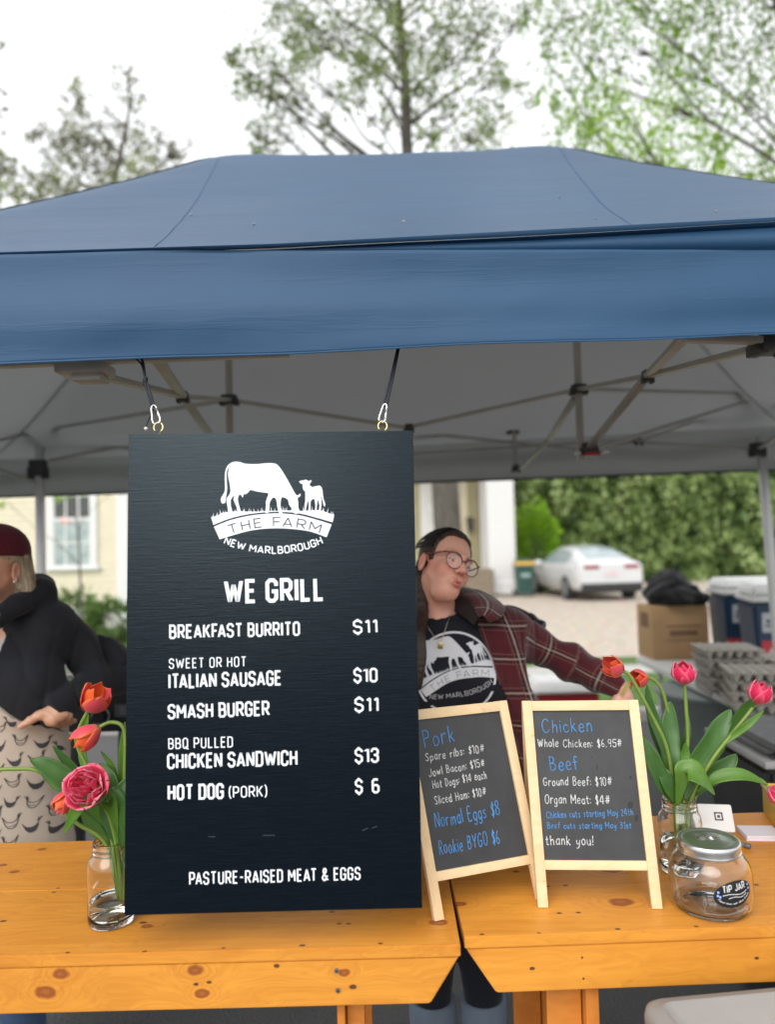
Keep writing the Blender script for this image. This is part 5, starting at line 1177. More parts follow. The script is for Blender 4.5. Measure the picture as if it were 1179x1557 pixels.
# t-shirt
M_TEE = cloth('navy_black_jersey', (.010, .011, .017), .15, .35)
nc = W(676, 908, 2.10)
def w_tee(X, Y, Z):
    P = (X, Y, Z); d = smin(w_torso(P), cap(P, shL, lerp3(shL, elL, .25), .050), .03); d = smin(d, cap(P, shR, lerp3(shR, elR, .25), .050), .03)
    d = d - .008 - ripple(P, 3, 11, .0028); d = smax(d, -(np.sqrt((X - nc.x) ** 2 + (Y - nc.y) ** 2 + ((Z - nc.z) * 1.05) ** 2) - .078), .004)
    d = smax(d, -cap(P, nk + V(0, .02, -.02), HT((0, .03, -.03)), .070), .004); return smax(d, .86 - Z, .01)
tv, tq = nets(w_tee, (-.12, 1.95, .84), (.70, 2.45, nk.z + .03), .0055)
tee = np_mesh('t_shirt', [(tv, tq)], [M_TEE], woman)
mb = MB(); ring = []
# the printed farm emblem, laid on the cloth
bvh = BVHTree.FromPolygons([Vector(p) for p in tv.tolist()], tq.tolist())
def drape(px, py, off, y0=1.9, b=bvh, d0=2.1):
    p = W(px, py, d0); h_ = b.ray_cast(V(p.x, y0, p.z), V(0, 1, 0))
    return (h_[0] + V(0, -off, 0)) if h_[0] is not None else None
def subdivide(pts, tris, mx):
    pts = [Vector(p) for p in pts]; st_ = [tuple(t) for t in tris]; out = []
    while st_:
        a, b, c = st_.pop(); es = [((pts[a] - pts[b]).length, a, b, c), ((pts[b] - pts[c]).length, b, c, a), ((pts[c] - pts[a]).length, c, a, b)]; L, i, j, k = max(es)
        if L < mx: out.append((a, b, c)); continue
        pts.append((pts[i] + pts[j]) / 2); n_ = len(pts) - 1; st_ += [(i, n_, k), (n_, j, k)]
    return pts, out
M_PRINT = cloth('white_screen_print', (.62, .63, .66), .08, .2); M_PRINTD = cloth('dark_screen_print', (.012, .013, .02), .1, .2)
def tee_px(x, y):
    u, v_ = (x - 415) * .655, (y - 790) * .655; a = R(-13.5); return (694 + u * math.cos(a) - v_ * math.sin(a), 1024 + u * math.sin(a) + v_ * math.cos(a))
def put_tee(pts, layer, dark):
    P2 = [V(*tee_px(x, y), 0) for x, y in pts]; tri = tessellate_polygon([P2]); ps, ts = subdivide(P2, tri, 5.0)
    W3 = [drape(p.x, p.y, .0016 + .00045 * layer) for p in ps]
    ts = [t for t in ts if all(W3[i] is not None for i in t)]; mp = {}; 
    for t in ts:
        for i in t: mp.setdefault(i, len(mp))
    mb.add([W3[i] for i in mp], [tuple(mp[i] for i in t) for t in ts], None, 1 if dark else 0)
emblem(put_tee, .32, True); mb.build('printed_emblem', [M_PRINT, M_PRINTD], tee)
# necklace
mb = MB(); pend = drape(671, 983, .006)
for s, q in ((0, [(641, 937), (650, 952), (661, 969), (671, 978)]), (1, [(690, 925), (684, 945), (677, 964), (671, 978)])):
    pts = [drape(*c, .004) or W(*c, 2.1) for c in q]; mb.tube(catmull(pts, 6), .0009, 6)
M_GOLD = mat('pale_gold', (.55, .48, .22), .3, .9); nl = mb.build('necklace', [mat('fine_chain', (.45, .40, .33), .35, .8)], woman, smooth=True)
mb = MB(); mb.box(pend, (.014, .002, .019), Matrix.Rotation(R(8), 3, 'Y'), bev=.0008); mb.build('pendant', [M_GOLD], nl, auto=40)
# open plaid shirt
def plaid(name):
    m = NT(name); sp = m.n('SeparateXYZ', {0: m.uv()})
    def bands(s):
        f = m.math('FRACT', m.math('ADD', m.math('MULTIPLY', s, 1 / .088), 20.0))
        return m.ramp(f, [(0, (.085, .011, .017)), (.36, (.20, .085, .075)), (.395, (.016, .013, .011)), (.50, (.40, .33, .28)), (.555, (.016, .013, .011)), (.66, (.20, .085, .075)), (.695, (.085, .011, .017)), (.84, (.03, .014, .014)), (.90, (.085, .011, .017))], 'CONSTANT')
    wb = m.noise(m.obj(), 10, 3); j = m.math('MULTIPLY', m.math('SUBTRACT', wb, .5), .010)
    a, b = bands(m.math('ADD', sp.outputs[0], j)), bands(m.math('ADD', sp.outputs[1], j)); c = m.mix(.46, a, b); c = m.mix(.30, c, m.mix(1.0, a, b, 'LIGHTEN'))
    n2 = m.noise(m.obj(), 900, 2); c = m.mix(m.math('MULTIPLY', n2, .35), c, (.03, .018, .016))
    m.p(Base_Color=c, Roughness=.9); m.b.inputs['Specular IOR Level'].default_value = .15; m.b.inputs['Sheen Weight'].default_value = .2
    m.bump(m.math('ADD', m.math('MULTIPLY', n2, .15), m.noise(m.obj(), 20, 4, .55)), .4, .007); return m.m
M_PLAID = plaid('maroon_plaid_flannel')
ED = [(710, 885), (716, 915), (728, 945), (742, 985), (757, 1030), (772, 1075), (786, 1130), (800, 1200), (806, 1300)]
exz = [W(x, y, 2.10) for x, y in ED]; ez_, ex_ = np.array([p.z for p in exz])[::-1], np.array([p.x for p in exz])[::-1]
def sleeve_len(P): return None
def w_jacket(X, Y, Z):
    P = (X, Y, Z); d = smin(w_torso(P), cap(P, shL, shR, .064), .02) - .016
    sl = smin(cap(P, shL, elL, .061, .051), cap(P, elL, wrL, .050, .036), .025); sr = smin(cap(P, shR, elR, .066, .062), cap(P, elR, wrR, .06, .04), .03)
    # hanging front panel
    d = smin(d, chain(P, [W(770, 985, 2.15), W(792, 1080, 2.13), W(808, 1190, 2.15)], [.045, .05, .06], .03), .04)
    d = smin(smin(d, sl, .035), sr, .035)
    ax = (elL - shL).normalized(); s = (X - shL.x) * ax.x + (Y - shL.y) * ax.y + (Z - shL.z) * ax.z
    fold = .0045 * np.sin(s * 62 + 9 * (Z - .9) + 2.5 * np.sin(Y * 30)) * np.exp(-((s - .17) / .13) ** 2) + .004 * np.sin(s * 95 + 7 * Y * 9) * np.exp(-((s - .30) / .06) ** 2)
    d = d + .010 * (1 - np.abs(np.sin(s * 24 + 22 * (Z - 1.25) + 4 * np.sin(s * 11)))) ** 5 * np.exp(-((s - .12) / .14) ** 2)
    d = d - ripple(P, 8, 11, .0062) - fold
    xe = np.interp(Z, ez_, ex_).astype(np.float32) + .004 * np.sin(Z * 55)
    left = W(585, 1000, 2.1).x
    open_ = smax(smax(X - xe, left - X, .002), Y - (nk.y - .01), .002); d = smax(d, -open_, .006)
    d = smax(d, -cap(P, nk + V(0, -.02, -.03), HT((0, .03, -.03)), .066), .006)
    d = smax(d, ((X - wrL.x) * hd_f.x + (Y - wrL.y) * hd_f.y + (Z - wrL.z) * hd_f.z) - .005, .004)
    return smax(d, (.93 + .02 * np.sin(X * 14)) - Z, .008)
jv, jq = nets(w_jacket, (-.25, 1.93, .90), (.80, 2.52, nk.z + .07), .0058)
def plaid_uv(v):
    P = v.T; ax = np.array((elL - shL).normalized()); s = (v - np.array(shL)) @ ax
    ds = np.minimum(cap(P, shL, elL, .066, .064), cap(P, elL, wrL, .062, .040)); on = (s > .035) & (ds < .03)
    # sleeve: along and around
    b = np.array((wrL - elL).normalized()); l1 = (elL - shL).length; s2 = l1 + (v - np.array(elL)) @ b
    along = np.where(s < l1, s, np.maximum(s2, s)); c = np.where((s < l1)[:, None], np.array(shL) + np.outer(s, ax), np.array(elL) + np.outer(s2 - l1, b)); r_ = v - c
    ang = np.arctan2(r_[:, 2], -r_[:, 1]); us = np.stack([ang * .066 + .035, along * .92 + .02], 1)
    ut = np.stack([(v[:, 0] - .25) * 1.0 + .26 * v[:, 2] + .05, v[:, 2] + .06 * (v[:, 0] - .3)], 1)
    return np.where(on[:, None], us, ut)
jk = np_mesh('plaid_shirt', [(jv, jq)], [M_PLAID], woman, None, [plaid_uv(jv)])
inn = [W(676, 900, 2.27), W(698, 903, 2.21), W(712, 911, 2.155), W(722, 924, 2.115), W(728, 938, 2.088)]; outr = [W(728, 896, 2.31), W(752, 908, 2.25), W(768, 923, 2.165), W(764, 936, 2.10), W(745, 946, 2.072)]
ci, co_ = catmull(inn, 6), catmull(outr, 6); n_ = len(ci) - 1
mb = MB(); mb.grid(lambda u, v: (lambda k: ci[k] * (1 - v) + co_[k] * v + V(0, -.012, .012) * math.sin(math.pi * min(1, v * 1.1)))(int(round(u * n_))), n_, 8); c_ = mb.build('collar', [M_PLAID], jk, smooth=True)
ul = c_.data.uv_layers[0]
for p in c_.data.polygons:
    for li in p.loop_indices: q = ul.data[li].uv; ul.data[li].uv = (q[1] * .075 + .012, q[0] * .2 + .07)
sd = c_.modifiers.new('thick', 'SOLIDIFY'); sd.thickness = .004
low = catmull([W(664, 915, 2.25), W(682, 924, 2.20), W(698, 933, 2.155), W(712, 942, 2.125), W(722, 950, 2.095)], 6)
mb = MB(); mb.grid(lambda u, v: (lambda k: ci[k] * (1 - v) + low[k] * v)(int(round(u * n_))), n_, 5); cs_ = mb.build('collar_stand', [cloth('dark_flannel', (.022, .012, .013), .2)], jk, smooth=True)
sd = cs_.modifiers.new('thick', 'SOLIDIFY'); sd.thickness = .003
mb = MB()
jb = BVHTree.FromPolygons([Vector(p) for p in jv.tolist()], jq.tolist())
for px, py in ((788, 974), (797, 1040)):
    p = drape(px, py, .001, b=jb); 
    if p: mb.tube([p, p + V(0, -.003, 0)], .0048, 12)
mb.build('button', [M_BLK], jk, auto=40)
# patch pocket flap seam and jeans, boots
v, q = nets(lambda X, Y, Z: smax(smin(w_body(X, Y, Z) - .010 - ripple((X, Y, Z), 5, 9, .003), cap((X, Y, Z), (wr_.x, wr_.y, .9), (wr_.x, wr_.y, .88), .16), .05), smax(.24 - Z, Z - .96, .004), .004), (-.05, 2.0, .2), (.50, 2.45, .98), .009)
jn = np_mesh('trousers', [(v, q)], [cloth('dark_trouser_cloth', (.010, .012, .020), .2)], woman)
mb = MB()
M_CUFF = cloth('pale_denim', (.13, .17, .22), .15)
for s in (-1, 1): mb = MB(); mb.lathe((wr_.x + s * .071, wr_.y + .004, .255), [(.056, -.055), (.066, -.054), (.068, .0), (.068, .045), (.064, .05), (.056, .05)], 28); mb.build('turned_up_cuff', [M_CUFF], jn, smooth=True)
boots(woman, [V(wr_.x + s * .07, wr_.y + .01, .10) for s in (-1, 1)], (.1, -1, 0))
mb = MB(); c = wrL + hd_f * .014; fx, fy, fd = frame_of(hd_f)
for k in range(2): mb.tube([c + hd_f * .006 * k + fx * math.cos(a) * .0290 + fy * math.sin(a) * .0290 for a in [2 * math.pi * i / 24 for i in range(24)]], .0022, 6, closed=True)
mb.build('wrist_band', [mat('yellow_cord', (.5, .42, .12), .6)], woman, smooth=True)

# ================================================================== the woman in the hooded sweatshirt
lc_ = W(5, 1200, 2.25)
lady = thing('person', 'older woman in maroon cap, black hooded top and hen print apron, hand on hip', 'person', (lc_.x, lc_.y, 0))
Gs = .88; Gc = W(-8, 862, 2.16); Rg = Matrix.Rotation(R(3), 3, 'Y') @ Matrix.Rotation(R(-22), 3, 'Z') @ Matrix.Rotation(R(4), 3, 'X')
GT = lambda p: Gc + Rg @ (Vector(p) * Gs)
lsL, lsR = W(78, 958, 2.24), W(-100, 968, 2.26); leL, lwL = W(176, 1018, 2.34), W(88, 1077, 2.13); leR, lwR = W(-170, 1090, 2.3), W(-120, 1200, 2.1); lnk = W(-8, 935, 2.22)
def l_torso(P):
    d = cap(P, lsL, lsR, .066); d = smin(d, ell(P, W(-8, 1030, 2.24), (.170, .118, .18)), .06)
    for px in (-58, 44): d = smin(d, ell(P, W(px, 1050, 2.17), (.085, .08, .085)), .05)
    d = smin(d, ell(P, W(-4, 1150, 2.23), (.182, .135, .18)), .07); d = smin(d, ell(P, W(-6, 1270, 2.25), (.190, .142, .16)), .06); return smin(d, cap(P, lnk, lnk + V(0, 0, -.05), .062), .04)
SKL = (.60, .33, .22)
def l_head(X, Y, Z):
    P = (X, Y, Z); d = head_sdf(to_local(P, Gc, Rg, Gs), .0045, .1, 1.0) * Gs; return smin(smin(d, cap(P, lnk + V(0, .01, -.02), GT((0, .03, -.045)), .056, .052), .02), l_torso(P), .03)
hv, hq = nets(l_head, Gc - V(.13, .14, .19), Gc + V(.13, .15, .15), .0028)
ht = tone_of(hv, Gc, Rg, Gs, SKL, (.42, .13, .11), (.16, .11, .07), (.52, .19, .13))
def l_body(X, Y, Z):
    P = (X, Y, Z); d = l_torso(P)
    for a, b, c in ((lsL, leL, lwL), (lsR, leR, lwR)): d = smin(d, smin(cap(P, a, b, .052, .044), cap(P, b, c, .044, .028), .02), .03)
    for s in (-1, 1): d = smin(d, leg_sdf(P, (lc_.x + s * .09 - .02, lc_.y, .86), (lc_.x + s * .085 - .02, lc_.y - .02, .48), (lc_.x + s * .08 - .02, lc_.y, .10), (.088, .058, .042)), .04)
    return d
bv, bq = nets(l_body, (-1.6, 1.95, .04), (-.65, 2.50, lnk.z - .03), .011)
wl = lambda px, py, d_: tuple(W(px, py, d_))
def l_hand(X, Y, Z):
    P = (X, Y, Z); d = chain(P, [wl(92, 1071, 2.135), wl(88, 1082, 2.115), wl(80, 1092, 2.10)], [.022, .025, .023], .012)
    d = smin(d, ell(P, W(90, 1087, 2.110), (.027, .018, .015)), .012)
    d = smin(d, chain(P, [wl(76, 1081, 2.10), wl(61, 1087, 2.085), wl(46, 1095, 2.075), wl(32, 1104, 2.07)], [.0145, .0130, .0108, .0082], .006), .012)
    for i, (x0, L) in enumerate(((76, .066), (86, .074), (96, .070), (105, .054))):
        a = W(x0, 1091 + (i == 1) * 1 - i * .8, 2.11 + .004 * i); b = a + V(-.010, .024, -.018) * (L / .07); c = b + V(-.004, .030, -.012) * (L / .07); e = c + V(.002, .022, -.004) * (L / .07)
        d = smin(d, chain(P, [tuple(a), tuple(b), tuple(c), tuple(e)], [.0105, .0092, .0085, .0072], .003), .005)
    return d - .0009 * np.sin(X * 210 + Z * 120) * np.sin(Z * 160)
wv, wq = nets(l_hand, W(25, 1112, 2.12) - V(.02, .08, .09), W(112, 1060, 2.2) + V(.03, .03, .03), .0028)
tn = np.tile((.56, .32, .21), (len(wv), 1)); tp = np.array(W(32, 1104, 2.07)); wgt = np.clip(1 - np.linalg.norm(wv - tp, axis=1) / .018, 0, 1)[:, None]; tn = tn * (1 - wgt) + np.array((.58, .26, .21)) * wgt
np_mesh('body', [(hv, hq), (bv, bq), (wv, wq)], [M_SKIN], lady, [ht, np.tile(SKL, (len(bv), 1)), tn]); eyes(lady, Gc, Rg, Gs)
def l_hair(X, Y, Z):
    x, y, z = L = to_local((X, Y, Z), Gc, Rg, Gs); d = ell(L, (0, .018, .036), (.083, .101, .088))
    d = smin(d, ell(L, (0, .050, -.035), (.088, .070, .080)), .03); d = smin(d, ell(L, (.060, .062, -.078), (.040, .040, .030)), .03)
    d = smax(d, (np.where(z > .03, -.03 - .6 * (z - .03), -.008 + .55 * np.maximum(0, -z - .01)) - y) * .8, .012); d = smax(d, -.108 + .15 * y - z, .012)
    for s in (-1, 1): d = smax(d, -ell(L, (s * .086, .006, -.010), (.022, .024, .030)), .006)
    g = np.arctan2(x, y - .02); return (d + .0016 * np.sin(g * 70 + z * 20) + .001 * np.sin(g * 160 - z * 30)) * Gs
v, q = nets(l_hair, Gc - V(.15, .14, .14), Gc + V(.18, .2, .15), .0028); lv = ((v - np.array(Gc)) @ np.array(Rg)) / Gs
lhair = np_mesh('hair', [(v, q)], [hair_mat('grey_blond_hair', (.20, .14, .085), (.50, .41, .28), rough=.45)], lady, [np.stack([np.arctan2(lv[:, 0], lv[:, 1] - .02) * 16, lv[:, 2] * 9, lv[:, 1] * 2], 1)])
mb = MB(); rn = random.Random(23)
for i in range(150):                                                   # loose hanging strands
    a = rn.uniform(.05, 2.3) if rn.random() < .75 else rn.uniform(-2.3, -.05); k_ = rn.uniform(1.0, 1.05); x0, y0 = .084 * math.sin(a) * k_, .020 + -.100 * math.cos(a) * k_
    if y0 < .038: continue
    fl = rn.uniform(-.004, .012); L = rn.uniform(.105, .150)
    mb.tube([GT((x0 * (1 + .10 * t) + fl * t * t * (1 if x0 > 0 else -1), y0 * 1.0 + .012 * t + rn.uniform(-.001, .001), .040 - L * t)) for t in [j / 7 for j in range(8)]], [.0011, .0012, .0012, .0012, .0011, .0010, .0008, .0003], 4)
mb.build('loose_strands', [mat('blond_strand', (.38, .30, .19), .45, var=.5, vs=40)], lhair, smooth=True)
def l_cap(X, Y, Z):
    x, y, z = L = to_local((X, Y, Z), Gc, Rg, Gs); d = ell(L, (0, .014, .046), (.0885, .107, .094)); d = smax(d, (.038 - .10 * (y - .0) - z), .004)
    br = smax(ell(L, (0, -.112, .046), (.072, .070, .010)), -.02 - (-y - .085), .004); d = smin(d, br, .008); return (d - .0006 * np.cos(np.arctan2(x, y) * 6)) * Gs
v, q = nets(l_cap, Gc - V(.2, .2, .06), Gc + V(.18, .2, .18), .003)
np_mesh('cap', [(v, q)], [cloth('maroon_twill', (.085, .008, .016), .12, .25)], lady)
mb = MB(); e = GT((.083, .004, -.040)); mb.tube([e + V(.004 * math.cos(a), 0, .006 * math.sin(a)) for a in [2 * math.pi * k / 14 for k in range(14)]], .0014, 6, closed=True); mb.build('earring', [M_CHROME], lady, smooth=True)
AT = [(-120, 1060), (-30, 1060), (0, 1075), (18, 1092), (40, 1106), (70, 1114), (105, 1119), (140, 1122)]
apz = [W(x, y, 2.08) for x, y in AT]; apx, apzz = np.array([p.x for p in apz]), np.array([p.z for p in apz])
M_HOOD = cloth('black_sweatshirt', (.013, .014, .018), .2, .45)
vx = np.array([W(-14, 1010, 2.1).x, W(4, 930, 2.1).x]); vz = np.array([W(3, 1010, 2.1).z, W(13, 930, 2.1).z])
def l_hoodie(X, Y, Z):
    P = (X, Y, Z); d = l_torso(P) - .018
    f = (lwL - leL).normalized(); sl = smin(cap(P, lsL, leL, .070, .064), cap(P, leL, lwL, .062, .048), .02); sl = smax(sl, (X - lwL.x) * f.x + (Y - lwL.y) * f.y + (Z - lwL.z) * f.z - .034, .004); cu = smax(cap(P, lwL - f * .03, lwL + f * .03, .048, .044), (X - lwL.x) * f.x + (Y - lwL.y) * f.y + (Z - lwL.z) * f.z - .038, .005)
    d = smin(d, smin(sl, cu, .006), .010); d = smin(d, smin(cap(P, lsR, leR, .074, .066), cap(P, leR, lwR, .066, .044), .03), .03)
    hood = chain(P, [wl(-50, 935, 2.13), wl(-4, 940, 2.105), wl(28, 918, 2.15), wl(62, 902, 2.23), wl(58, 896, 2.33), wl(0, 890, 2.38), wl(-60, 905, 2.33), wl(-70, 925, 2.22)], [.022, .026, .034, .037, .042, .045, .04, .03], .02)
    d = smin(d, hood, .018); ax = (leL - lsL).normalized(); s = (X - lsL.x) * ax.x + (Y - lsL.y) * ax.y + (Z - lsL.z) * ax.z
    cz = np.abs(np.sin(s * 21 + 26 * (Z - 1.25) + 5 * np.sin(s * 9))); d = d + .013 * (1 - cz) ** 5 * np.exp(-((s - .17) / .13) ** 2) + .006 * (1 - np.abs(np.sin(X * 17 + Z * 11))) ** 6
    d = d - ripple(P, 12, 12, .0065) - .009 * np.sin(s * 55 + Z * 35 + 2 * np.sin(Y * 25)) * np.exp(-((s - .15) / .09) ** 2)
    vxz = np.interp(Z, vz, vx).astype(np.float32); d = smax(d, -smax(smax(X - vxz, (W(-30, 1000, 2.1).x) - X, .002), smax(Y - 2.16, Z - W(0, 932, 2.1).z, .002), .002), .004)
    d = smax(d, -cap(P, lnk + V(0, -.015, -.01), GT((0, .02, -.03)), .068), .006)
    d = smax(d, np.interp(X, apx, apzz).astype(np.float32) - .03 - Z - 9 * (Y > lc_.y - .02), .004); return smax(d, .97 - Z, .01)
v, q = nets(l_hoodie, (-1.65, 1.92, .94), (-.62, 2.58, Gc.z + .02), .006); np_mesh('hooded_sweatshirt', [(v, q)], [M_HOOD], lady)
v, q = nets(lambda X, Y, Z: smax(smax(l_torso((X, Y, Z)) - .001, -(np.sqrt((X - lnk.x) ** 2 + (Y - lnk.y + .1) ** 2 + (Z - lnk.z) ** 2) - .085), .004), 1.0 - Z, .01), (-1.45, 1.98, .98), (-.85, 2.45, lnk.z + .02), .008); np_mesh('undershirt', [(v, q)], [cloth('pale_grey_jersey', (.42, .41, .40))], lady)
# apron with printed hens
xr_ = W(101, 1130, 2.15).x
def l_apron(X, Y, Z):
    P = (X, Y, Z); d = smin(l_torso(P), ell(P, (lc_.x - .01, lc_.y, .72), (.20, .15, .30)), .08) - .032 - ripple(P, 21, 6, .006)
    d = smax(d, Z - np.interp(X, apx, apzz).astype(np.float32), .004); d = smax(d, Y - (lc_.y - .015), .004); d = smax(d, X - xr_ - .018 * np.sin(Z * 22) * 0, .006); return smax(d, .50 - Z, .006)
av, aq = nets(l_apron, (-1.5, 1.93, .47), (-.70, 2.30, 1.25), .0065)
apron = np_mesh('apron', [(av, aq)], [cloth('oatmeal_linen', (.46, .39, .32), .08, .3)], lady)
ab = BVHTree.FromPolygons([Vector(p) for p in av.tolist()], aq.tolist()); mb = MB(); rn = random.Random(7)
HEN = [(-62, -46), (-50, -20), (-46, 12), (-30, 44), (-8, 56), (18, 50), (40, 20), (52, -14), (64, -56), (44, -22), (28, -4), (0, 4), (-24, 0), (-44, -18)]
for (cx, cy, full) in ((105,340,1),(150,520,0),(295,575,1),(445,495,0),(110,700,1),(262,705,0),(425,645,1),(100,885,0),(255,935,1),(395,865,0),(75,1070,1),(235,1105,0),(395,1015,1),(88,1245,0),(230,1315,1),(375,1225,0),(502,1215,1),(500,1025,0),(-8,380,0),(-20,560,1),(90,1415,0),(385,1375,1),(500,1385,0),(538,660,0),(-30,760,0),(-40,930,1),(540,840,1),(520,490,0),(-40,1160,0),(-40,1330,1)):
    fl = 1 if (cx // 10 + full) % 2 else -1
    s = .160; ta = rn.uniform(-.2, .2); s *= rn.uniform(.9, 1.12); pts = [(cx * .1696 + (x * math.cos(ta) * fl - y * math.sin(ta)) * s, 1040 + cy * .1696 + (x * fl * math.sin(ta) + y * math.cos(ta)) * s) for x, y in HEN]
    def lay(pts2, tri, off):
        ps, ts = subdivide([V(*p, 0) for p in pts2], tri, 5); W3 = [drape(p.x, p.y, off, b=ab, d0=2.08) for p in ps]; ts = [t for t in ts if all(W3[i] is not None for i in t)]
        if ts: mb.add([w3 if w3 is not None else V(0, 0, 0) for w3 in W3], ts)
    if full: lay(pts, tessellate_polygon([[V(*p, 0) for p in pts]]), .0016)
    else:
        for hw, st_ in ((.55, pts + [pts[0]]), (.4, [(pts[3][0], pts[3][1] - 3), (pts[4][0], pts[4][1] - 3.5), (pts[5][0], pts[5][1] - 3)])):
            vs, fs = ribbon(st_, hw)
            for f in fs: lay([(vs[i].x, vs[i].y) for i in f], [(0, 1, 2), (0, 2, 3)], .0016)
    for k in range(3):                                                  # tail feathers and comb
        a = pts[0]; vs, fs = ribbon([(a[0] + fl * 3, a[1] + 3), (a[0] + fl * (-2.2 + 2.0 * k), a[1] - 3.2 + .5 * abs(k - 1))], .42)
        for f in fs: lay([(vs[i].x, vs[i].y) for i in f], [(0, 1, 2), (0, 2, 3)], .0017)
mb.build('hen_print', [cloth('charcoal_print', (.055, .052, .055), .3, .2)], apron)
v, q = nets(lambda X, Y, Z: smax(l_body(X, Y, Z) - .012 - ripple((X, Y, Z), 5, 9, .003), smax(.12 - Z, Z - .98, .004), .004), (-1.5, 2.0, .1), (-.72, 2.52, 1.0), .010); np_mesh('jeans', [(v, q)], [M_JEANS], lady)
boots(lady, [V(lc_.x + s * .08 - .02, lc_.y, .10) for s in (-1, 1)], (-.3, -1, 0))
# ------------------------------------------------------------------ ground
def struct(name, verts, faces, m):
    mb = MB(); mb.add(verts, faces); o = mb.build(name, [m]); return tag(o, kind='structure')
m = NT('asphalt'); c = m.obj(); a = m.noise(c, 160, 3, .7); b = m.noise(c, .7, 5); v_ = m.n('TexVoronoi', {'Vector': c, 'Scale': 130}); sp = m.ramp(v_.outputs['Distance'], [(.05, 1), (.30, 0)])
col = m.ramp(a, [(.3, (.036, .037, .039)), (.55, (.085, .085, .087)), (.75, (.24, .235, .23))]); col = m.mix(m.math('MULTIPLY', b, .5), col, (.08, .078, .075)); col = m.mix(m.math('MULTIPLY', sp, .25), col, (.2, .195, .19))
m.p(Base_Color=col, Roughness=.85); m.bump(m.math('ADD', a, v_.outputs['Distance']), .8, .006); M_ASPH = m.m
struct('ground', [(-150, -60, 0), (150, -60, 0), (150, 220, 0), (-150, 220, 0)], [(0, 1, 2, 3)], M_ASPH)
m = NT('gravel'); c = m.obj(); v_ = m.n('TexVoronoi', {'Vector': c, 'Scale': 28}); a = m.noise(c, 5, 6, .7)
col = m.mix(.6, m.ramp(a, [(.3, (.40, .335, .275)), (.7, (.60, .52, .44))]), v_.outputs['Color'], 'SOFT_LIGHT'); m.p(Base_Color=col, Roughness=.95); m.bump(v_.outputs['Distance'], .8, .03)
def strip(y0, y1, x0, x1, z, n=24, seed=0, amp=.12):
    up, dn = [], []
    for i in range(n + 1):
        x = x0 + (x1 - x0) * i / n; up.append((x, y1 + amp * noise.noise(V(x * .6, seed, 1)), z)); dn.append((x, y0 + amp * noise.noise(V(x * .7, seed, 5)), z))
    return dn + up, [(i, i + 1, n + 2 + i, n + 1 + i) for i in range(n)]
struct('gravel_drive', *strip(10.3, 27.5, -2.5, 34, .012, seed=3), m.m)
m = NT('lawn'); c = m.obj(); a = m.noise(c, 38, 5, .7); b = m.noise(c, 1.6, 4)
m.p(Base_Color=m.mix(.5, m.ramp(a, [(.3, (.045, .105, .018)), (.7, (.14, .27, .04))]), m.ramp(b, [(.3, (.06, .14, .02)), (.7, (.17, .29, .06))])), Roughness=.9); m.bump(a, 1, .05)
struct('lawn', *strip(6.9, 10.35, -34, 34, .008, 40, 5), m.m); M_LAWN = m.m
struct('lawn_by_house', *strip(11.0, 17.0, -34, -3.2, .006, 30, 9), m.m)
M_CONC = mat('pale_concrete', (.42, .41, .38), .9, bump=.4, bs=60)
struct('path', *strip(9.05, 9.65, 1.2, 30, .014, 10, 2, .03), M_CONC)
mb = MB(); mb.box((-14, 6.75, .05), (40, .14, .12), bev=.02); o = mb.build('kerb', [mat('granite_kerb', (.30, .29, .28), .8, bump=.3)]); tag(o, kind='structure')
# grass blades along the near part of the lawn
rs = np.random.RandomState(3)
def cloud(name, C, size, mats, parent=None, tones=None, seed=0, aspect=.55, flat=0.0, down=0.0, jitter=.4):
    """many leaf-shaped faces at the points C"""
    r_ = np.random.RandomState(seed); N = len(C); C = np.asarray(C, np.float64)
    a = r_.normal(size=(N, 3)); a[:, 2] = a[:, 2] * (1 - flat) - down * 2; a /= np.linalg.norm(a, axis=1)[:, None]
    b = r_.normal(size=(N, 3)); b -= a * (a * b).sum(1)[:, None]; b /= np.linalg.norm(b, axis=1)[:, None]; n_ = np.cross(a, b)
    s = (size * (1 + jitter * (r_.rand(N) - .5) * 2))[:, None]
    o0 = np.array(origin_of(parent)) if parent else np.zeros(3)
    vs = np.stack([C - a * s * .5, C + b * s * aspect * .5 - a * s * .05 + n_ * s * .08, C + a * s * .5, C - b * s * aspect * .5 - a * s * .05 + n_ * s * .08], 1).reshape(-1, 3) - o0
    me = bpy.data.meshes.new(name); me.vertices.add(4 * N); me.vertices.foreach_set('co', vs.astype(np.float32).ravel()); me.loops.add(4 * N); me.loops.foreach_set('vertex_index', np.arange(4 * N, dtype=np.int32))
    me.polygons.add(N); me.polygons.foreach_set('loop_start', np.arange(0, 4 * N, 4, dtype=np.int32)); me.polygons.foreach_set('loop_total', np.full(N, 4, np.int32))
    for m in mats: me.materials.append(m)
    at = me.color_attributes.new('tone', 'FLOAT_COLOR', 'POINT'); t = np.repeat(np.asarray(tones) if tones is not None else r_.rand(N), 4); at.data.foreach_set('color', np.stack([t, t, t, np.ones_like(t)], 1).astype(np.float32).ravel())
    me.update(calc_edges=True); me.validate(); o = bpy.data.objects.new(name, me); COL.objects.link(o)
    if parent: o.parent = parent
    return o
def foliage(name, stops, trans=.35, rough=.5):
    m = NT(name); a = m.n('Attribute', attribute_name='tone'); c = m.ramp(a.outputs['Fac'], stops)
    m.p(Base_Color=c, Roughness=rough); tr = m.n('BsdfTranslucent'); m.t.links.new(c, tr.inputs[0]); ad = m.n('MixShader', {0: trans}); m.t.links.new(m.b.outputs[0], ad.inputs[1]); m.t.links.new(tr.outputs[0], ad.inputs[2]); m.t.links.new(ad.outputs[0], m.out.inputs[0]); return m.m
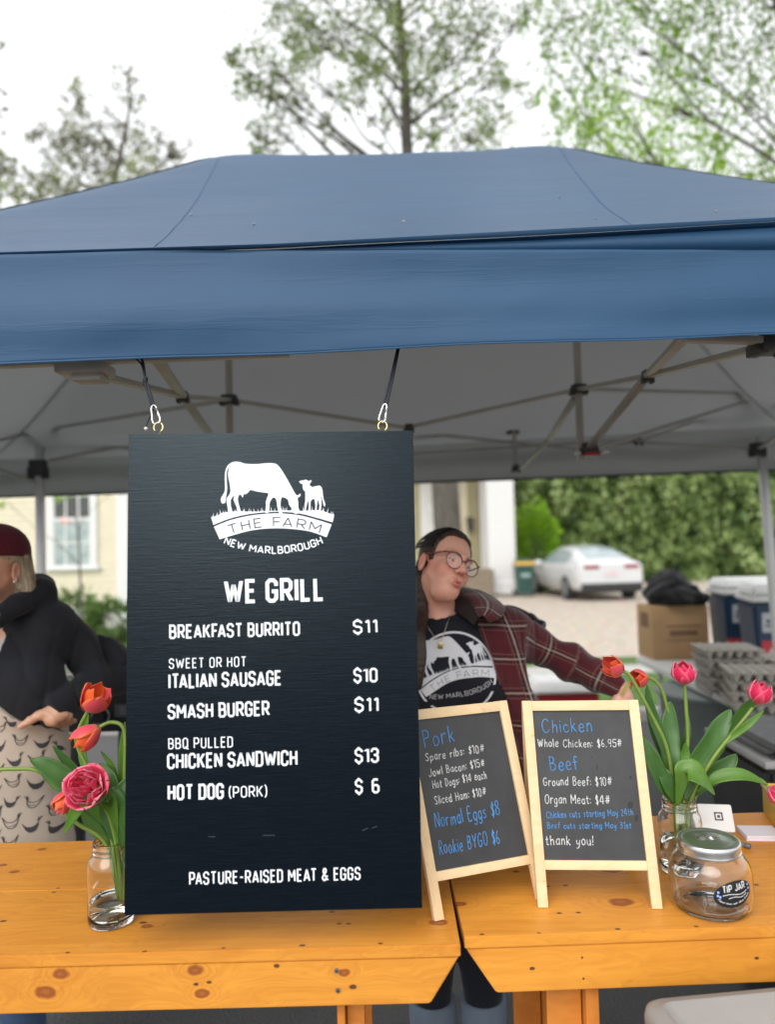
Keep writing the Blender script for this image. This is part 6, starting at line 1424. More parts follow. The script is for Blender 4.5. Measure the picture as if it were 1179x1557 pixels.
F_T2 = foliage('spring_leaves', [(0, (.12, .135, .07)), (.45, (.19, .24, .09)), (.8, (.26, .37, .08)), (1, (.34, .50, .06))], .55)
F_T1 = foliage('bronze_leaves', [(0, (.14, .125, .10)), (.55, (.22, .215, .13)), (.85, (.28, .33, .11)), (1, (.33, .45, .08))], .55)
F_T3 = foliage('birch_leaves', [(0, (.13, .155, .075)), (.45, (.21, .31, .07)), (.75, (.29, .49, .05)), (1, (.40, .64, .035))], .55)
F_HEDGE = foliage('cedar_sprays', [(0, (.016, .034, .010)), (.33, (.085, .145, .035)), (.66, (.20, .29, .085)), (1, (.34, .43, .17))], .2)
F_LIME = foliage('lime_leaves', [(0, (.08, .17, .015)), (.5, (.20, .38, .02)), (1, (.32, .55, .03))])
F_BUSH = foliage('bush_leaves', [(0, (.03, .055, .016)), (.5, (.09, .16, .04)), (1, (.22, .33, .09))])
M_BARK = mat('grey_bark', (.085, .075, .062), .9, var=.35, vs=14, bump=.8, bs=22, bd=.03, stretch=(1, 1, .25))
def sample_blobs(blobs, density, r_, depth_y, droop=0):
    """blobs: (px, py, radius px[, tone, density]) at a depth; returns points and tones"""
    P, T, cs = [], [], []
    for b in blobs:
        px, py, rad = b[:3]; tn = b[3] if len(b) > 3 else .5; dn = b[4] if len(b) > 4 else 1
        c = np.array(W(px, py, depth_y + r_.normal() * .5 * rad / 60)); R_ = rad / FPX * depth_y; n = int(density * dn * (rad / 50) ** 2)
        nsub = max(4, int(n / 16)); sub = c + np.clip(r_.normal(size=(nsub, 3)), -2, 2) * R_ * np.array([.55, .55, .5])
        k = r_.randint(0, nsub, n); q = sub[k] + r_.normal(size=(n, 3)) * R_ * np.array([.19, .19, .19 + droop * .30]); 
        P.append(q); T.append(np.clip(tn + .09 * r_.normal(size=n) + (r_.rand(nsub) * .5 - .25)[k], 0, 1)); cs.append((c, sub))
    return np.concatenate(P), np.concatenate(T), cs
def twig_tree(name, label, depth_y, trunk, blobs, density, size, fm, seed, droop=0, limb_r=.05, group=None, limbs=True, aspect=.6):
    """trunk: list of (px, py, radius m) from the ground up; limbs reach every leaf cluster"""
    r_ = np.random.RandomState(seed); T = [W(a, b, depth_y) for a, b, _ in trunk]; base = V(T[0].x, depth_y, 0)
    root = thing(name, label, 'tree', tuple(base), group); pts = catmull([base] + T, 6); rad = [t[2] for t in trunk]; n_ = len(pts)
    rr_ = [float(np.interp(i / (n_ - 1), np.linspace(0, 1, len(rad) + 1), [rad[0] * 1.15] + rad)) for i in range(n_)]
    P, tn, cs = sample_blobs(blobs, density, r_, depth_y, droop); mb = MB(); mb.tube(pts, rr_, 9)
    for c, sub in cs:
        c = Vector(c); best = min(range(n_ // 3, n_), key=lambda i: abs(pts[i].z - (c.z - .95 * math.hypot(pts[i].x - c.x, pts[i].y - c.y)))); a = pts[best]; d = (c - a).length
        mid = (a + c) / 2 + V(r_.normal() * .07 * d, r_.normal() * .07 * d, .05 * d * r_.normal()); L = catmull([a, (a + mid) / 2 + V(r_.normal() * .03 * d, 0, .03 * d), mid, (mid + c) / 2 + V(r_.normal() * .04 * d, 0, .02 * d), c], 4); r0 = min(rr_[best] * .5, .007 + (.005 if droop else .010) * d)
        if limbs and (not droop or r_.rand() < .4): mb.tube(L, [r0 * (1 - .8 * i / (len(L) - 1)) for i in range(len(L))], 6)
        for s in sub[::(3 if droop else 2)]:
            s = Vector(s); k = min(range(len(L)), key=lambda i: (L[i] - s).length); q = L[max(0, k - 3)]
            mb.tube(catmull([q, (q + s) / 2 + V(0, 0, .05 * (1 - 2 * droop)), s + V(0, 0, -.1 * droop)], 3), [r0 * .35 + .003, r0 * .25 + .002, .003, .002, .002, .002, .002][:7], 4, cap=False)
    mb.build('trunk', [M_BARK], root, smooth=True); cloud('crown', P, size, [fm], root, tn, seed, aspect, 0, droop); return root
B2 = [(440,20,60),(400,95,42),(470,120,48),(352,92,22),(378,130,30),(420,195,42),(395,218,28),(520,60,58),(540,140,38),(495,205,24),(602,60,50),(590,15,50),(660,40,50),(640,120,40),(700,80,50),(740,40,50),(760,120,38),(690,172,42),(740,195,42,.7),(655,205,28,.75),(795,25,30),(575,185,24),(620,165,30),(468,60,40),(560,95,35),(430,150,35),(800,150,30,.6,.6),(720,235,35,.6)] + [(420 + 48 * i, -60 - 25 * (i % 3), 60) for i in range(8)] + [(450 + 60 * i, -150 - 30 * (i % 2), 65) for i in range(5)] + [(590 + 30 * i, -240, 60) for i in range(3)]
twig_tree('maple_tree', 'tall grey-trunked tree with open spring leaves rising behind the middle of the tent', 12.8, [(690, 1010, .27), (684, 880, .25), (678, 760, .23), (662, 600, .18), (640, 420, .14), (620, 235, .10), (617, 130, .085), (610, 40, .06), (600, -100, .045), (600, -220, .03)], B2, 560, .078, F_T2, 11, group=None)
B1 = [(118,135,22),(112,170,26),(95,205,32),(60,215,24),(130,205,30),(150,245,36),(105,250,38,.7),(70,265,34,.7),(160,285,34,.7),(118,290,34,.8),(195,115,20),(200,150,24),(195,190,28),(215,225,32),(190,245,32,.7),(225,265,34,.7),(262,215,24),(275,240,22),(250,255,28),(205,290,34,.8),(60,300,30,.8),(255,290,30,.7),(160,215,26)] + [(100 + 30 * (i % 6), 335 + 40 * (i // 6), 42, .6) for i in range(18)]
twig_tree('young_tree', 'smaller two-topped tree with bronze green leaves beyond the left side of the tent', 17.0, [(170, 900, .20), (168, 700, .17), (165, 480, .13), (163, 330, .09), (180, 250, .06), (196, 170, .03), (196, 110, .012)], B1, 760, .088, F_T1, 21)
B0 = [(-10,70,18),(-25,110,30),(-8,140,12),(-20,200,26),(5,165,8),(-5,250,22),(15,255,20,.7),(20,290,26,.8),(30,265,18,.7),(0,300,30,.8),(35,310,18,.7),(-40,300,40),(-60,220,45),(-70,140,45),(-60,60,40)]
twig_tree('leaning_tree', 'tree at the far left edge, only its outer twigs in view', 15.0, [(-150, 900, .22), (-145, 600, .18), (-120, 350, .12), (-90, 200, .08), (-70, 60, .04)], B0, 600, .09, F_T1, 31)
B3 = [(870,60,45,.45),(905,125,48,.5),(870,205,42,.55),(935,45,48,.5),(960,170,50,.65),(1000,235,42,.85),(1012,95,55,.6),(1060,185,55,.8),(1080,60,55,.45,.8),(1120,130,55,.5,.8),(1160,60,48,.3,.7),(1165,205,48,.45,.8),(1100,235,40,.75),(940,225,40,.85),(1150,260,32,.6),(838,100,26,.4),(850,155,26,.5),(905,190,36,.7),(1040,140,40,.7),(985,40,45,.5),(1040,30,45,.5),(1010,270,30,.9),(1070,262,30,.85),(830,30,30,.35),(880,250,26,.6),(1185,130,50,.35),(1200,250,50,.5),(1210,30,60,.4)] + [(880 + 55 * i, -45 - 20 * (i % 2), 60, .45) for i in range(7)] + [(930 + 70 * i, -120, 65, .45) for i in range(5)] + [(1080 + 50 * (i % 5), 330 + 50 * (i // 5), 50, .6) for i in range(10)]
twig_tree('weeping_birch', 'large yellow-green tree with hanging twigs behind the right side of the tent', 10.5, [(1330, 960, .24), (1325, 700, .20), (1305, 420, .15), (1270, 260, .11), (1225, 120, .08), (1180, 0, .055), (1150, -110, .03)], B3, 470, .074, F_T3, 41, droop=.8, aspect=.5)
# ------------------------------------------------------------------ hedge of tall conifers and other shrubs
def conifer(h, r0, seed, n=8500):
    r_ = np.random.RandomState(seed); z = r_.rand(n) ** 1.25 * h * .62; a = r_.rand(n) * 2 * math.pi; P = []
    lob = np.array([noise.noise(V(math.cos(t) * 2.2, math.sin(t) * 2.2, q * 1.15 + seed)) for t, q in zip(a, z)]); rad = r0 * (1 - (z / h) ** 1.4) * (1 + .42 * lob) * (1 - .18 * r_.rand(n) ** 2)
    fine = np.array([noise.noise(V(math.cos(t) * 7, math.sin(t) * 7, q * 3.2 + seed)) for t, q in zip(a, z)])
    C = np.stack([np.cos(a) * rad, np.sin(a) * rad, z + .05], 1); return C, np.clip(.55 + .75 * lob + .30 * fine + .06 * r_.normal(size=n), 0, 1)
protos = []
for k in range(3):
    C, tn = conifer(9.5, 1.55 + .1 * k, 50 + k); pr = thing('cedar_tree', 'tall blurred cedar in the dense green hedge row behind the white car', 'tree', (0, 0, 0), 'cedars of the hedge')
    mb = MB(); mb.tube([V(0, 0, 0), V(.05, 0, 3), V(0, .05, 9)], [.16, .12, .02], 8); mb.build('trunk', [M_BARK], pr, smooth=True)
    mb = MB(); mb.lathe((0, 0, 0), [(.9, .1), (1.2, .5), (1.15, 3), (.85, 5.8), (.35, 8), (0, 9.4)], 20); 
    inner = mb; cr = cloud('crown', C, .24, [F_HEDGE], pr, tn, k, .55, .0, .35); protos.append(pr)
k = 0
for row, (yy, xs) in enumerate(((29.0, [5.1 + 1.95 * i for i in range(7)]), (31.2, [3.9 + 2.05 * i for i in range(8)]))):
    for i, x in enumerate(xs):
        o = protos[k] if k < 3 else copy_tree(protos[(k * 2 + row) % 3]); o.location = (x, yy + .5 * noise.noise(V(i * 1.7, row, 0)), 0); o.rotation_euler.z = (k * 2.4) % 6.28; s = 1 + .1 * noise.noise(V(i * 2.1, row + 4, 0)); o.scale = (s, s, s); k += 1
def shrub(name, label, c, r_, n, size, fm, seed, tone=.5, group=None):
    rs_ = np.random.RandomState(seed); root = thing(name, label, 'shrub', tuple(c), group); d = rs_.normal(size=(n, 3)); d /= np.linalg.norm(d, axis=1)[:, None]
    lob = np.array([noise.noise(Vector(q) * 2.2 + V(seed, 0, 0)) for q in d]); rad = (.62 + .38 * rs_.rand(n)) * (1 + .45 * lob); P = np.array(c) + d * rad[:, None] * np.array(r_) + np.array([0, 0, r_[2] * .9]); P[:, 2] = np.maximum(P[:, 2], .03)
    mb = MB()
    for i in range(7): q = Vector(P[i * 11]); mb.tube(catmull([Vector(c) + V(.02 * i, 0, 0), (Vector(c) + q) / 2 + V(0, 0, .1), q], 4), [.022, .018, .014, .011, .008, .007, .006, .005, .004], 5)
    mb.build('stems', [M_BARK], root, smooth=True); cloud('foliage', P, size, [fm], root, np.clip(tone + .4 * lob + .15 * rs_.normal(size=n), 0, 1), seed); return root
shrub('lime_bush', 'bright lime green bush beside the white porch column', W(818, 900, 24.8) * 1 + V(0, 0, 0), (.85, .7, 1.5), 3200, .16, F_LIME, 5, .55)
g = lambda px, d_: V(W(px, 900, d_).x, d_, 0)
shrub('garden_bush', 'green garden bush below the yellow house window, left of the others', g(112, 13.6), (.55, .5, .50), 1500, .09, F_BUSH, 6, .5, 'bushes in front of the yellow house')
shrub('garden_bush', 'fullest garden bush at the corner of the yellow house', g(172, 13.2), (.60, .5, .44), 1800, .09, F_BUSH, 7, .6, 'bushes in front of the yellow house')
shrub('garden_bush', 'garden bush behind the head of the woman in the maroon cap', g(40, 13.8), (.6, .5, .42), 1500, .09, F_BUSH, 8, .5, 'bushes in front of the yellow house')
twig_tree('sapling', 'thin sapling in front of the yellow house window', 12.6, [(124, 930, .02), (121, 860, .018), (118, 800, .016), (112, 750, .012), (105, 700, .008)], [(100,748,18,.8,1.5),(128,745,14,.7,1.5),(70,752,12,.7),(95,722,22,.7),(140,715,18,.6),(8,760,12,.7,1.6),(185,742,10,.5,1.5),(60,720,20,.6)], 180, .07, F_T3, 61, limbs=True)
# ------------------------------------------------------------------ yellow clapboard house
HY = 16.0; hx1 = W(193, 800, HY).x; hx0 = hx1 - 9.5
hs = thing('clapboard_house', 'pale yellow clapboard house with white window at the far left', 'house', ((hx0 + hx1) / 2, HY + 3, 0))
M_CLAP = mat('cream_yellow_paint', (.62, .565, .42), .6, var=.05, vs=3); M_TRIM = mat('white_house_trim', (.66, .66, .655), .5, var=.03); M_PANE = mat('dark_window_glass', (.030, .034, .030), .08, spec=.8, var=.3); M_ROOF = mat('grey_shingle', (.12, .12, .125), .9, bump=.5)
mb = MB(); z = .45
while z < 5.6:
    mb.add([(hx0, HY, z), (hx1 - .2, HY, z), (hx1 - .2, HY + .022, z + .135), (hx0, HY + .022, z + .135), (hx0, HY + .05, z), (hx1 - .2, HY + .05, z)], [(0, 1, 2, 3), (0, 4, 5, 1)]); z += .132
mb.box(((hx0 + hx1) / 2, HY + 3.05, 2.8), (hx1 - hx0 - .02, 5.9, 5.6)); mb.build('wall', [M_CLAP], hs)
mb = MB(); mb.box((hx1 - .09, HY - .005, 2.9), (.24, .09, 5.4), bev=.01); mb.build('corner_board', [M_TRIM], hs)
mb = MB(); mb.box(((hx0 + hx1) / 2, HY + .0, .24), (hx1 - hx0, .05, .44)); mb.build('foundation', [M_CONC], hs)
mb = MB(); yc_ = HY + 3
mb.add([(hx0 - .3, HY - .35, 5.55), (hx1 + .3, HY - .35, 5.55), (hx1 + .3, yc_, 7.3), (hx0 - .3, yc_, 7.3), (hx1 + .3, HY + 6.4, 5.55), (hx0 - .3, HY + 6.4, 5.55)], [(0, 1, 2, 3), (3, 2, 4, 5), (1, 4, 2), (0, 3, 5), (0, 5, 4, 1)]); mb.build('roof', [M_ROOF], hs)
w0, w1 = W(80, 863, HY), W(141, 735, HY); wz1 = w1.z + .25
wd = MB(); X0, X1, Z0, Z1 = w0.x, w1.x, w0.z, wz1; t = .10
for c, s in ((((X0 + X1) / 2, HY - .02, Z0 - .03), (X1 - X0 + .3, .14, .07)), (((X0 + X1) / 2, HY - .015, Z1 + .06), (X1 - X0 + .26, .09, .14)), ((X0 - .03, HY - .015, (Z0 + Z1) / 2), (.13, .08, Z1 - Z0)), ((X1 + .03, HY - .015, (Z0 + Z1) / 2), (.13, .08, Z1 - Z0))): wd.box(c, s, bev=.008)
win = wd.build('window', [M_TRIM], hs); zm = Z0 + (Z1 - Z0) * .50
mb = MB(); mb.box(((X0 + X1) / 2, HY - .012, (zm + Z1) / 2), (X1 - X0 - .06, .012, Z1 - zm - .04)); mb.build('pane', [M_PANE], win)
mb = MB(); mb.box(((X0 + X1) / 2, HY - .022, (zm + Z0) / 2), (X1 - X0 - .06, .012, zm - Z0 - .04)); mb.build('pane', [mat('curtained_glass', (.30, .36, .35), .15, spec=.8, var=.25, vs=5)], win)
mb = MB(); dx = (X1 - X0 - .06) / 3
for zz0, zz1, yo in ((Z0, zm, -.036), (zm, Z1, -.026)):
    for i in range(4): mb.box((X0 + .03 + dx * i, HY + yo, (zz0 + zz1) / 2), (.035 if i in (1, 2) else .06, .02, zz1 - zz0))
    for q in (0, .5, 1): mb.box(((X0 + X1) / 2, HY + yo - .003, zz0 + (zz1 - zz0) * q), (X1 - X0 - .06, .02, .035 if q == .5 else .075))
mb.build('sash', [M_TRIM], win)
fl = W(97, 791, HY - .012); mb = MB(); mb.ball(V(fl.x, HY - .02, fl.z), (.09, .03, .075)); mb.ball(V(fl.x + .09, HY - .02, fl.z - .02), (.07, .03, .06)); mb.build('orange_ornament', [mat('orange_red', (.75, .13, .03), .5)], win, smooth=True)
# ------------------------------------------------------------------ house with the white porch column
PY_ = 22.5; ph = thing('porch_house', 'beige house with a tall square white porch column beyond the tree trunk', 'house', (W(700, 820, PY_).x - .8, PY_ + 1.5, 0))
c0, c1 = W(744, 880, PY_), W(786, 880, PY_); cxm = (c0.x + c1.x) / 2; cw = c1.x - c0.x
mb = MB(); mb.box((cxm, PY_ + cw / 2, 2.5), (cw, cw, 4.9), bev=.03); col_ = mb.build('porch_column', [M_TRIM], ph)
mb = MB(); mb.box((cxm, PY_ + cw / 2, .24), (cw + .2, cw + .2, .36), bev=.03); mb.build('column_base', [M_TRIM], col_); mb = MB(); mb.box((cxm, PY_ + cw / 2, 4.85), (cw + .2, cw + .2, .2), bev=.03); mb.build('column_cap', [M_TRIM], col_)
M_BEIGE = mat('olive_beige_wall', (.36, .32, .19), .8, var=.12, vs=1.5); wx0 = W(600, 820, 25).x; wx1 = W(748, 820, 25).x
mb = MB(); mb.box(((wx0 + wx1) / 2, 27, 2.6), (wx1 - wx0, 4, 5.2)); wl_ = mb.build('wall', [M_BEIGE], ph)
for a_, b_, mm, y0_ in ((640, 652, M_TRIM, 24.93), (690, 699, M_TRIM, 24.94), (731, 741, M_TRIM, 24.94), (700, 712, mat('pale_cream_panel', (.62, .56, .40), .6), 24.95), (640, 662, mat('white_clapboard', (.68, .68, .64), .6), 24.96)):
    p, q = W(a_, 800, y0_), W(b_, 800, y0_); mb = MB(); mb.box(((p.x + q.x) / 2, y0_, 2.4), (q.x - p.x, .1, 4.4)); mb.build('trim_board', [mm], ph)
p = W(715, 800, 24.8); mb = MB(); mb.box(p, (.16, .16, .34), bev=.03); mb.box(p + V(0, 0, .24), (.24, .24, .08), bev=.03); mb.box(p + V(0, .08, .1), (.06, .2, .06)); mb.build('wall_lantern', [M_BLK], ph)
mb = MB(); mb.box(((wx0 + c1.x) / 2, 23.9, 5.2), (c1.x - wx0 + .4, 3.4, .7), bev=.05); mb.build('porch_roof', [M_TRIM], ph)
mb = MB(); M_STONE = mat('brown_stone', (.20, .165, .12), .9, bump=.5, bs=9)
p = W(726, 905, 22.0); mb.box((p.x, 22.3, .42), (1.0, .8, .84), bev=.06); mb.box((p.x - .9, 22.4, .25), (1.2, 1.0, .5), bev=.06); mb.build('stone_steps', [M_STONE], ph)
# ------------------------------------------------------------------ wheelie bin
bp = g(798, 22.0); bn = thing('wheelie_bin', 'dark green wheelie bin with yellow lid beside the white porch column', 'bin', tuple(bp))
M_DKG = mat('dark_green_plastic', (.02, .07, .06), .45)
def frustum(mb, c, w0, d0, w1, d1, z0, z1, bev=.02):
    bm = bmesh.new(); bmesh.ops.create_cube(bm, size=1)
    for v in bm.verts: t = v.co.z > 0; v.co = V(c[0] + v.co.x * (w1 if t else w0), c[1] + v.co.y * (d1 if t else d0), z1 if t else z0)
    if bev: bmesh.ops.bevel(bm, geom=bm.edges[:], offset=bev, segments=2, affect='EDGES')
    mb.bm(bm)
mb = MB(); frustum(mb, bp, .40, .46, .52, .60, .10, .92); mb.build('body', [M_DKG], bn, auto=40)
mb = MB(); frustum(mb, bp, .56, .64, .52, .56, .925, 1.02); mb.build('lid', [mat('bin_yellow', (.62, .38, .05), .5)], bn, auto=40)
mb = MB(); frustum(mb, bp + V(0, .02, 0), .5, .5, .44, .4, 1.02, 1.10); mb.build('lid_top', [M_DKG], bn, auto=40)
mb = MB(); mb.box(bp + V(0, -.275, .68), (.26, .01, .18)); mb.build('pale_label', [mat('grey_green_label', (.30, .42, .38), .5)], bn)
for s in (-1, 1): mb = MB(); q = bp + V(s * .24, .22, .11); mb.tube([q, q + V(s * .05, 0, 0)], .11, 16); mb.build('wheel', [M_BLK], bn, auto=40)
# ------------------------------------------------------------------ white car
cp = W(932, 900, 19.6); cp = V(cp.x, 19.6, 0); car = thing('parked_car', 'white sedan parked on the gravel in front of the hedge, seen from behind', 'car', tuple(cp))
CS = [(0, .42, .80, .90, .96, .58), (.06, .34, .87, .96, 1.03, .64), (.30, .30, .92, .97, 1.10, .63), (.70, .28, .93, .96, 1.24, .585), (1.2, .27, .935, .95, 1.385, .56), (1.8, .27, .935, .94, 1.45, .555), (2.4, .27, .93, .93, 1.44, .56), (2.9, .27, .93, .92, 1.33, .58), (3.4, .27, .93, .90, 1.08, .64), (3.7, .28, .92, .88, .97, .66), (4.3, .30, .88, .78, .86, .62), (4.62, .36, .78, .68, .74, .55), (4.7, .42, .70, .62, .66, .5)]
cys = [c[0] for c in CS]
def sec(y): return [float(np.interp(y, cys, [c[i] for c in CS])) for i in range(1, 6)]
crot = Matrix.Rotation(R(6), 3, 'Z')
def cpt(y, t, side, off=0):
    z0, w_, zb, zr, wr2 = sec(y); pts = [(w_ * .90, z0), (w_ * .985, z0 + .12), (w_, (z0 + zb) / 2 + .04), (w_ * .96, zb), (wr2 + .05, zb + (zr - zb) * .82), (wr2 * .86, zr - .012), (0, zr + .012)]
    ks = [0, .25, .6, 1, 1.8, 2.05, 3]; x = float(np.interp(t, ks, [p[0] for p in pts])) + off; z = float(np.interp(t, ks, [p[1] for p in pts])) + off * .4
    return cp + crot @ V(side * x, y, z)
CY = sorted(set([i * 4.7 / 60 for i in range(61)])); TT = [0, .25, .6, .85, 1, 1.4, 1.8, 2.05, 2.5, 3]
mb = MB(); ring = [(t, 1) for t in TT] + [(t, -1) for t in TT[::-1][1:]]; n_ = len(ring); vs = [cpt(y, t, s) for y in CY for t, s in ring]; fs = [(i * n_ + k, (i + 1) * n_ + k, (i + 1) * n_ + k + 1, i * n_ + k + 1) for i in range(len(CY) - 1) for k in range(n_ - 1)] + [tuple(range(n_))[::-1], tuple((len(CY) - 1) * n_ + k for k in range(n_))]
fs += [(i * n_, i * n_ + n_ - 1, (i + 1) * n_ + n_ - 1, (i + 1) * n_) for i in range(len(CY) - 1)]
mb.add(vs, fs); mb.build('body', [mat('white_car_paint', (.60, .61, .62), .25, coat=.6, var=.02)], car, auto=50)
M_CG = mat('car_glass', (.30, .37, .38), .06, spec=.9, var=.2)
mb = MB(); mb.grid(lambda u, v: cpt(.36 + .88 * v, 2.06 + .94 * (1 - abs(2 * u - 1)) - .0, 1 if u > .5 else -1, .006) + V(0, 0, .006), 12, 8); mb.build('rear_window', [M_CG], car, smooth=True)
for s in (-1, 1): mb = MB(); mb.grid(lambda u, v: cpt(.98 + 2.2 * u, 1.08 + .70 * v * (1 if 0 < u < 1 else .5), s, .006), 14, 5); mb.build('side_window', [M_CG], car, smooth=True)
M_TAIL = mat('red_lamp_glass', (.26, .02, .02), .25)
for s in (-1, 1):
    mb = MB(); mb.grid(lambda u, v: cp + crot @ V(s * (.34 + .53 * u), -.018 + .14 * max(0, u - .72) / .28 * 1.2, .855 + .095 * v), 8, 2); mb.build('tail_lamp', [M_TAIL], car, smooth=True)
mb = MB(); mb.box(cp + crot @ V(0, .02, .36), (1.62, .12, .24), crot, bev=.04); mb.build('rear_bumper', [M_BLK], car, auto=40)
mb = MB(); mb.box(cp + crot @ V(0, -.012, .72), (.36, .016, .15), crot); mb.build('number_plate', [mat('pale_plate', (.6, .5, .52), .5)], car)
for s in (-1, 1):
    for y in (.95, 3.72):
        q = cp + crot @ V(s * .80, y, .335); ax = crot @ V(s, 0, 0); mb = MB(); mb.tube([q - ax * .06, q + ax * .135, q + ax * .145], [.335, .335, .30], 28); wh_ = mb.build('wheel', [M_BLK], car, auto=40)
        mb = MB(); mb.tube([q + ax * .14, q + ax * .152], .22, 20); mb.build('rim', [mat('alloy', (.42, .42, .43), .35, .7)], wh_, auto=40)
mb = MB(); q = cp + crot @ V(-1.0, 3.1, .98); mb.box(q, (.2, .12, .13), crot, bev=.03); q = cp + crot @ V(1.0, 3.1, .98); mb.box(q, (.2, .12, .13), crot, bev=.03); mb.build('wing_mirror', [mat('white_mirror', (.7, .7, .7), .3)], car)
# ------------------------------------------------------------------ folding table with boxes, coolers and egg trays at the back right
FT = thing('folding_table', 'long pale folding table behind the stall carrying coolers and egg trays', 'table', (2.7, 4.6, 0)); M_FT = mat('pale_grey_plastic', (.50, .50, .48), .5, var=.04); tx0 = 1.775
mb = MB(); mb.box((2.75, 4.42, .725), (1.95, 2.24, .045), bev=.012); mb.build('table_top', [M_FT], FT, auto=40)
for x in (1.9, 3.6):
    for y in (3.45, 5.4): mb = MB(); mb.tube([V(x, y, .70), V(x, y, 0)], .016, 10); mb.build('leg', [M_POST], FT, auto=40)
TZ2 = .7475
b0, b1 = Wz(995, 1004, TZ2), Wz(972, 995, TZ2); dv = (b1 - b0); dv = V(dv.x, dv.y, 0); l_ = min(.42, max(.3, dv.length)); dv.normalize(); du = V(dv.y, -dv.x, 0); du = du if du.x > 0 else -du
M_CARD = mat('brown_cardboard', (.36, .22, .105), .8, var=.1, bump=.2, bs=30); bw = .40; bh = .375; bc = b0 + dv * l_ / 2 + du * bw / 2; Mx = Matrix((du, dv, V(0, 0, 1))).transposed()
cb_ = thing('cardboard_box', 'brown cardboard box under a black jacket on the folding table', 'box', tuple(bc))
mb = MB(); mb.box(bc + V(0, 0, bh / 2 + .001), (bw, l_, bh), Mx, bev=.004); bx = mb.build('carton', [M_CARD], cb_, auto=40)
mb = MB(); M_PR = mat('brown_carton_print', (.16, .085, .04), .8)
mb.box(bc - dv * (l_ / 2 + .001) + du * .02 + V(0, 0, bh * .62), (bw * .62, .0015, bh * .03), Mx); mb.box(bc - dv * (l_ / 2 + .001) + du * .02 + V(0, 0, bh * .36), (bw * .62, .0015, bh * .02), Mx); mb.box(bc - dv * (l_ / 2 + .001) + du * .02 + V(0, 0, bh * .49), (bw * .5, .0015, bh * .1), Mx)
mb.box(bc - du * (bw / 2 + .001) + V(0, 0, bh * .72), (.0015, l_ * .5, bh * .28), Mx); mb.build('carton_print', [M_PR], bx)
mb = MB(); mb.box(bc + V(0, 0, bh + .002), (bw * 1.0, .05, .002), Mx); mb.build('packing_tape', [mat('tan_tape', (.42, .30, .16), .3)], bx)
jc = bc + V(.02, -.02, bh)
jf = lambda X, Y, Z: smax(smin(smin(ell((X, Y, Z), tuple(jc + V(-.01, 0, .06)), (.20, .18, .11)), ell((X, Y, Z), tuple(jc + V(-.04, 0, .15)), (.12, .11, .10)), .05), ell((X, Y, Z), tuple(jc + V(.10, -.08, .03)), (.09, .09, .08)), .05) - ripple((X, Y, Z), 33, 22, .016), (jc.z + .002 - Z) * np.where(np.maximum(abs(X - jc.x), abs(Y - jc.y)) < .2, 1, -1) * 1.0 - np.where(np.maximum(abs(X - jc.x), abs(Y - jc.y)) < .2, 0, 9), .004)
v, q = nets(jf, jc - V(.36, .34, .16), jc + V(.38, .34, .28), .010); jo = thing('black_jacket', 'crumpled black jacket heaped on top of the cardboard box', 'jacket', tuple(jc)); np_mesh('cloth', [(v, q)], [cloth('black_nylon', (.006, .006, .007), .2, .4, .7)], jo)
M_COOL = mat('navy_cooler', (.012, .035, .075), .4); M_COOLR = mat('red_label', (.42, .025, .03), .5)
def cooler(label, c, w_, d_, h_, ang, stick):
    root = thing('picnic_cooler', label, 'cooler', tuple(c), 'navy coolers on the folding table'); Mr = Matrix.Rotation(R(ang), 3, 'Z'); T4 = Matrix.Translation(c) @ Mr.to_4x4()
    def fr(w0, d0, w1, d1, z0, z1, m, nm, bev=.02):
        mb = MB(); t = MB(); frustum(t, (0, 0), w0, d0, w1, d1, z0, z1, bev); mb.add([T4 @ Vector(v) for v in t.v], t.f); return mb.build(nm, [m], root, auto=40)
    b_ = fr(w_ * .9, d_ * .9, w_, d_, .001, h_ * .80, M_COOL, 'body'); l2 = fr(w_ * 1.04, d_ * 1.05, w_ * 1.04, d_ * 1.05, h_ * .81, h_ * .87, M_WHT2, 'lid_band', .01); fr(w_ * 1.02, d_ * 1.03, w_ * .95, d_ * .93, h_ * .875, h_ * 1.0, M_WHT2, 'lid', .02)
    mb = MB(); q = T4 @ V(.02, -d_ * .55, h_ * .9); mb.box(q, (.07, .03, .06), Mr, bev=.01); mb.build('latch', [M_WHT2], root)
    mb = MB(); mb.box(T4 @ V(-w_ * .28, -d_ * .485, h_ * .58), (w_ * .24, .012, h_ * .22), Mr, bev=.004); pl_ = mb.build('name_plate', [mat('grey_plate', (.38, .40, .42), .5)], root)
    mb = MB(); mb.box(T4 @ V(-w_ * .28, -d_ * .485 - .007, h_ * .60), (w_ * .15, .002, h_ * .03), Mr); mb.box(T4 @ V(-w_ * .28, -d_ * .485 - .007, h_ * .55), (w_ * .18, .002, h_ * .02), Mr); mb.build('plate_mark', [M_COOL], pl_)
    for (x, z, sx, sz) in stick:
        mb = MB(); mb.box(T4 @ V(w_ * x, -d_ * (.468 if z < .3 else .487), h_ * z), (w_ * sx, .010, h_ * sz), Mr); s_ = mb.build('red_sticker', [M_COOLR], root)
        mb = MB(); 
        for k in range(3): mb.box(T4 @ V(w_ * (x + sx * (-.28 + .28 * k)), -d_ * (.468 if z < .3 else .487) - .006, h_ * (z + sz * (.12 - .1 * (k % 2)))), (w_ * sx * .16, .002, h_ * sz * .3), Mr)
        mb.build('pale_blotch', [mat('pale_pink_print', (.55, .40, .38), .6)], s_)
M_WHT2 = mat('cooler_white', (.62, .62, .60), .4, var=.04)
c1 = Wz(1090, 982, TZ2); cooler('navy cooler with white lid directly behind the cardboard box', V(c1.x, 5.35, TZ2), .50, .36, .56, -4, [(.33, .46, .16, .30), (-.38, .16, .2, .24)])
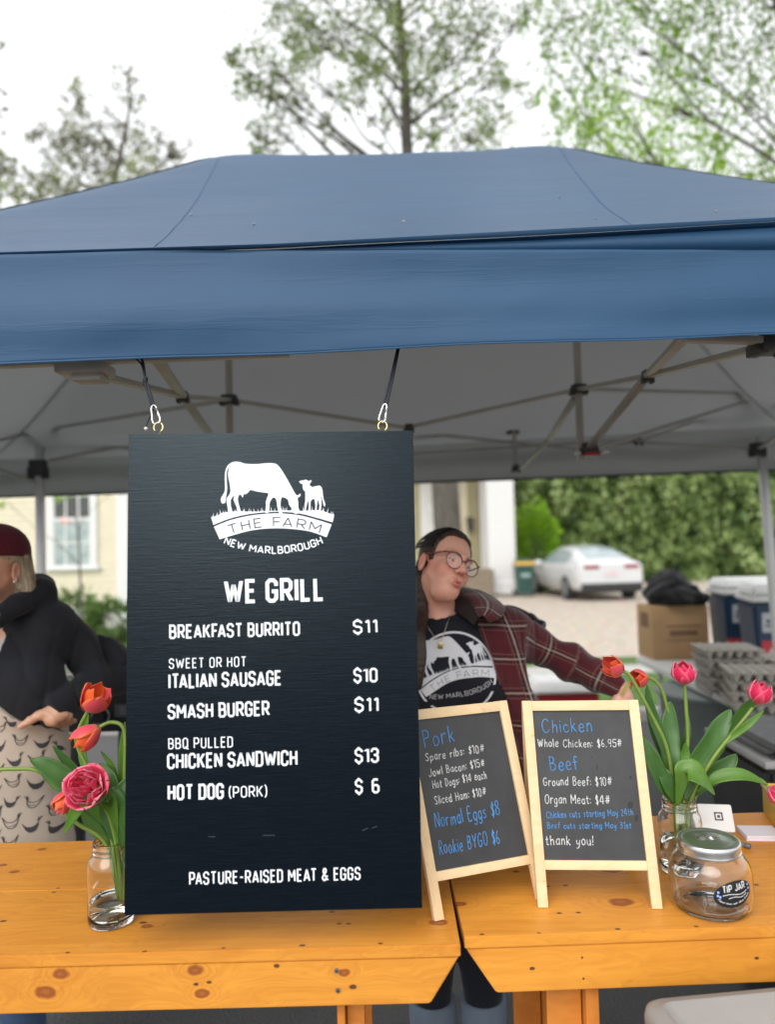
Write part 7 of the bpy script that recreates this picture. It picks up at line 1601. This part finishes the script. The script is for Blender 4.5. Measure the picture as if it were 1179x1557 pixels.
c2 = Wz(1180, 1000, TZ2); cooler('navy cooler with white lid at the right edge, nearest the egg trays', V(W(1204, 900, 4.75).x, 4.80, TZ2), .52, .36, .55, -10, [(-.10, .2, .62, .36)])
# pulp egg trays
m = NT('grey_paper_pulp'); n1 = m.noise(m.obj(), 60, 5, .7); m.p(Base_Color=m.ramp(n1, [(.3, (.40, .37, .33)), (.7, (.55, .51, .46))]), Roughness=.95); m.bump(n1, .5, .003); M_PULP = m.m
def tray_mesh():
    mb = MB(); N = 60
    def fn(u, v):
        x, y = (u - .5) * .30, (v - .5) * .30; a, b = math.cos(u * 12 * math.pi), math.cos(v * 10 * math.pi); bu = max(0, math.sin(u * 6 * math.pi) ** 2) ** .7 * max(0, math.sin(v * 5 * math.pi) ** 2) ** .7; z = .056 - .050 * bu
        e = max(abs(u - .5), abs(v - .5)); z = z if e < .485 else .058 if e < .496 else .050
        return V(x, y, z)
    mb.grid(fn, N, N); return mb
tm = tray_mesh(); first = None
STK = (((1106, 4.12), 5, -8, 'back left'), ((1152, 3.72), 4, -16, 'front'), ((1196, 4.08), 4, 4, 'right'))
for si, ((px, d_), n, ang, wd_) in enumerate(STK):
    p = W(px, 1000, d_)
    for k in range(n):
        if first is None:
            o = tm.build('egg_tray', [M_PULP], None, smooth=True); sdm = o.modifiers.new('pulp', 'SOLIDIFY'); sdm.thickness = .003; first = o
        else: o = first.copy(); COL.objects.link(o)
        o.location = (p.x, d_, TZ2 + .004 + .050 * k + (.0 if k % 2 else .004)); o.rotation_euler.z = R(ang + 3 * math.sin(k * 2.3 + si))
        lev = 'topmost' if k == n - 1 else ['lowest', 'second lowest', 'middle', 'second highest'][min(k, 3)] if n == 5 else ['lowest', 'second lowest', 'second highest'][min(k, 2)]
        tag(o, f'{lev} grey pulp egg tray of the {["stack beside the cardboard box", "front stack nearest the table edge", "stack in front of the right cooler"][si]}', 'egg tray', 'egg trays stacked on the folding table')
# grey round tub, black chest, red cooler
tb = V(1.965, 4.58, .685); TR = .36; tub = thing('plastic_tub', 'tall grey round plastic tub under the edge of the folding table', 'tub', (tb.x, tb.y, 0)); M_TUB = mat('grey_green_plastic', (.16, .19, .18), .5, var=.06)
mb = MB(); z1 = tb.z; mb.lathe((tb.x, tb.y, 0), [(.29, .0), (.30, .01), (.335, z1 - .06), (.345, z1 - .05), (.352, z1 - .012), (.358, z1), (.340, z1 + .002), (.325, z1 - .06), (.28, .04), (0, .04)], 56); mb.build('tub_wall', [M_TUB], tub, auto=50)
mb = MB(); mb.lathe((tb.x, tb.y, 0), [(.359, z1 - .022), (.370, z1 - .016), (.370, z1 + .001), (.359, z1 + .004)], 56); mb.build('rim', [M_TUB], tub, auto=50)
ck = thing('black_chest', 'black plastic chest with a pale band behind the card reader', 'chest', (1.55, 2.66, 0)); M_DK = mat('charcoal_plastic', (.022, .023, .024), .4)
zc_ = W(1130, 1166, 2.46).z
mb = MB(); frustum(mb, (1.62, 2.70), .80, .42, .84, .46, .02, zc_ - .012); mb.build('body', [M_DK], ck, auto=40)
mb = MB(); mb.box((1.62, 2.70, zc_), (.852, .472, .024), bev=.006); mb.build('pale_band', [mat('pale_band_plastic', (.34, .34, .33), .5)], ck, auto=40)
mb = MB(); frustum(mb, (1.63, 2.70), .85, .47, .80, .42, zc_ + .012, zc_ + .055); mb.build('lid', [M_DK], ck, auto=40)
rc = g(852, 6.3); rcd = thing('red_cooler', 'red picnic cooler with grey lid on the grass under the plaid sleeve', 'cooler', tuple(rc))
mb = MB(); frustum(mb, rc, .42, .34, .50, .38, .015, .375); mb.build('body', [mat('red_plastic_shell', (.26, .015, .02), .4)], rcd, auto=40)
mb = MB(); frustum(mb, rc, .58, .44, .52, .38, .38, .47); mb.build('lid', [M_WHT2], rcd, auto=40)
mb = MB(); mb.box(rc + V(0, -.19, .22), (.10, .012, .12), bev=.004); mb.build('badge', [M_RED], rcd)
# black griddle behind the hooded woman's elbow
gx0, gx1 = W(101, 1060, 2.78).x, -.25; gy = 2.78; gz1 = W(140, 1032, gy).z; gd = thing('griddle', 'black outdoor griddle with knobs and pale top behind the left tulips', 'griddle', ((gx0 + gx1) / 2, gy + .3, 0)); gw = gx1 - gx0; gcx = (gx0 + gx1) / 2
mb = MB(); mb.box((gcx, gy + .28, gz1 - .10), (gw, .56, .19), bev=.012); gb_ = mb.build('body', [M_BLK], gd, auto=40)
mb = MB(); mb.box((gcx, gy + .28, gz1 + .012), (gw + .02, .58, .022), bev=.006); mb.build('steel_top', [mat('worn_steel', (.42, .42, .41), .3, .7)], gd, auto=40)
for px in (150, 215, 280):
    k_ = W(px, 1090, gy - .02); mb = MB(); mb.tube([V(k_.x, gy + .002, k_.z), V(k_.x, gy - .03, k_.z)], [.026, .022], 20); kn = mb.build('knob', [M_BLK], gb_, auto=40); mb = MB(); mb.tube([V(k_.x + .031 * math.cos(a), gy - .003, k_.z + .031 * math.sin(a)) for a in [2 * math.pi * i / 24 for i in range(24)]], .003, 6, closed=True); mb.build('knob_ring', [M_POST], kn, smooth=True)
p = W(186, 1080, gy - .004); mb = MB(); mb.box((p.x, gy - .003, p.z), (.055, .006, .045)); lp = mb.build('maker_plate', [mat('dull_plate', (.10, .10, .105), .5)], gb_)
mb = MB()
for k in range(3): mb.box((p.x + .006, gy - .0075, p.z + .012 - .011 * k), (.026 + .006 * (k % 2), .002, .003))
mb.build('plate_mark', [mat('pale_mark', (.3, .3, .3), .6)], lp)
for x in (gx0 + .025, gx1 - .03):
    for y in (gy + .03, gy + .53): mb = MB(); mb.box((x, y, (gz1 - .20) / 2), (.045, .045, gz1 - .20), bev=.005); mb.build('leg', [M_BLK], gd, auto=40)
mb = MB(); mb.box((gcx, gy + .28, .22), (gw - .05, .5, .03), bev=.005); mb.build('shelf', [M_BLK], gd, auto=40)
# dark bag slung behind the plaid shoulder
bc_ = W(812, 952, 2.40); bf = lambda X, Y, Z: smin(ell((X, Y, Z), tuple(bc_), (.045, .045, .038)), ell((X, Y, Z), tuple(bc_ + V(-.07, .02, -.03)), (.09, .05, .05)), .04) - ripple((X, Y, Z), 44, 26, .008)
v, q = nets(bf, bc_ - V(.2, .14, .28), bc_ + V(.12, .12, .1), .006); bg_ = thing('shoulder_bag', 'small shiny black bag slung behind the plaid shoulder', 'bag', tuple(bc_)); np_mesh('pouch', [(v, q)], [mat('shiny_black_vinyl', (.012, .012, .013), .22, bump=.3)], bg_)
mb = MB(); mb.tube(catmull([bc_ + V(-.02, .0, .04), bc_ + V(-.08, .02, .06), bc_ + V(-.16, .03, .03), bc_ + V(-.2, .04, -.05)], 6), .007, 8); mb.build('strap', [M_CORD], bg_, smooth=True)
